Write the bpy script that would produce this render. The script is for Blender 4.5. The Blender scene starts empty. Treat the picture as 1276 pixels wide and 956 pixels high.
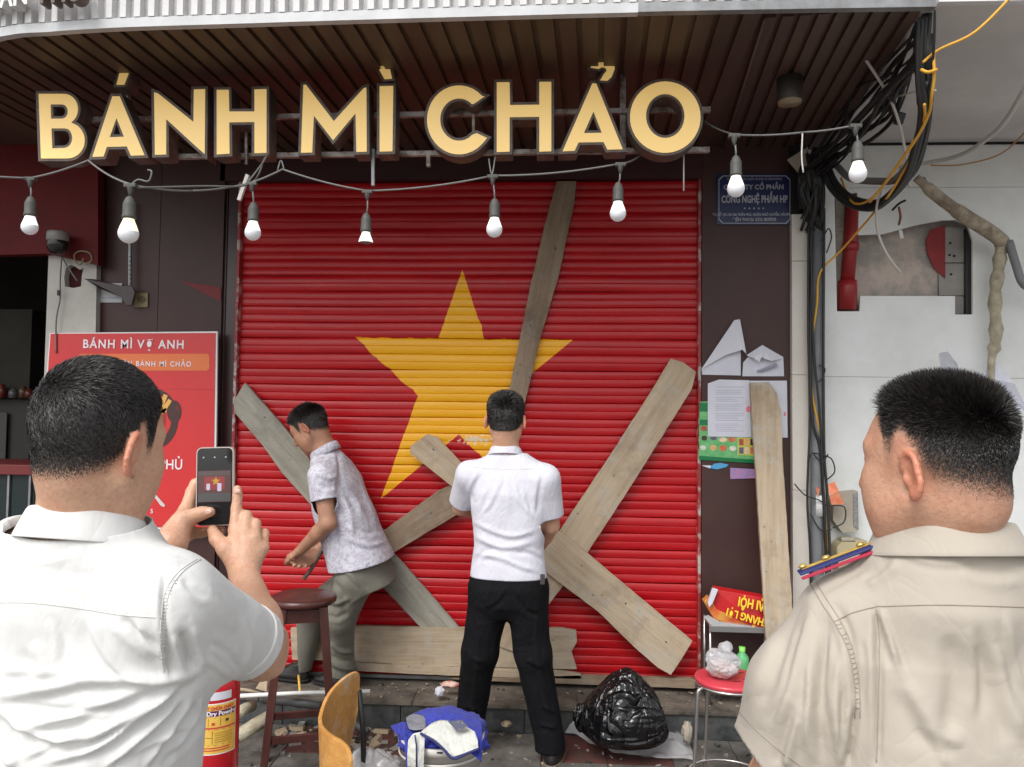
import bpy, bmesh, math, random
import numpy as np
from mathutils import Vector, Matrix
random.seed(7); np.random.seed(7)
SC = bpy.context.scene
COL = SC.collection
R = math.radians

# ------------------------------------------------------------------ camera
CAM = Vector((0.0, 0.0, 1.57))
F = 950.0
PITCH, YAW, ROLL = R(2.4), R(3.3), 0.012
ROT = Matrix.Rotation(YAW, 3, 'Z') @ Matrix.Rotation(math.pi/2+PITCH, 3, 'X') @ Matrix.Rotation(ROLL, 3, 'Z')
cd = bpy.data.cameras.new('camera'); cam = bpy.data.objects.new('camera', cd); COL.objects.link(cam)
cam.matrix_world = Matrix.Translation(CAM) @ ROT.to_4x4()
cd.sensor_width = 36; cd.lens = 36*F/1276; cd.clip_start = 0.05; cd.clip_end = 400
SC.camera = cam

# ------------------------------------------------------------------ daylight (overcast)
SUN_EL, SUN_AZ = 50, 205
w = bpy.data.worlds.new('World'); SC.world = w; w.use_nodes = True
nt = w.node_tree; nt.nodes.clear()
sky = nt.nodes.new('ShaderNodeTexSky'); sky.sky_type = 'NISHITA'; sky.sun_disc = False
sky.sun_elevation = R(SUN_EL); sky.sun_rotation = R(SUN_AZ); sky.air_density = 1.0; sky.dust_density = 3.0
hs = nt.nodes.new('ShaderNodeHueSaturation'); hs.inputs['Saturation'].default_value = 0.22
bg = nt.nodes.new('ShaderNodeBackground'); bg.inputs['Strength'].default_value = 0.15
wo = nt.nodes.new('ShaderNodeOutputWorld')
nt.links.new(sky.outputs[0], hs.inputs['Color']); nt.links.new(hs.outputs[0], bg.inputs[0]); nt.links.new(bg.outputs[0], wo.inputs[0])
sl = bpy.data.lights.new('sun', 'SUN'); sl.energy = 1.0; sl.angle = R(25); sl.color = (1, .97, .93)
so = bpy.data.objects.new('sun', sl); COL.objects.link(so)
az = R(SUN_AZ)   # the sun stands behind the camera, a little to one side
sd = Vector((math.sin(az)*math.cos(R(SUN_EL)), math.cos(az)*math.cos(R(SUN_EL)), math.sin(R(SUN_EL))))
so.rotation_euler = (-sd).to_track_quat('-Z', 'Y').to_euler()
SC.view_settings.view_transform = 'Standard'; SC.view_settings.look = 'None'
SC.view_settings.gamma = 1.0; SC.view_settings.exposure = 0.62

# ------------------------------------------------------------------ helpers
def ray(px, py):
    return (ROT @ Vector(((px-638)/F, -(py-478)/F, -1.0)))
def at(px, py, Y):
    d = ray(px, py); return CAM + d*(Y/d.y)
def atz(px, py, z):
    d = ray(px, py); return CAM + d*((z-CAM.z)/d.z)
def proj(V):
    """world points (n,3) -> photo pixels (n,2)"""
    M = np.array(ROT.transposed()); q = (np.asarray(V)-np.array(CAM)) @ M.T
    return np.stack([638+F*q[:, 0]/-q[:, 2], 478-F*q[:, 1]/-q[:, 2]], 1)

def tag(o, label=None, cat=None, group=None, kind=None):
    if label: o['label'] = label
    if cat: o['category'] = cat
    if group: o['group'] = group
    if kind: o['kind'] = kind
    return o
def thing(name, label, cat, loc=(0, 0, 0), rz=0, group=None):
    o = bpy.data.objects.new(name, None); COL.objects.link(o); o.location = loc; o.rotation_euler = (0, 0, rz)
    o.empty_display_size = .05
    return tag(o, label, cat, group)
def link(name, me, parent=None, world=True):
    o = bpy.data.objects.new(name, me); COL.objects.link(o)
    if parent is not None:
        o.parent = parent
        if world:
            M = Matrix.Identity(4); p = parent
            while p is not None:
                M = Matrix.LocRotScale(p.location, p.rotation_euler, p.scale) @ M if p.parent is None else (p.matrix_parent_inverse @ Matrix.LocRotScale(p.location, p.rotation_euler, p.scale)) @ M
                p = p.parent
            o.matrix_parent_inverse = M.inverted()
    return o
def setmat(me, m):
    ms = m if isinstance(m, (list, tuple)) else [m]
    for x in ms: me.materials.append(x)
def npmesh(name, V, Fq, m, parent=None, smooth=True, world=True):
    me = bpy.data.meshes.new(name); V = np.asarray(V, dtype=np.float32); Fq = np.asarray(Fq, dtype=np.int32)
    n, k = Fq.shape
    me.vertices.add(len(V)); me.vertices.foreach_set('co', V.ravel())
    me.loops.add(n*k); me.loops.foreach_set('vertex_index', Fq.ravel())
    me.polygons.add(n); me.polygons.foreach_set('loop_start', np.arange(0, n*k, k, dtype=np.int32))
    me.polygons.foreach_set('loop_total', np.full(n, k, dtype=np.int32))
    me.update(calc_edges=True); me.validate()
    me.polygons.foreach_set('use_smooth', np.full(len(me.polygons), smooth))
    setmat(me, m)
    return link(name, me, parent, world)

class MB:
    def __init__(s): s.v = []; s.f = []; s.m = []; s.sm = []
    def add(s, vs, fs, mi=0, smooth=False):
        n = len(s.v); s.v += [tuple(v) for v in vs]
        for f in fs: s.f.append(tuple(i+n for i in f)); s.m.append(mi); s.sm.append(smooth)
        return s
    def box(s, c, d, M=None, mi=0):
        c = Vector(c); vs = []
        for z in (-.5, .5):
            for x, y in ((-.5, -.5), (.5, -.5), (.5, .5), (-.5, .5)):
                q = Vector((x*d[0], y*d[1], z*d[2]));
                if M is not None: q = M @ q
                vs.append(c+q)
        return s.add(vs, [(3, 2, 1, 0), (4, 5, 6, 7), (0, 1, 5, 4), (1, 2, 6, 5), (2, 3, 7, 6), (3, 0, 4, 7)], mi)
    def b2(s, lo, hi, mi=0):
        lo, hi = Vector(lo), Vector(hi); return s.box((lo+hi)/2, hi-lo, None, mi)
    def prism(s, pts, dirv, mi=0):
        n = len(pts); d = Vector(dirv); P = [Vector(p) for p in pts]
        nrm = Vector((0, 0, 0))
        for i in range(n): nrm += P[i].cross(P[(i+1) % n])
        if nrm.dot(d) > 0: P = P[::-1]
        vs = P+[p+d for p in P]
        fs = [tuple(range(n)), tuple(range(2*n-1, n-1, -1))]+[((i+1) % n, i, i+n, (i+1) % n+n) for i in range(n)]
        return s.add(vs, fs, mi)
    def tube(s, pts, r, n=8, mi=0, cap=True):
        P = [Vector(p) for p in pts]; rs = r if isinstance(r, (list, tuple)) else [r]*len(P)
        vs = []; up = None
        for i, p in enumerate(P):
            t = (P[min(i+1, len(P)-1)]-P[max(i-1, 0)]).normalized()
            if up is None: up = t.orthogonal().normalized()
            else:
                up = (up-t*up.dot(t)); up = up.normalized() if up.length > 1e-6 else t.orthogonal().normalized()
            b = t.cross(up)
            for k in range(n):
                a = 2*math.pi*k/n; vs.append(p+(up*math.cos(a)+b*math.sin(a))*rs[i])
        fs = [(i*n+k, i*n+(k+1) % n, (i+1)*n+(k+1) % n, (i+1)*n+k) for i in range(len(P)-1) for k in range(n)]
        if cap: fs += [tuple(range(n-1, -1, -1)), tuple(range((len(P)-1)*n, len(P)*n))]
        return s.add(vs, fs, mi, True)
    def lathe(s, prof, c=(0, 0, 0), n=24, mi=0, M=None, smooth=True):
        vs = []; c = Vector(c)
        for r, z in prof:
            for k in range(n):
                a = 2*math.pi*k/n; q = Vector((r*math.cos(a), r*math.sin(a), z))
                if M is not None: q = M @ q
                vs.append(c+q)
        m = len(prof)
        fs = [(i*n+k, i*n+(k+1) % n, (i+1)*n+(k+1) % n, (i+1)*n+k) for i in range(m-1) for k in range(n)]
        return s.add(vs, fs, mi, smooth)
    def build(s, name, m, parent=None, bevel=0, label=None, world=True):
        me = bpy.data.meshes.new(name); me.from_pydata(s.v, [], s.f)
        me.polygons.foreach_set('material_index', s.m); me.polygons.foreach_set('use_smooth', s.sm)
        if bevel:
            bm = bmesh.new(); bm.from_mesh(me); bmesh.ops.remove_doubles(bm, verts=bm.verts, dist=1e-6)
            bmesh.ops.bevel(bm, geom=[e for e in bm.edges if len(e.link_faces) == 2 and e.calc_face_angle(0) > .5], offset=bevel, segments=2, affect='EDGES', profile=.6)
            bm.to_mesh(me); bm.free()
        setmat(me, m); me.update()
        o = link(name, me, parent, world)
        if label: o['label'] = label
        return o

def smooth_path(pts, n=6):
    """Catmull-Rom through points"""
    P = [Vector(p) for p in pts]; out = []
    for i in range(len(P)-1):
        a, b, c, d = P[max(i-1, 0)], P[i], P[i+1], P[min(i+2, len(P)-1)]
        for k in range(n):
            t = k/n
            out.append(.5*((2*b)+(c-a)*t+(2*a-5*b+4*c-d)*t*t+(3*b-3*c+d-a)*t**3))
    out.append(P[-1]); return out

def poly2mesh(loops, depth):
    """closed 2-D loops (first outer, others holes or more outers) -> extruded mesh data in XZ, front at y=0"""
    c = bpy.data.curves.new('tmp', 'CURVE'); c.dimensions = '2D'; c.fill_mode = 'BOTH'; c.extrude = depth/2
    for L in loops:
        s = c.splines.new('POLY'); s.points.add(len(L)-1)
        for i, (x, y) in enumerate(L): s.points[i].co = (x, y, 0, 1)
        s.use_cyclic_u = True
    o = bpy.data.objects.new('tmp', c); me = bpy.data.meshes.new_from_object(o)
    bpy.data.objects.remove(o); bpy.data.curves.remove(c)
    n = len(me.vertices); co = np.empty(n*3, np.float32); me.vertices.foreach_get('co', co); co = co.reshape(-1, 3)
    out = np.stack([co[:, 0], depth/2-co[:, 2], co[:, 1]], 1); me.vertices.foreach_set('co', out.astype(np.float32).ravel())
    me.update(); return me
def pxloops(loops, Y):
    return [[(at(x, y, Y).x, at(x, y, Y).z) for x, y in L] for L in loops]
def slab(name, loops, Y, depth, m, parent=None, label=None):
    """photo-pixel outline(s) standing at wall distance Y, given real thickness"""
    me = poly2mesh(pxloops(loops, Y), depth); me.name = name; setmat(me, m)
    o = link(name, me, parent, False); 
    if parent is not None:
        o.location = -Vector(parent.location)
        o.location += Vector((0, Y, 0))
    else: o.location = (0, Y, 0)
    if label: o['label'] = label
    return o
FONTC = {}
def text(body, size, m, name='lettering', parent=None, M=None, depth=.001, align='CENTER', bold=0, sx=1.0, sp=1.0):
    """flat lettering: local x right, y up -> placed with matrix M (world)"""
    c = bpy.data.curves.new('t', 'FONT'); c.body = body; c.size = size; c.extrude = depth; c.align_x = align; c.offset = bold*size
    c.space_character = sp; c.resolution_u = 3
    o = bpy.data.objects.new('t', c); me = bpy.data.meshes.new_from_object(o); bpy.data.objects.remove(o)
    if sx != 1: me.transform(Matrix.Diagonal((sx, 1, 1, 1)))
    if len(me.materials): me.materials.clear()
    setmat(me, m); me.name = name
    if M is not None: me.transform(M)
    return link(name, me, parent, True)
def wallM(px, py, Y, rot=0):
    p = at(px, py, Y)
    return Matrix.Translation(p) @ Matrix.Rotation(rot, 4, 'Y') @ Matrix.Rotation(math.pi/2, 4, 'X')

# ------------------------------------------------------------------ materials
def lin(c):
    return tuple(((x/255)/12.92 if x/255 <= .04045 else ((x/255+.055)/1.055)**2.4) for x in c)
def mat(name, c, rough=.6, c2=None, scale=8.0, detail=6, bump=0, bscale=60, metal=0, spec=.5, sx=(1, 1, 1), contrast=(.35, .65), coords='Object', sss=0, alpha=None, trans=0, sheen=0, coat=0, emit=None, es=0):
    m = bpy.data.materials.new(name); m.use_nodes = True; nt = m.node_tree; b = nt.nodes['Principled BSDF']
    b.inputs['Base Color'].default_value = (*c, 1); b.inputs['Roughness'].default_value = rough
    b.inputs['Metallic'].default_value = metal; b.inputs['Specular IOR Level'].default_value = spec
    if trans: b.inputs['Transmission Weight'].default_value = trans
    if sheen: b.inputs['Sheen Weight'].default_value = sheen
    if coat: b.inputs['Coat Weight'].default_value = coat; b.inputs['Coat Roughness'].default_value = .08
    if sss:
        b.inputs['Subsurface Weight'].default_value = sss; b.inputs['Subsurface Scale'].default_value = .012
        b.inputs['Subsurface Radius'].default_value = (1, .35, .2)
    if alpha is not None: b.inputs['Alpha'].default_value = alpha
    if emit: b.inputs['Emission Color'].default_value = (*emit, 1); b.inputs['Emission Strength'].default_value = es
    if c2 is not None or bump:
        tc = nt.nodes.new('ShaderNodeTexCoord'); mp = nt.nodes.new('ShaderNodeMapping'); mp.inputs['Scale'].default_value = sx
        nt.links.new(tc.outputs[coords], mp.inputs[0])
    if c2 is not None:
        nz = nt.nodes.new('ShaderNodeTexNoise'); nz.inputs['Scale'].default_value = scale; nz.inputs['Detail'].default_value = detail
        nz.inputs['Roughness'].default_value = .65
        nt.links.new(mp.outputs[0], nz.inputs['Vector'])
        cr = nt.nodes.new('ShaderNodeValToRGB'); cr.color_ramp.elements[0].position = contrast[0]; cr.color_ramp.elements[1].position = contrast[1]
        cr.color_ramp.elements[0].color = (*c, 1); cr.color_ramp.elements[1].color = (*c2, 1)
        nt.links.new(nz.outputs['Fac'], cr.inputs[0]); nt.links.new(cr.outputs[0], b.inputs['Base Color'])
    if bump:
        n2 = nt.nodes.new('ShaderNodeTexNoise'); n2.inputs['Scale'].default_value = bscale; n2.inputs['Detail'].default_value = 5
        nt.links.new(mp.outputs[0], n2.inputs['Vector'])
        bp = nt.nodes.new('ShaderNodeBump'); bp.inputs['Strength'].default_value = bump; bp.inputs['Distance'].default_value = .01
        nt.links.new(n2.outputs['Fac'], bp.inputs['Height']); nt.links.new(bp.outputs[0], b.inputs['Normal'])
    return m
class NB:
    """tiny node-graph builder"""
    def __init__(s, m): s.nt = m.node_tree; s.b = s.nt.nodes['Principled BSDF']
    def n(s, t, **kw):
        x = s.nt.nodes.new(t)
        for k, v in kw.items(): setattr(x, k, v)
        return x
    def l(s, a, b): s.nt.links.new(a, b)
    def math(s, op, a, b=None, c=None):
        x = s.n('ShaderNodeMath', operation=op)
        for i, v in enumerate((a, b, c)):
            if v is None: continue
            if isinstance(v, (int, float)): x.inputs[i].default_value = v
            else: s.l(v, x.inputs[i])
        return x.outputs[0]
    def noise(s, vec, scale, detail=4, rough=.6):
        x = s.n('ShaderNodeTexNoise'); x.inputs['Scale'].default_value = scale; x.inputs['Detail'].default_value = detail; x.inputs['Roughness'].default_value = rough
        if vec is not None: s.l(vec, x.inputs['Vector'])
        return x.outputs['Fac']
    def ramp(s, fac, stops, interp='LINEAR'):
        x = s.n('ShaderNodeValToRGB'); x.color_ramp.interpolation = interp
        e = x.color_ramp.elements
        while len(e) < len(stops): e.new(.5)
        for i, (p, c) in enumerate(stops): e[i].position = p; e[i].color = (*c, 1) if len(c) == 3 else c
        s.l(fac, x.inputs[0]); return x.outputs[0]
    def mix(s, fac, a, b, mode='MIX'):
        x = s.n('ShaderNodeMix', data_type='RGBA', blend_type=mode)
        for i, v in ((0, fac), (6, a), (7, b)):
            if isinstance(v, (int, float)): x.inputs[i].default_value = v
            elif isinstance(v, tuple): x.inputs[i].default_value = (*v, 1) if len(v) == 3 else v
            else: s.l(v, x.inputs[i])
        return x.outputs[2]
    def bump(s, h, strength=.3, dist=.01):
        x = s.n('ShaderNodeBump'); x.inputs['Strength'].default_value = strength; x.inputs['Distance'].default_value = dist
        s.l(h, x.inputs['Height']); s.l(x.outputs[0], s.b.inputs['Normal'])
M_ = {}
def newm(name, rough=.5, spec=.5):
    m = bpy.data.materials.new(name); m.use_nodes = True; b = m.node_tree.nodes['Principled BSDF']
    b.inputs['Roughness'].default_value = rough; b.inputs['Specular IOR Level'].default_value = spec
    return m
def wood_mat(name, c1, c2, c3, rough=.75, scale=1.0):
    """grain along local X of the object"""
    m = newm(name, rough, .3); g = NB(m)
    tc = g.n('ShaderNodeTexCoord'); oi = g.n('ShaderNodeObjectInfo')
    ad = g.n('ShaderNodeVectorMath', operation='ADD'); g.l(tc.outputs['Object'], ad.inputs[0])
    mu = g.math('MULTIPLY', oi.outputs['Random'], 37.0); cb = g.n('ShaderNodeCombineXYZ'); g.l(mu, cb.inputs[0]); g.l(mu, cb.inputs[1]); g.l(cb.outputs[0], ad.inputs[1])
    mp = g.n('ShaderNodeMapping'); mp.inputs['Scale'].default_value = (1.2*scale, 14*scale, 14*scale); g.l(ad.outputs[0], mp.inputs[0])
    mp2 = g.n('ShaderNodeMapping'); mp2.inputs['Scale'].default_value = (3*scale, 90*scale, 90*scale); g.l(ad.outputs[0], mp2.inputs[0])
    n1 = g.noise(mp.outputs[0], 1.6, 8, .62); n2 = g.noise(mp2.outputs[0], 1.5, 6, .7); n3 = g.noise(ad.outputs[0], 5*scale, 6, .7)
    s = g.math('ADD', g.math('MULTIPLY', n1, .55), g.math('ADD', g.math('MULTIPLY', n2, .25), g.math('MULTIPLY', n3, .2)))
    col = g.ramp(s, [(.36, c1), (.5, c2), (.64, c3)])
    sp = g.ramp(g.noise(ad.outputs[0], 28*scale, 3, .5), [(.70, (0, 0, 0)), (.76, (.8, .8, .8))])
    st_ = g.noise(ad.outputs[0], 2.6, 7, .7)
    col = g.mix(g.ramp(st_, [(.50, (0, 0, 0)), (.68, (.65, .65, .65))]), col, tuple(x*.62 for x in c1))
    gr_ = g.noise(ad.outputs[0], 7, 6, .75)
    col = g.mix(g.ramp(gr_, [(.52, (0, 0, 0)), (.66, (.55, .55, .55))]), col, (c2[0]*.95, c2[0]*.93, c2[0]*.86))
    col = g.mix(sp, col, tuple(x*.55 for x in c1))
    g.l(col, g.b.inputs['Base Color'])
    g.bump(g.math('ADD', n2, g.math('MULTIPLY', n1, .6)), .6, .005)
    return m
# ================================================================== structure
YW = 4.15            # shop wall plane
SOF = 3.02           # height of the canopy underside
m_white_metal = mat('white_metal', (.62, .63, .64), .4, (.45, .46, .47), 3, bump=.05)
m_rib = mat('ribbed_metal', (.33, .325, .32), .45, (.50, .49, .48), 6, metal=.0, contrast=(.3, .6))
m_grey_metal = mat('grey_metal', (.30, .31, .32), .45, (.20, .20, .20), 12, metal=.4)
m_soffit = mat('soffit_laminate', (.055, .030, .020), .5, (.092, .052, .035), 5, sx=(1, .12, 1), bump=.03)
m_black = mat('black_void', (.012, .010, .010), .9)
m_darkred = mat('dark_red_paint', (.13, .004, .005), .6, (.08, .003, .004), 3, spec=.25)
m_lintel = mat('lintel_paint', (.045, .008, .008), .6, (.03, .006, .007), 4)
m_cream = mat('cream_tile', (.66, .62, .56), .35, (.60, .56, .50), 2.5)
m_rust = mat('galvanised', (.34, .31, .29), .55, (.12, .07, .05), 18, metal=.35, contrast=(.45, .62))
m_conc = mat('concrete', (.19, .175, .155), .9, (.29, .265, .235), 6, bump=.5, bscale=45)
m_white_paint = mat('white_paint', (.66, .66, .66), .6)
m_cable = mat('black_cable', (.02, .02, .02), .5)
m_cablegrey = mat('grey_cable', (.16, .16, .155), .55)
m_yellow_cable = mat('yellow_cable', (.75, .40, .04), .5)
m_whitecable = mat('white_cable', (.6, .58, .54), .5)

# ---- ground
pavement = None
g = MB(); g.add([(-60, -60, -.012), (60, -60, -.012), (60, 60, -.012), (-60, 60, -.012)], [(0, 1, 2, 3)])
m_ground = mat('street_ground', (.15, .14, .13), .85, (.24, .225, .21), 3, bump=.3, coords='Object')
gr = tag(g.build('ground', m_ground), kind='structure')
m_tred = mat('tile_red', (.13, .035, .028), .75, (.055, .032, .027), 7, bump=.35, bscale=80)
m_tgrey = mat('tile_grey', (.055, .05, .043), .8, (.155, .145, .13), 7, bump=.35, bscale=80)
pv = MB(); pv.b2((-3.2, 1.9, -.011), (3.4, 3.838, -.004)); pave = tag(pv.build('pavement', mat('grout', (.06, .055, .05), .95, (.12, .11, .1), 20, bump=.4)), kind='structure')
tile_me = {}
for key, mm in (('r', m_tred), ('g', m_tgrey)):
    b = MB(); b.box((0, 0, 0), (.296, .296, .012)); o = b.build('paving_tile', mm, None, .003); tile_me[key] = o.data; bpy.data.objects.remove(o)
rng = random.Random(5)
for i in range(16):
    for j in range(5):
        x = -2.3+.3*i; y = 3.68-.3*j
        red = ((i+j) % 4 in (0, 1) and j % 2 == 0) or (j % 2 == 1 and i % 4 == 2)
        o = bpy.data.objects.new('paving_tile', tile_me['r' if red else 'g']); COL.objects.link(o); o.parent = pave
        o.location = (x, y, rng.uniform(-.0012, .0012)-.002); o.rotation_euler = (rng.uniform(-.004, .004), rng.uniform(-.004, .004), rng.uniform(-.006, .006))

# ---- stone step below the shutter
m_step = mat('dark_granite', (.030, .033, .035), .45, (.075, .078, .075), 22, bump=.15, bscale=30)
m_stepdirt = mat('dirty_cement', (.035, .03, .025), .95, (.15, .125, .10), 8, bump=.8, bscale=35, contrast=(.3, .6))
st = MB(); st.b2((-3.2, 3.86, -.02), (3.4, 4.6, .135)); step = tag(st.build('doorstep', m_stepdirt), kind='structure')
x = -3.2; k = 0
while x < 3.3:
    wd = [.62, .58, .64, .6][k % 4]
    b = MB(); b.b2((x+.002, 3.838, -.002), (x+wd-.002, 3.862, .118)); b.build('riser_stone', m_step, step, .002); x += wd; k += 1
x = -3.2; k = 0
while x < 3.3:
    wd = [.82, .9, .78][k % 3]
    b = MB(); b.b2((x+.002, 3.826, .119), (x+wd-.002, 4.02, .140+.003*(k % 2))); b.build('edge_slab', m_stepdirt, step, .004); x += wd; k += 1

# ---- the roller shutter
m_sh = newm('shutter_paint', .3, .42); g = NB(m_sh)
geo = g.n('ShaderNodeNewGeometry'); sep = g.n('ShaderNodeSeparateXYZ'); g.l(geo.outputs['Position'], sep.inputs[0])
nzv = g.noise(geo.outputs['Position'], 9, 3); jit = g.math('MULTIPLY', g.math('SUBTRACT', nzv, .5), .03)
PX = g.math('ADD', sep.outputs['X'], jit); PZ = g.math('ADD', sep.outputs['Z'], jit)
star = [at(x, y, YW-.03) for x, y in ((576, 335), (714, 423), (671, 636), (474, 622), (441, 420))]
cen = sum((Vector(p) for p in star), Vector())/5
tot = None
for i in range(5):
    a, b = star[i], star[(i+2) % 5]
    d = Vector((b.x-a.x, 0, b.z-a.z)); n = Vector((-d.z, 0, d.x)).normalized()
    if (cen-a).dot(n) < 0: n = -n
    dd = g.math('ADD', g.math('MULTIPLY', PX, n.x), g.math('MULTIPLY', PZ, n.z))
    t = g.math('GREATER_THAN', dd, a.x*n.x+a.z*n.z)
    tot = t if tot is None else g.math('ADD', tot, t)
isstar = g.math('GREATER_THAN', tot, 3.5)
mp = g.n('ShaderNodeMapping'); mp.inputs['Scale'].default_value = (.8, 1, 9); g.l(geo.outputs['Position'], mp.inputs[0])
oi = g.n('ShaderNodeObjectInfo')
band = g.noise(mp.outputs[0], 3.0, 5, .65)
red = g.mix(g.ramp(band, [(.35, (0, 0, 0)), (.7, (1, 1, 1))]), (.41, .004, .009), (.53, .009, .014))
yel = g.mix(g.ramp(band, [(.35, (0, 0, 0)), (.7, (1, 1, 1))]), (.88, .41, .006), (.92, .47, .015))
col = g.mix(isstar, red, yel)
dust = g.ramp(g.noise(mp.outputs[0], 14, 6, .7), [(.60, (0, 0, 0)), (.78, (.22, .22, .22))])
col = g.mix(dust, col, (.40, .22, .2))
# flaked pale patch at the inner corner of the star
fp = at(592, 548, YW-.03); vd = g.n('ShaderNodeVectorMath', operation='SUBTRACT'); g.l(geo.outputs['Position'], vd.inputs[0]); vd.inputs[1].default_value = fp
vs_ = g.n('ShaderNodeVectorMath', operation='MULTIPLY'); g.l(vd.outputs[0], vs_.inputs[0]); vs_.inputs[1].default_value = (9, 0, 42); vl = g.n('ShaderNodeVectorMath', operation='LENGTH'); g.l(vs_.outputs[0], vl.inputs[0])
fl_ = g.math('GREATER_THAN', g.math('SUBTRACT', g.noise(geo.outputs['Position'], 55, 4), g.math('MULTIPLY', vl.outputs['Value'], .22)), .36)
col = g.mix(fl_, col, (.75, .62, .42))
ch_ = g.math('GREATER_THAN', g.noise(geo.outputs['Position'], 38, 5, .7), .755); col = g.mix(ch_, col, (.42, .32, .28))
g.l(col, g.b.inputs['Base Color'])
g.l(g.math('ADD', g.math('MULTIPLY', g.noise(mp.outputs[0], 2.2, 4), .40), .12), g.b.inputs['Roughness'])
g.bump(g.noise(geo.outputs['Position'], 5, 3), .06, .01)
shutter = thing('roller_shutter', 'closed red steel roller shutter painted with a large yellow star', 'shutter', (0, YW, .15))
tl = at(299, 230, YW); br = at(866, 838, YW); bl = at(289, 838, YW); tr = at(869, 226, YW)
SX0, SX1, SZ0, SZ1 = bl.x-.0, tr.x, .165, tr.z
NS = 31; pitch = (SZ1-SZ0)/NS
prof = [(0, .0), (.016, .0), (.026, .0088), (.05, .0106), (.25, .0112), (.45, .0108), (.485, .0098), (.492, .0072), (.506, .0072), (.513, .0098), (.545, .0108), (.75, .0112), (.95, .0104), (.978, .0085), (.99, .0)]
bandtilt = random.Random(9)
slat_mes = []
for v in range(7):
    bt = [bandtilt.uniform(-.0026, .0034), bandtilt.uniform(-.0026, .0034)]
    nx = 30; V = []; rr = random.Random(v)
    ph = [rr.uniform(0, 6.28) for _ in range(4)]
    for i in range(nx+1):
        u = i/nx; wv = .0010*math.sin(9*u+ph[0])+.0007*math.sin(23*u+ph[1])+.0006*math.sin(51*u+ph[2])
        for (t, d) in prof: V.append((SX0+(SX1-SX0)*u, -d-(wv+bt[int(t >= .5)]*((t % .5)*4-1) if .02 < t < .98 else 0), t*pitch+.0012*math.sin(13*u+ph[3])))
    n = len(prof); Fs = [(i*n+j, (i+1)*n+j, (i+1)*n+j+1, i*n+j+1) for i in range(nx) for j in range(n-1)]
    me = bpy.data.meshes.new('shutter_slat'); me.from_pydata(V, [], Fs); setmat(me, m_sh)
    me.polygons.foreach_set('use_smooth', [True]*len(Fs)); me.update(); slat_mes.append(me)
rr = random.Random(3)
for i in range(NS):
    o = bpy.data.objects.new('shutter_slat', slat_mes[rr.randrange(7)]); COL.objects.link(o); o.parent = shutter
    o.location = (0, 0, SZ0+i*pitch-.15); o.rotation_euler = (rr.uniform(-.03, .03), 0, 0)
b = MB(); b.b2((SX0, YW-.024, .148), (SX1, YW+.004, .166)); b.build('bottom_rail', m_grey_metal, shutter, .002)
m_rail = mat('guide_rail', (.30, .03, .03), .5, (.5, .42, .38), 14, contrast=(.5, .6))
for xx in (SX0-.012, SX1+.004):
    b = MB(); b.b2((xx-.006, YW-.045, .15), (xx+.010, YW+.01, SZ1)); b.build('guide_rail', m_rail, shutter, .002)
b = MB(); b.b2((SX0-.3, YW+.012, .14), (SX1+.2, YW+.05, 3.3)); tag(b.build('wall_behind_shutter', m_black), 'dark wall hidden directly behind the red roller shutter', 'wall')
# lintel over the shutter
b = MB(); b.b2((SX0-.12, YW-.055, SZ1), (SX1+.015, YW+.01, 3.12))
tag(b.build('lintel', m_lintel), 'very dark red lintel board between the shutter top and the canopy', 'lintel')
m_gap = mat('old_plaster', (.30, .26, .21), .9, (.12, .06, .05), 30, contrast=(.45, .55))

# ---- walls beside the shutter
m_brown = mat('brown_panel', (.048, .022, .020), .42, (.070, .036, .032), 2.2, bump=.04, bscale=5, contrast=(.3, .7), spec=.3)
m_brown2 = mat('brown_reveal', (.028, .010, .010), .3, (.04, .014, .013), 3)
def X(px, py=500, Y=YW): return at(px, py, Y).x
wr0 = SX1+.016; wr1 = X(984, 500, 4.1)
wallr = thing('panel_wall', 'dark brown panelled wall strip carrying torn papers right of the shutter', 'wall', (wr0, 4.1, .14))
zs = [.14, .52, 3.14]
for a, c in zip(zs[:-1], zs[1:]):
    b = MB(); b.b2((wr0, 4.095, a+.0015), (wr1, 4.16, c-.0015)); b.build('wall_panel', m_brown, wallr, .0015)
b = MB(); b.b2((wr0+.002, 4.103, .14), (wr1-.002, 4.3, 3.14)); b.build('backing', m_black, wallr)
wl0 = X(118, 400, 4.1); wl1 = X(276, 400, 4.1)
walll = thing('panel_wall', 'dark brown panelled wall behind the red menu poster, left of the shutter', 'wall', (wl0, 4.1, 0))
for a, c in ((-.0, .45), (.45, 3.14)):
    b = MB(); b.b2((wl0, 4.095, a+.0015), ((wl0+wl1)/2-.001, 4.16, c-.0015)); b.build('wall_panel', m_brown, walll, .0015)
    b = MB(); b.b2(((wl0+wl1)/2+.001, 4.095, a+.0015), (wl1, 4.16, c-.0015)); b.build('wall_panel', m_brown, walll, .0015)
b = MB(); b.b2((wl0+.002, 4.103, -.01), (wl1-.002, 4.2, 3.14)); b.build('backing', m_black, walll)
b = MB(); b.b2((wl1, 4.112, 0), (SX0-.02, 4.18, 3.1)); b.b2((wl1+.012, 4.104, .2), (wl1+.016, 4.112, 2.95))
tag(b.build('reveal', m_brown2, None, .002), 'narrow blackish brown reveal strip along the left side of the shutter', 'wall')
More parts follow.
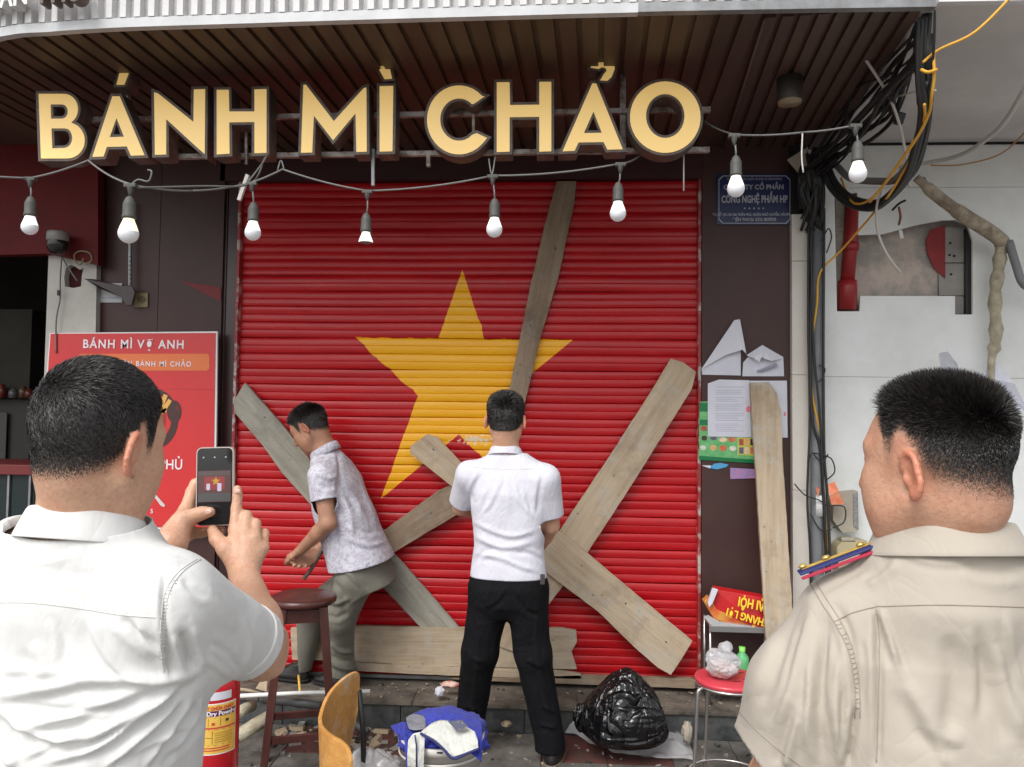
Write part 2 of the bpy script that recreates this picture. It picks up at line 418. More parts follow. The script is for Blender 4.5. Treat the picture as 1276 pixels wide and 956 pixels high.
# cream pillar
cp0, cp1 = wr1+.002, X(1006, 500, 4.08)
pil = thing('tiled_pillar', 'narrow cream tiled pillar between brown wall and cables', 'pillar', (cp0, 4.08, 0))
zt = at(990, 268, 4.08).z; z = .0
while z < zt-.01:
    z2 = min(z+.6, zt); b = MB(); b.b2((cp0, 4.06, z+.001), (cp1, 4.16, z2-.001)); b.build('tile', m_cream, pil, .002); z = z2
b = MB(); b.b2((cp0, 4.075, zt+.001), (cp1, 4.16, SOF+.2)); b.build('pillar_top', m_black, pil)

# ---- white tiled wall at right with the cut opening
m_wtile = mat('white_wall_tile', (.78, .80, .79), .35, (.64, .65, .62), 3.0, detail=9, bump=.03, bscale=8, contrast=(.4, .75))
wt = thing('tiled_wall', 'white tiled wall with a ragged opening at the far right', 'wall', (X(1110), YW, 0))
wx0, wx1 = cp1+.002, 4.6
hole = [(1040, 306), (1040, 245), (1056, 236), (1090, 255), (1068, 293), (1100, 292), (1172, 275), (1206, 276), (1212, 300), (1212, 392), (1190, 392), (1190, 369), (1072, 369), (1071, 388), (1043, 388)]
hole = [(1040, 244), (1068, 240), (1069, 293), (1100, 292), (1140, 281), (1172, 275), (1190, 274), (1206, 280), (1212, 300), (1212, 392), (1190, 392), (1190, 369), (1072, 369), (1071, 388), (1043, 388)]
# the wall is laid in big tiles; the hole runs over the middle pieces
seams_x = [wx0, X(1300, 400), X(1300, 400)+.62, 4.6]
zz = [0, at(1100, 700, YW).z, at(1100, 470, YW).z, at(1100, 234, YW).z, SOF+.03]
hl = pxloops([hole], YW)[0]
hmin = (min(p[0] for p in hl), min(p[1] for p in hl)); hmax = (max(p[0] for p in hl), max(p[1] for p in hl))
for i in range(3):
    for j in range(4):
        a = (seams_x[i]+.001, zz[j]+.001); c = (seams_x[i+1]-.001, zz[j+1]-.001)
        loops = [[(a[0], a[1]), (c[0], a[1]), (c[0], c[1]), (a[0], c[1])]]
        if i == 0 and j == 2: loops.append(hl)
        me = poly2mesh(loops, .014); setmat(me, m_wtile); me.name = 'wall_tile'; o = link('wall_tile', me, wt, False); o.location = Vector((0, YW, 0))-wt.location
b = MB(); b.b2((wx0+.001, YW+.015, 0), (4.6, YW+.03, hmin[1]-.05)); b.b2((wx0+.001, YW+.015, hmax[1]+.05), (4.6, YW+.03, SOF))
b.b2((hmax[0]+.05, YW+.015, hmin[1]-.05), (4.6, YW+.03, hmax[1]+.05)); b.build('backing', m_black, wt)
m_plaster = mat('raw_plaster', (.56, .47, .41), .9, (.34, .32, .29), 6, detail=9, bump=.9, bscale=16, contrast=(.42, .58))
b = MB(); b.b2((hmin[0]-.08, YW+.09, hmin[1]-.1), (hmax[0]+.08, YW+.11, hmax[1]+.1)); b.build('recess_back', m_plaster, wt)
m_dgrey = mat('dark_grey_box', (.06, .06, .06), .6)
m_oldtile = mat('old_grey_tile', (.36, .34, .31), .5, (.26, .25, .23), 8)
for py0, py1 in ((283, 327), (329, 368), (370, 391)):
    slab('old_tile', [[(1170, py0), (1203, py0), (1203, py1), (1170, py1)]], YW+.075, .012, m_oldtile, wt)
slab('dark_edge', [[(1204, 285), (1213, 285), (1213, 394), (1204, 394)]], YW+.05, .03, m_dgrey, wt)
slab('red_stain', [[(1178, 281), (1160, 286), (1154, 300), (1156, 316), (1164, 334), (1178, 347)]], YW+.068, .005, mat('red_plaster', (.33, .035, .04), .7, (.25, .03, .03), 10), wt)
m_hole = mat('hole_dark', (.01, .01, .01), .9)
for px, py in ((1183, 318), (1185, 342), (1189, 319), (1184, 303)):
    p = at(px, py, YW+.073); b = MB(); b.lathe([(.001, 0), (.006, 0), (.006, .003)], p, 8, 0, Matrix.Rotation(math.pi/2, 3, 'X')); b.build('drill_hole', m_hole, wt)
# frame stub left in the opening
slab('timber_stub', [[(1041, 246), (1055, 246), (1055, 386), (1043, 386)]], YW+.03, .03, mat('old_stub', (.33, .29, .24), .8, (.18, .15, .12), 14), wt)
# red standpipe
m_redpipe = mat('red_pipe_paint', (.36, .012, .018), .38, (.26, .02, .02), 12, bump=.1)
pp = thing('red_pipe', 'thick red painted standpipe inside the wall opening', 'pipe', at(1058, 386, YW-.01))
b = MB(); b.tube([at(1062, 250, YW+.02), at(1060, 300, YW+.02), at(1056, 350, YW+.02)], .036, 16); b.build('pipe', m_redpipe, pp)
b = MB(); b.tube([at(1056, 350, YW+.015), at(1056, 358, YW+.015), at(1055, 386, YW+.015)], [.046, .049, .049], 16); b.build('coupling', m_redpipe, pp)
b = MB(); b.tube([at(1060, 303, YW+.02), at(1060, 308, YW+.018), at(1060, 313, YW+.02)], [.040, .044, .040], 16); b.build('joint_ring', m_redpipe, pp)

# balcony slab at right
m_under = mat('grey_white_render', (.74, .71, .69), .8, (.62, .60, .58), 2.0, bump=.1, bscale=12)
frontR = [atz(1172, 6, SOF+.05), atz(1400, 3, SOF+.05)]
pR = [atz(1148, 12, SOF+.05), atz(1045, 185, SOF+.05)]
bal = thing('balcony_slab', 'greyish white balcony slab overhead at the right', 'slab', (1.9, 3.4, SOF+.05))
b = MB(); b.prism([(frontR[0].x-.05, frontR[0].y, SOF+.05), (4.6, frontR[0].y, SOF+.05), (4.6, YW+.1, SOF+.05), (X(1000), YW+.1, SOF+.05), (X(1000), 3.7, SOF+.05)], (0, 0, .25)); b.build('slab', m_under, bal)
b = MB(); b.b2((frontR[0].x-.02, frontR[0].y-.03, SOF+.045), (4.6, frontR[0].y-.002, SOF+.35)); b.build('front_lip', mat('white_lip', (.72, .73, .74), .5), bal)
b = MB(); b.b2((wx0+.002, YW-.012, SOF+.024), (4.6, YW-.001, SOF+.036)); b.build('slab_joint', m_black, bal)  # black strip along the seam between slab and wall

# ---- left: red valance, white post, dark interior
lv = at(-120, 192, 4.0)
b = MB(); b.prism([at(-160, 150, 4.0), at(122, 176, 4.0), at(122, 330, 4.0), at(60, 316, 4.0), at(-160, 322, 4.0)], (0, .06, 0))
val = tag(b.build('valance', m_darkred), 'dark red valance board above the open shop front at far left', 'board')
m_post = mat('white_post_paint', (.52, .50, .46), .7, (.44, .42, .385), 6, bump=.2)
post = thing('white_post', 'white painted post with a broken hole left of the brown wall', 'post', (X(88), 4.06, 0))
pl = [[(61, 306), (121, 304), (119, 420), (112, 700), (108, 1000), (38, 1000), (45, 640), (55, 470)], [(82, 334), (88, 330), (93, 332), (99, 336), (104, 334), (102, 344), (101, 357), (92, 359), (81, 357), (80, 346)]]
slab('post_face', pl, 4.05, .04, m_post, post)
slab('hole_back', [[(76, 326), (108, 326), (108, 364), (76, 364)]], 4.093, .004, mat('hole_red', (.10, .012, .012), .9, (.03, .01, .01), 60), post)
b = MB(); b.tube(smooth_path([at(104, 322, 4.0), at(100, 330, 3.99), at(94, 326, 3.99), at(93, 317, 3.99), at(101, 313, 3.99), at(112, 316, 3.99), at(114, 325, 4.0), at(106, 329, 4.0)], 5), .0045, 6)
tag(b.build('wire_coil', mat('ochre_wire', (.25, .2, .1), .6)), 'small loop of dull yellow wire on the white post', 'wire')
b = MB(); b.tube(smooth_path([at(76, 318, 4.02), at(84, 332, 4.02), at(96, 350, 4.02)], 4), .004, 6); b.tube(smooth_path([at(77, 318, 4.02), at(75, 350, 4.02), at(75, 372, 4.02), at(70, 400, 4.02), at(70, 440, 4.02)], 5), .004, 6)
tag(b.build('loose_wire', m_cablegrey), 'thin grey wire hanging down the white post', 'wire')
slab_sw = thing('cable_clip', 'tiny dark clip fixed to the wire on the white post', 'clip', at(73, 365, 4.02))
b = MB(); b.box(at(73, 365, 4.015), (.012, .012, .03)); b.build('clip', m_cable, slab_sw, .002)
# camera dome
sc_ = thing('security_camera', 'dark domed security camera under the red valance', 'camera', at(72, 300, 3.9))
p = at(72, 296, 3.92)
b = MB(); b.lathe([(.001, .03), (.05, .03), (.054, .02), (.054, -.015), (.05, -.02)], p, 24); b.build('housing', mat('camera_white', (.24, .23, .22), .4), sc_)
b = MB(); b.lathe([(.05, -.02), (.052, -.045), (.045, -.07), (.028, -.088), (.001, -.094)], p, 24); b.build('dome', mat('dome_black', (.015, .015, .015), .12), sc_)
b = MB(); b.tube([p+Vector((-.05, .03, .02)), p+Vector((-.02, .1, .05))], .016, 8); b.build('bracket', m_grey_metal, sc_)
# interior
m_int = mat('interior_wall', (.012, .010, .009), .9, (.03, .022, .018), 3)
rm = thing('shop_interior', 'dark open shop interior seen past the white post at far left', 'room', (-2.6, 5.5, 0))
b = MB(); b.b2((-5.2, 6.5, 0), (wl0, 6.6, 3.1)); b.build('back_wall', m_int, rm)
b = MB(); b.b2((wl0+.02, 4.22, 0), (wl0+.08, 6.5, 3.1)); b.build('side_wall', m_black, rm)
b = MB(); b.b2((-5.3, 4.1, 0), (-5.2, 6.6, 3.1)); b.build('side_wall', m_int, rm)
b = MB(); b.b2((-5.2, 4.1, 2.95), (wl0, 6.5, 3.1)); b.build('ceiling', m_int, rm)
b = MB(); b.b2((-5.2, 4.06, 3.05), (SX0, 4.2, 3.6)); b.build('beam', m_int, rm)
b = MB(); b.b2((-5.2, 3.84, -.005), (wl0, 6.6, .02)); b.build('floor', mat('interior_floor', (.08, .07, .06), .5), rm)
cb_ = thing('cabinet', 'pale worn cabinet door standing in the dark interior', 'cabinet', at(10, 700, 5.2))
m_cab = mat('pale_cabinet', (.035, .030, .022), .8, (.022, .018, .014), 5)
cA = at(-60, 385, 5.2); cB = at(36, 497, 5.2)
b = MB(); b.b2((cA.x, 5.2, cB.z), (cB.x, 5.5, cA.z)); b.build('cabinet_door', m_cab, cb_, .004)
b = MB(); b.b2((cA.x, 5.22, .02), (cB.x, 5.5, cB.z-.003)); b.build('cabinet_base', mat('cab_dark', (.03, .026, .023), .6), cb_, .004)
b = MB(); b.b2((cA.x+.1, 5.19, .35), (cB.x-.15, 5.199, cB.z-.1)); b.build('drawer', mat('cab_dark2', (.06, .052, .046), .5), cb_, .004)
rs_ = random.Random(21)
for k in range(9):
    q = at(-50+k*11+rs_.uniform(-3, 3), 496, 5.14); hh = rs_.uniform(.06, .16); tj = thing('jar', '%s of the dim %s jars on the cabinet ledge inside the dark shop' % (('leftmost', 'middle one', 'rightmost')[k//3], ('grey', 'brown', 'dull red')[k % 3]), 'jar', q, 0, 'dim jars in the dark shop')
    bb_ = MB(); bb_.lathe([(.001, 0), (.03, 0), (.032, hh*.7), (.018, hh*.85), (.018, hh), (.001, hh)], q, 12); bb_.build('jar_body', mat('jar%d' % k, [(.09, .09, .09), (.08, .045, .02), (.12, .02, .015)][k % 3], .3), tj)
ct = thing('counter', 'dark red topped glass counter at the far left edge', 'counter', at(-20, 800, 4.4))
cC = at(-100, 577, 4.3); cD = at(47, 592, 4.3)
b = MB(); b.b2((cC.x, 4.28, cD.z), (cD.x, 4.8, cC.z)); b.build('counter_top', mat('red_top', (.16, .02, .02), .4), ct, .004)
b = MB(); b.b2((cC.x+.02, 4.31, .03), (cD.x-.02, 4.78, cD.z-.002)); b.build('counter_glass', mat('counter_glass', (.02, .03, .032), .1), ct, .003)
for xx in (cD.x-.05, cD.x-.18):
    b = MB(); b.b2((xx, 4.296, .03), (xx+.012, 4.309, cD.z-.003)); b.build('counter_frame', m_grey_metal, ct)

# ---- canopy
can = thing('canopy', 'shop canopy with brown slatted underside and white ribbed metal fascia', 'canopy', (0, 3.4, SOF))
edge_px = [(-130, 78), (0, 45), (60, 39), (108, 35.5), (170, 32.5), (300, 28.5), (440, 24), (620, 19), (795, 14.5), (950, 11.5), (1166, 8)]
edge = smooth_path([atz(x, y, SOF) for x, y in edge_px], 4)
ex = [p.x for p in edge]; ey = [p.y for p in edge]
def edgeY(x): return float(np.interp(x, ex, ey))
seam_f = atz(953, 23, SOF); seam_b = atz(900, 188, SOF)
rt_f = atz(1160, 8, SOF); rt_b = atz(1038, 186, SOF)
def soffit_slat(f0, f1, b1, b0, par):
    """one strip of the underside between two rays, with a raised face and open joint"""
    b = MB()
    w0 = (f1-f0).normalized()*.022; w1 = (b1-b0).normalized()*.022
    b.prism([f0, f1-w0, b1-w1, b0], (0, 0, .015)); b.build('soffit_slat', m_soffit, par)
pitchx = .083; sl_dir = math.tan(R(3.1))
x = -2.75
def on_edge(xb):      # the slat line starts at the back wall at xb and reaches the curved edge
    y = YW-.05
    for _ in range(6):
        xx = xb-(YW-.05-y)*sl_dir; y = edgeY(xx)+.012
    return Vector((xb-(YW-.05-y)*sl_dir, y, SOF))
def seamx(y):
    t = (y-seam_f.y)/(seam_b.y-seam_f.y); return seam_f.x+(seam_b.x-seam_f.x)*t
while x < seam_b.x+.25:
    f0, f1 = on_edge(x), on_edge(x+pitchx); b0, b1 = Vector((x, YW-.05, SOF)), Vector((x+pitchx, YW-.05, SOF))
    if f1.x <= seamx(f1.y)+.02 and b1.x <= seamx(b1.y)+.02: soffit_slat(f0, f1, b1, b0, can)
    elif f0.x < seamx(f0.y)-.02:
        # clipped strips beside the seam
        t = 1.0
        for k in range(20):
            q = f0.lerp(b0, k/20)
            if q.x > seamx(q.y)-.004: t = k/20; break
        q0 = f0.lerp(b0, t); q1 = None
        f1c = Vector((min(f1.x, seamx(f1.y)), f1.y, SOF)); 
        soffit_slat(f0, f1c, Vector((min(q0.x+.01, seamx(q0.y)), q0.y, SOF)), q0, can) if t > .05 else None
    x += pitchx
b = MB(); b.tube([seam_f+Vector((0, 0, -.004)), seam_b+Vector((0, 0, -.004))], .005, 6); b.build('seam_strip', mat('seam_tan', (.10, .065, .045), .5), can)
n = 9
for k in range(n):
    f0, f1 = seam_f.lerp(rt_f, k/n), seam_f.lerp(rt_f, (k+1)/n); b0, b1 = seam_b.lerp(rt_b, k/n), seam_b.lerp(rt_b, (k+1)/n)
    soffit_slat(f0, f1, b1, b0, can)
# dark board above everything, then fascia trim and ribs along the edge
b = MB(); P = [Vector((p.x, p.y+.02, SOF+.016)) for p in edge if p.x < rt_f.x-.03]+[Vector((rt_f.x-.03, rt_f.y+.02, SOF+.016)), Vector((rt_b.x, YW-.02, SOF+.016)), Vector((-3.2, YW-.02, SOF+.016)), Vector((-3.2, edge[0].y+.1, SOF+.016))]
b.prism(P, (0, 0, .025)); b.build('deck', m_soffit, can)
b = MB(); b.b2((-5.0, 3.0, SOF+.07), (1.8, YW+.5, SOF+.1)); b.build('roof_sheet', m_grey_metal, can)
def ribbon(pts, z0, z1, th, name, m):
    b = MB(); n = len(pts)
    for i in range(n-1):
        p, q = pts[i], pts[i+1]; d = (q-p).normalized(); nr = Vector((d.y, -d.x, 0))
        a = [Vector((p.x, p.y, z0)), Vector((q.x, q.y, z0)), Vector((q.x, q.y, z1)), Vector((p.x, p.y, z1))]
        b.add(a+[v+nr*-th for v in a], [(0, 1, 2, 3), (7, 6, 5, 4), (4, 5, 1, 0), (3, 2, 6, 7)])
    return b.build(name, m, can)
tp = [Vector((p.x, p.y-.006, 0)) for p in edge]
xs = seam_split = at(795, 14, 2.7).x
ribbon([p for p in tp if p.x <= xs+.03], SOF-.006, SOF+.030, .03, 'edge_trim', m_white_metal)
ribbon([p for p in tp if p.x >= xs-.06], SOF-.004, SOF+.030, .03, 'edge_trim', m_grey_metal)
ribbon([Vector((p.x, p.y+.016, 0)) for p in edge], SOF+.031, SOF+.42, .01, 'fascia_sheet', m_rib)
L = 0; last = edge[0]; sp = .056; acc = 0; npos = []
for p, q in zip(edge[:-1], edge[1:]):
    seg = (q-p).length; t = sp-acc
    while t < seg: npos.append((p.lerp(q, t/seg), (q-p).normalized())); t += sp
    acc = (acc+seg) % sp
rbm = MB(); rbm.prism([(-.016, 0, 0), (-.012, -.024, 0), (.012, -.024, 0), (.016, 0, 0)], (0, 0, .385)); o = rbm.build('fascia_rib', mat('rib_light', (.56, .55, .55), .4, (.66, .66, .66), 7)); rib_me = o.data; bpy.data.objects.remove(o)
for p, d in npos:
    o = bpy.data.objects.new('fascia_rib', rib_me); COL.objects.link(o); o.parent = can
    o.location = Vector((p.x, p.y+.0155, SOF+.032))-can.location; o.rotation_euler = (0, 0, math.atan2(d.y, d.x))
# street-name lettering on the fascia
pa = atz(0, 12, SOF+.09)
for body, px, mm, ln in (('TRẦN', -18, mat('white_letter', (.80, .80, .78), .4), .0), ('PHÚ', 58, mat('brown_letter', (.14, .10, .085), .5), 0)):
    d0 = at(px, 11, edgeY(at(px, 11, 2.9).x)-.055)
    xx_ = d0.x+(.12 if body == 'TRẦN' else .1); ang = math.atan2(edgeY(xx_+.1)-edgeY(xx_-.1), .2); d0.z -= .030 if body == 'TRẦN' else 0; d0.y -= .02
    Mx = Matrix.Translation(d0) @ Matrix.Rotation(ang, 4, 'Z') @ Matrix.Rotation(math.pi/2, 4, 'X')
    o = text(body, .098, mm, 'street_lettering', None, Mx, .022, 'LEFT', .03, .93)
    tag(o, ('white' if body == 'TRẦN' else 'dark brown')+' raised street name letters on the fascia, '+('at the extreme left edge' if body == 'TRẦN' else 'second word'), 'lettering')

# ---- recessed lamp under the canopy
dl = thing('ceiling_lamp', 'square dark downlight under the right part of the canopy', 'lamp', atz(984, 100, SOF))
p = atz(984, 98, SOF)
p = at(984, 128, 3.25); top = SOF
b = MB(); b.lathe([(.001, SOF-p.z), (.052, SOF-p.z), (.052, .012), (.046, 0)], p, 20); b.build('lamp_body', mat('lamp_dark', (.05, .045, .04), .5), dl)
b = MB(); b.lathe([(.05, .004), (.048, -.004), (.001, -.006)], p, 20); b.build('lamp_lens', mat('lamp_lens', (.30, .24, .15), .3), dl)

# ---- big sign
Ys = 3.12
m_face = newm('sign_face', .35, .4); g = NB(m_face); geo = g.n('ShaderNodeNewGeometry')
g.l(g.mix(g.ramp(g.noise(geo.outputs['Position'], 6, 6, .7), [(.35, (0, 0, 0)), (.7, (1, 1, 1))]), (.97, .68, .24), (.93, .68, .30)), g.b.inputs['Base Color'])
g.l(g.mix(1.0, (.9, .58, .20), (.9, .58, .20)), g.b.inputs['Emission Color']); g.b.inputs['Emission Strength'].default_value = .20  # weak even glow added to the letter faces to make them brighter
m_side = mat('sign_sides', (.085, .066, .052), .45, (.15, .12, .10), 25, contrast=(.4, .7))
def arc(cx, cy, rx, ry, a0, a1, n=14): return [(cx+rx*math.cos(R(a0+(a1-a0)*i/n)), cy-ry*math.sin(R(a0+(a1-a0)*i/n))) for i in range(n+1)]
def offset(L, d):
    n = len(L); A = sum(L[i][0]*L[(i+1) % n][1]-L[(i+1) % n][0]*L[i][1] for i in range(n)); s = 1 if A > 0 else -1
    out = []
    for i in range(n):
        p0, p1, p2 = Vector(L[i-1]), Vector(L[i]), Vector(L[(i+1) % n])
        e1, e2 = (p1-p0).normalized(), (p2-p1).normalized()
        n1, n2 = Vector((e1.y, -e1.x))*s, Vector((e2.y, -e2.x))*s
        b = n1+n2; b = b.normalized() if b.length > 1e-4 else n1
        k = d/max(b.dot(n1), .45); out.append(tuple(p1+b*k))
    return out
LET = {}
def stroke_rect(x0, y0, x1, y1): return [(x0, y0), (x1, y0), (x1, y1), (x0, y1)]
B_out = [(48, 117)]+[(78, 117)]+arc(80, 136, 17, 19, 80, -60, 10)+arc(84, 175, 21.5, 22.5, 55, -90, 12)+[(51, 197.5)]
B_h1 = [(63, 130), (76, 130)]+arc(77, 139, 7.5, 9, 70, -70, 6)+[(76, 148), (63.5, 148)]
B_h2 = [(64, 160), (80, 160)]+arc(81, 172, 9, 12, 70, -70, 6)+[(80, 184.5), (65, 185)]
letters = [
 ('B', [B_out], [B_h1, B_h2]),
 ('A', [[(140, 120), (149, 120), (180, 193.5), (163, 194), (158, 182.5), (133, 183), (129, 195), (115, 195.5)], [(149, 90), (160.5, 90), (154.5, 105.5), (145, 105.5)]], [[(145, 147), (154.5, 170.5), (136.5, 171)]]),
 ('N', [[(192, 115), (197, 116.5), (241, 152), (241.5, 111.5), (255.5, 111), (255, 192), (248, 186), (207, 148.5), (207, 192.5), (193, 193)]], []),
 ('H', [[(270, 112), (285, 112), (285.5, 139), (317, 139), (317, 111.5), (332, 111), (332, 190.5), (317, 191), (317, 152), (285.5, 152.5), (286, 191.5), (270, 192.5)]], []),
 ('M', [[(378, 106), (381, 105.5), (416, 151), (453, 110), (456.5, 109), (457, 189), (444, 189.5), (443, 141), (415, 175), (391, 144), (389, 190), (375, 190.5)]], []),
 ('I', [[(473, 107.5), (490, 107), (489, 188.5), (473, 189)], [(470, 82.5), (485, 82), (488.5, 98), (479, 98.5)]], []),
 ('C', [[(604, 120)]+[(591, 129)]+arc(572, 149, 23.5, 26.5, 46, 314, 22)+[(594, 166), (607, 172)]+arc(572, 149.5, 40, 43, 316, 44, 26)], []),
 ('H', [[(619, 102.5), (635, 102.5), (635.5, 131), (672, 130.5), (672, 102), (687, 102), (687, 188.5), (672, 189), (672, 145.5), (635, 146), (635, 189), (619, 189.5)]], []),
 ('A', [[(738, 104), (743, 104), (776, 186), (757, 186.5), (752, 177), (721, 177.5), (716, 188), (701, 188.5)], [(736, 84)]+arc(751, 85, 15, 10.5, 150, -20, 10)+[(762, 96), (757, 100.5), (748, 100)]+[(752, 93)]+arc(751, 88, 5, 4.5, 0, 150, 5)], [[(739.5, 139), (750, 165.5), (727.5, 166)]]),
 ('O', [arc(829, 146, 44, 44.5, 0, 354, 40)], [arc(829, 144.5, 24, 27.5, 0, 354, 30)]),
]
sign = thing('shop_sign', 'large yellow channel letter sign reading BÁNH MÌ CHẢO hanging under the canopy', 'sign', at(460, 195, Ys))
for ch, outs, holes in letters:
    o = slab('letter_box', [offset(L, 3.4) for L in outs[:1]]+[offset(L, -3.2) for L in holes], Ys, .085, m_side, sign)
    f = slab('letter_face', [outs[0]]+holes, Ys-.004, .003, m_face, sign)
    for L in outs[1:]:
        slab('accent_box', [offset(L, 3.2)], Ys, .085, m_side, sign); slab('accent_face', [L], Ys-.004, .003, m_face, sign)
def bar(a, c, th, m, par, name):
    b = MB(); a, c = Vector(a), Vector(c); d = c-a; Mx = d.to_track_quat('X', 'Z').to_matrix()
    b.box((a+c)/2, (d.length, th, th), Mx); return b.build(name, m, par, .002)
Yb = Ys+.1
bar(at(100, 150, Yb), at(885, 137, Yb), .022, m_rust, sign, 'rail')
bar(at(200, 196, Yb), at(884, 187, Yb), .022, m_rust, sign, 'rail')
for px in (158, 776): bar(at(px, 38, Yb+.02), at(px, 190, Yb+.02), .026, m_rust, sign, 'hanger')
for px, y0 in ((307, 160), (590, 140)): bar(at(px, y0, Yb-.02), at(px, y0+45, Yb-.02), .012, m_rust, sign, 'strut')
bar(at(534, 190, Yb), at(534, 208, Yb), .018, m_rust, sign, 'strut')
bar(at(298, 250, Yb-.1), at(309, 218, Yb-.1), .016, m_whitecable, sign, 'strut')
bar(at(465, 186, Yb-.05), at(465, 232, Yb-.05), .014, m_grey_metal, sign, 'strut')
# ================================================================== string of bulbs
m_sock = mat('socket_rubber', (.075, .075, .068), .6)
m_dome = mat('bulb_dome', (.74, .75, .78), .35, emit=(1, 1, 1), es=.06)
m_neck = mat('bulb_neck', (.85, .85, .82), .4, emit=(1, .98, .9), es=.55)
m_neckw = mat('bulb_neck_warm', (.85, .82, .6), .4, emit=(1, .93, .55), es=.6)
Yc = 2.95
knots = [(-70, 212, 2.6), (38, 222, 2.75), (110, 200, 2.7), (163, 230, 2.45), (240, 238, 2.7), (312, 228, 2.9), (352, 211, 2.95), (458, 238, 2.95), (614, 219, 2.95), (773, 204, 2.95), (800, 192, 3.27), (876, 150, 3.25), (917, 168, 2.95), (1000, 165, 2.9), (1066, 156, 2.8)]
b = MB()
for (a, c) in zip(knots[:-1], knots[1:]):
    A, C_ = at(*a), at(*c); sag = (C_-A).length*.025
    b.tube([A.lerp(C_, t/8)+Vector((0, 0, -4*sag*(t/8)*(1-t/8))) for t in range(9)], .0038, 6)
b.tube(smooth_path([at(163, 231, 2.45), at(172, 224, 2.45), at(185, 226, 2.45), at(189, 214, 2.45), at(184, 212, 2.45)], 4), .003, 6)
b.tube(smooth_path([at(170, 234, 2.46), at(250, 232, 2.7), at(312, 229, 2.9), at(330, 196, 3.1)], 5), .0035, 6)
b.tube(smooth_path([at(310, 226, 2.9), at(326, 205, 3.0), at(334, 192, 3.1)], 5), .0035, 6)
b.tube(smooth_path([at(346, 212, 2.95), at(350, 200, 2.97), at(354, 211, 2.95)], 4), .003, 6)
b.tube(smooth_path([at(609, 198, 3), at(613, 218, 2.95), at(617, 196, 3)], 4), .003, 6)
tag(b.build('light_cable', m_cablegrey), 'grey festoon cable strung below the sign from left to right', 'cable')
bulbs = [(38, 222, 37, 283, 2.75, 20, 'bulb at the far left hanging in front of the red valance', 0), (163, 230, 160, 291, 2.45, 25, 'largest bulb, with a yellowish lit neck, before the brown wall', 1),
         (314, 228, 315, 290, 2.9, 20, 'bulb just inside the left edge of the red shutter', 0), (458, 238, 456, 292, 2.95, 17, 'short cut-off bulb above the upper left of the star', 2),
         (614, 219, 616, 286, 2.95, 20, 'bulb in the middle above the right shoulder of the star', 0), (773, 204, 770, 266, 2.95, 20, 'bulb right of the tall leaning plank', 0),
         (915, 168, 917, 235, 2.8, 21, 'bulb covering the left part of the blue nameplate', 0), (1066, 156, 1069, 217, 2.75, 21, 'bulb hanging amid the black cables at the right', 0)]
for kx, ky, bx, by, Yd, wpx, lab, kind in bulbs:
    top = at(kx, ky, Yd); c = at(bx, by, Yd); r = wpx/2/F*Yd*1.02
    t = thing('hanging_bulb', 'white LED '+lab, 'light bulb', c, 0, 'white bulbs hanging from the festoon cable')
    b = MB(); zt = c.z+r*2.55 if kind != 2 else c.z+r*1.6
    b.tube([top+Vector((0, 0, -.01)), (top+Vector((c.x, c.y, zt)))/2+Vector((.003, 0, 0)), Vector((c.x, c.y, zt+.03))], .0035, 6)
    b.build('cord', m_cablegrey, t)
    b = MB(); b.box(top+Vector((0, 0, -.004)), (.042, .02, .014)); b.tube([top+Vector((0, 0, -.006)), top+Vector((0, 0, -.04))], [.014, .005], 8); b.build('cable_tap', m_sock, t, .003)
    b = MB(); b.lathe([(.005, .042), (.012, .036), (.0195, .018), (.0205, .012), (.0205, -.022), (.0225, -.026), (.0225, -.034), (.012, -.036)], (c.x, c.y, zt), 18); b.build('socket', m_sock, t)
    nk = m_neckw if kind == 1 else m_neck
    z0 = zt-c.z-.033
    if kind == 2:
        b = MB(); b.lathe([(.015, z0), (.018, z0-.012), (r*1.0, z0-.035), (r*1.05, z0-.043)], c, 20); b.build('bulb_neck', m_neck, t)
        b = MB(); b.lathe([(r*1.05, z0-.043), (r*.7, z0-.046), (.001, z0-.04)], c, 20); b.build('bulb_face', m_grey_metal, t)
    else:
        b = MB(); b.lathe([(.0165, z0), (.019, z0*.8), (r*.72, r*.9), (r*.86, r*.5), (r*.97, r*.2)], c, 24); b.build('bulb_neck', nk, t)
        b = MB(); b.lathe([(r*.97, r*.2)]+[(r*math.cos(a), r*math.sin(a)) for a in [R(x) for x in range(6, -90, -12)]]+[(.001, -r)], c, 24); b.build('bulb_dome', m_dome, t)
b = MB(); b.tube(smooth_path([at(1000, 166, 2.9), at(999, 195, 2.9), at(1001, 215, 2.9)], 4), .003, 6); b.tube([at(852, 185, 3.2), at(852, 238, 3.2)], .003, 6)
tag(b.build('tie_wire', m_whitecable), 'short pale wires dangling beside the nameplate', 'wire')

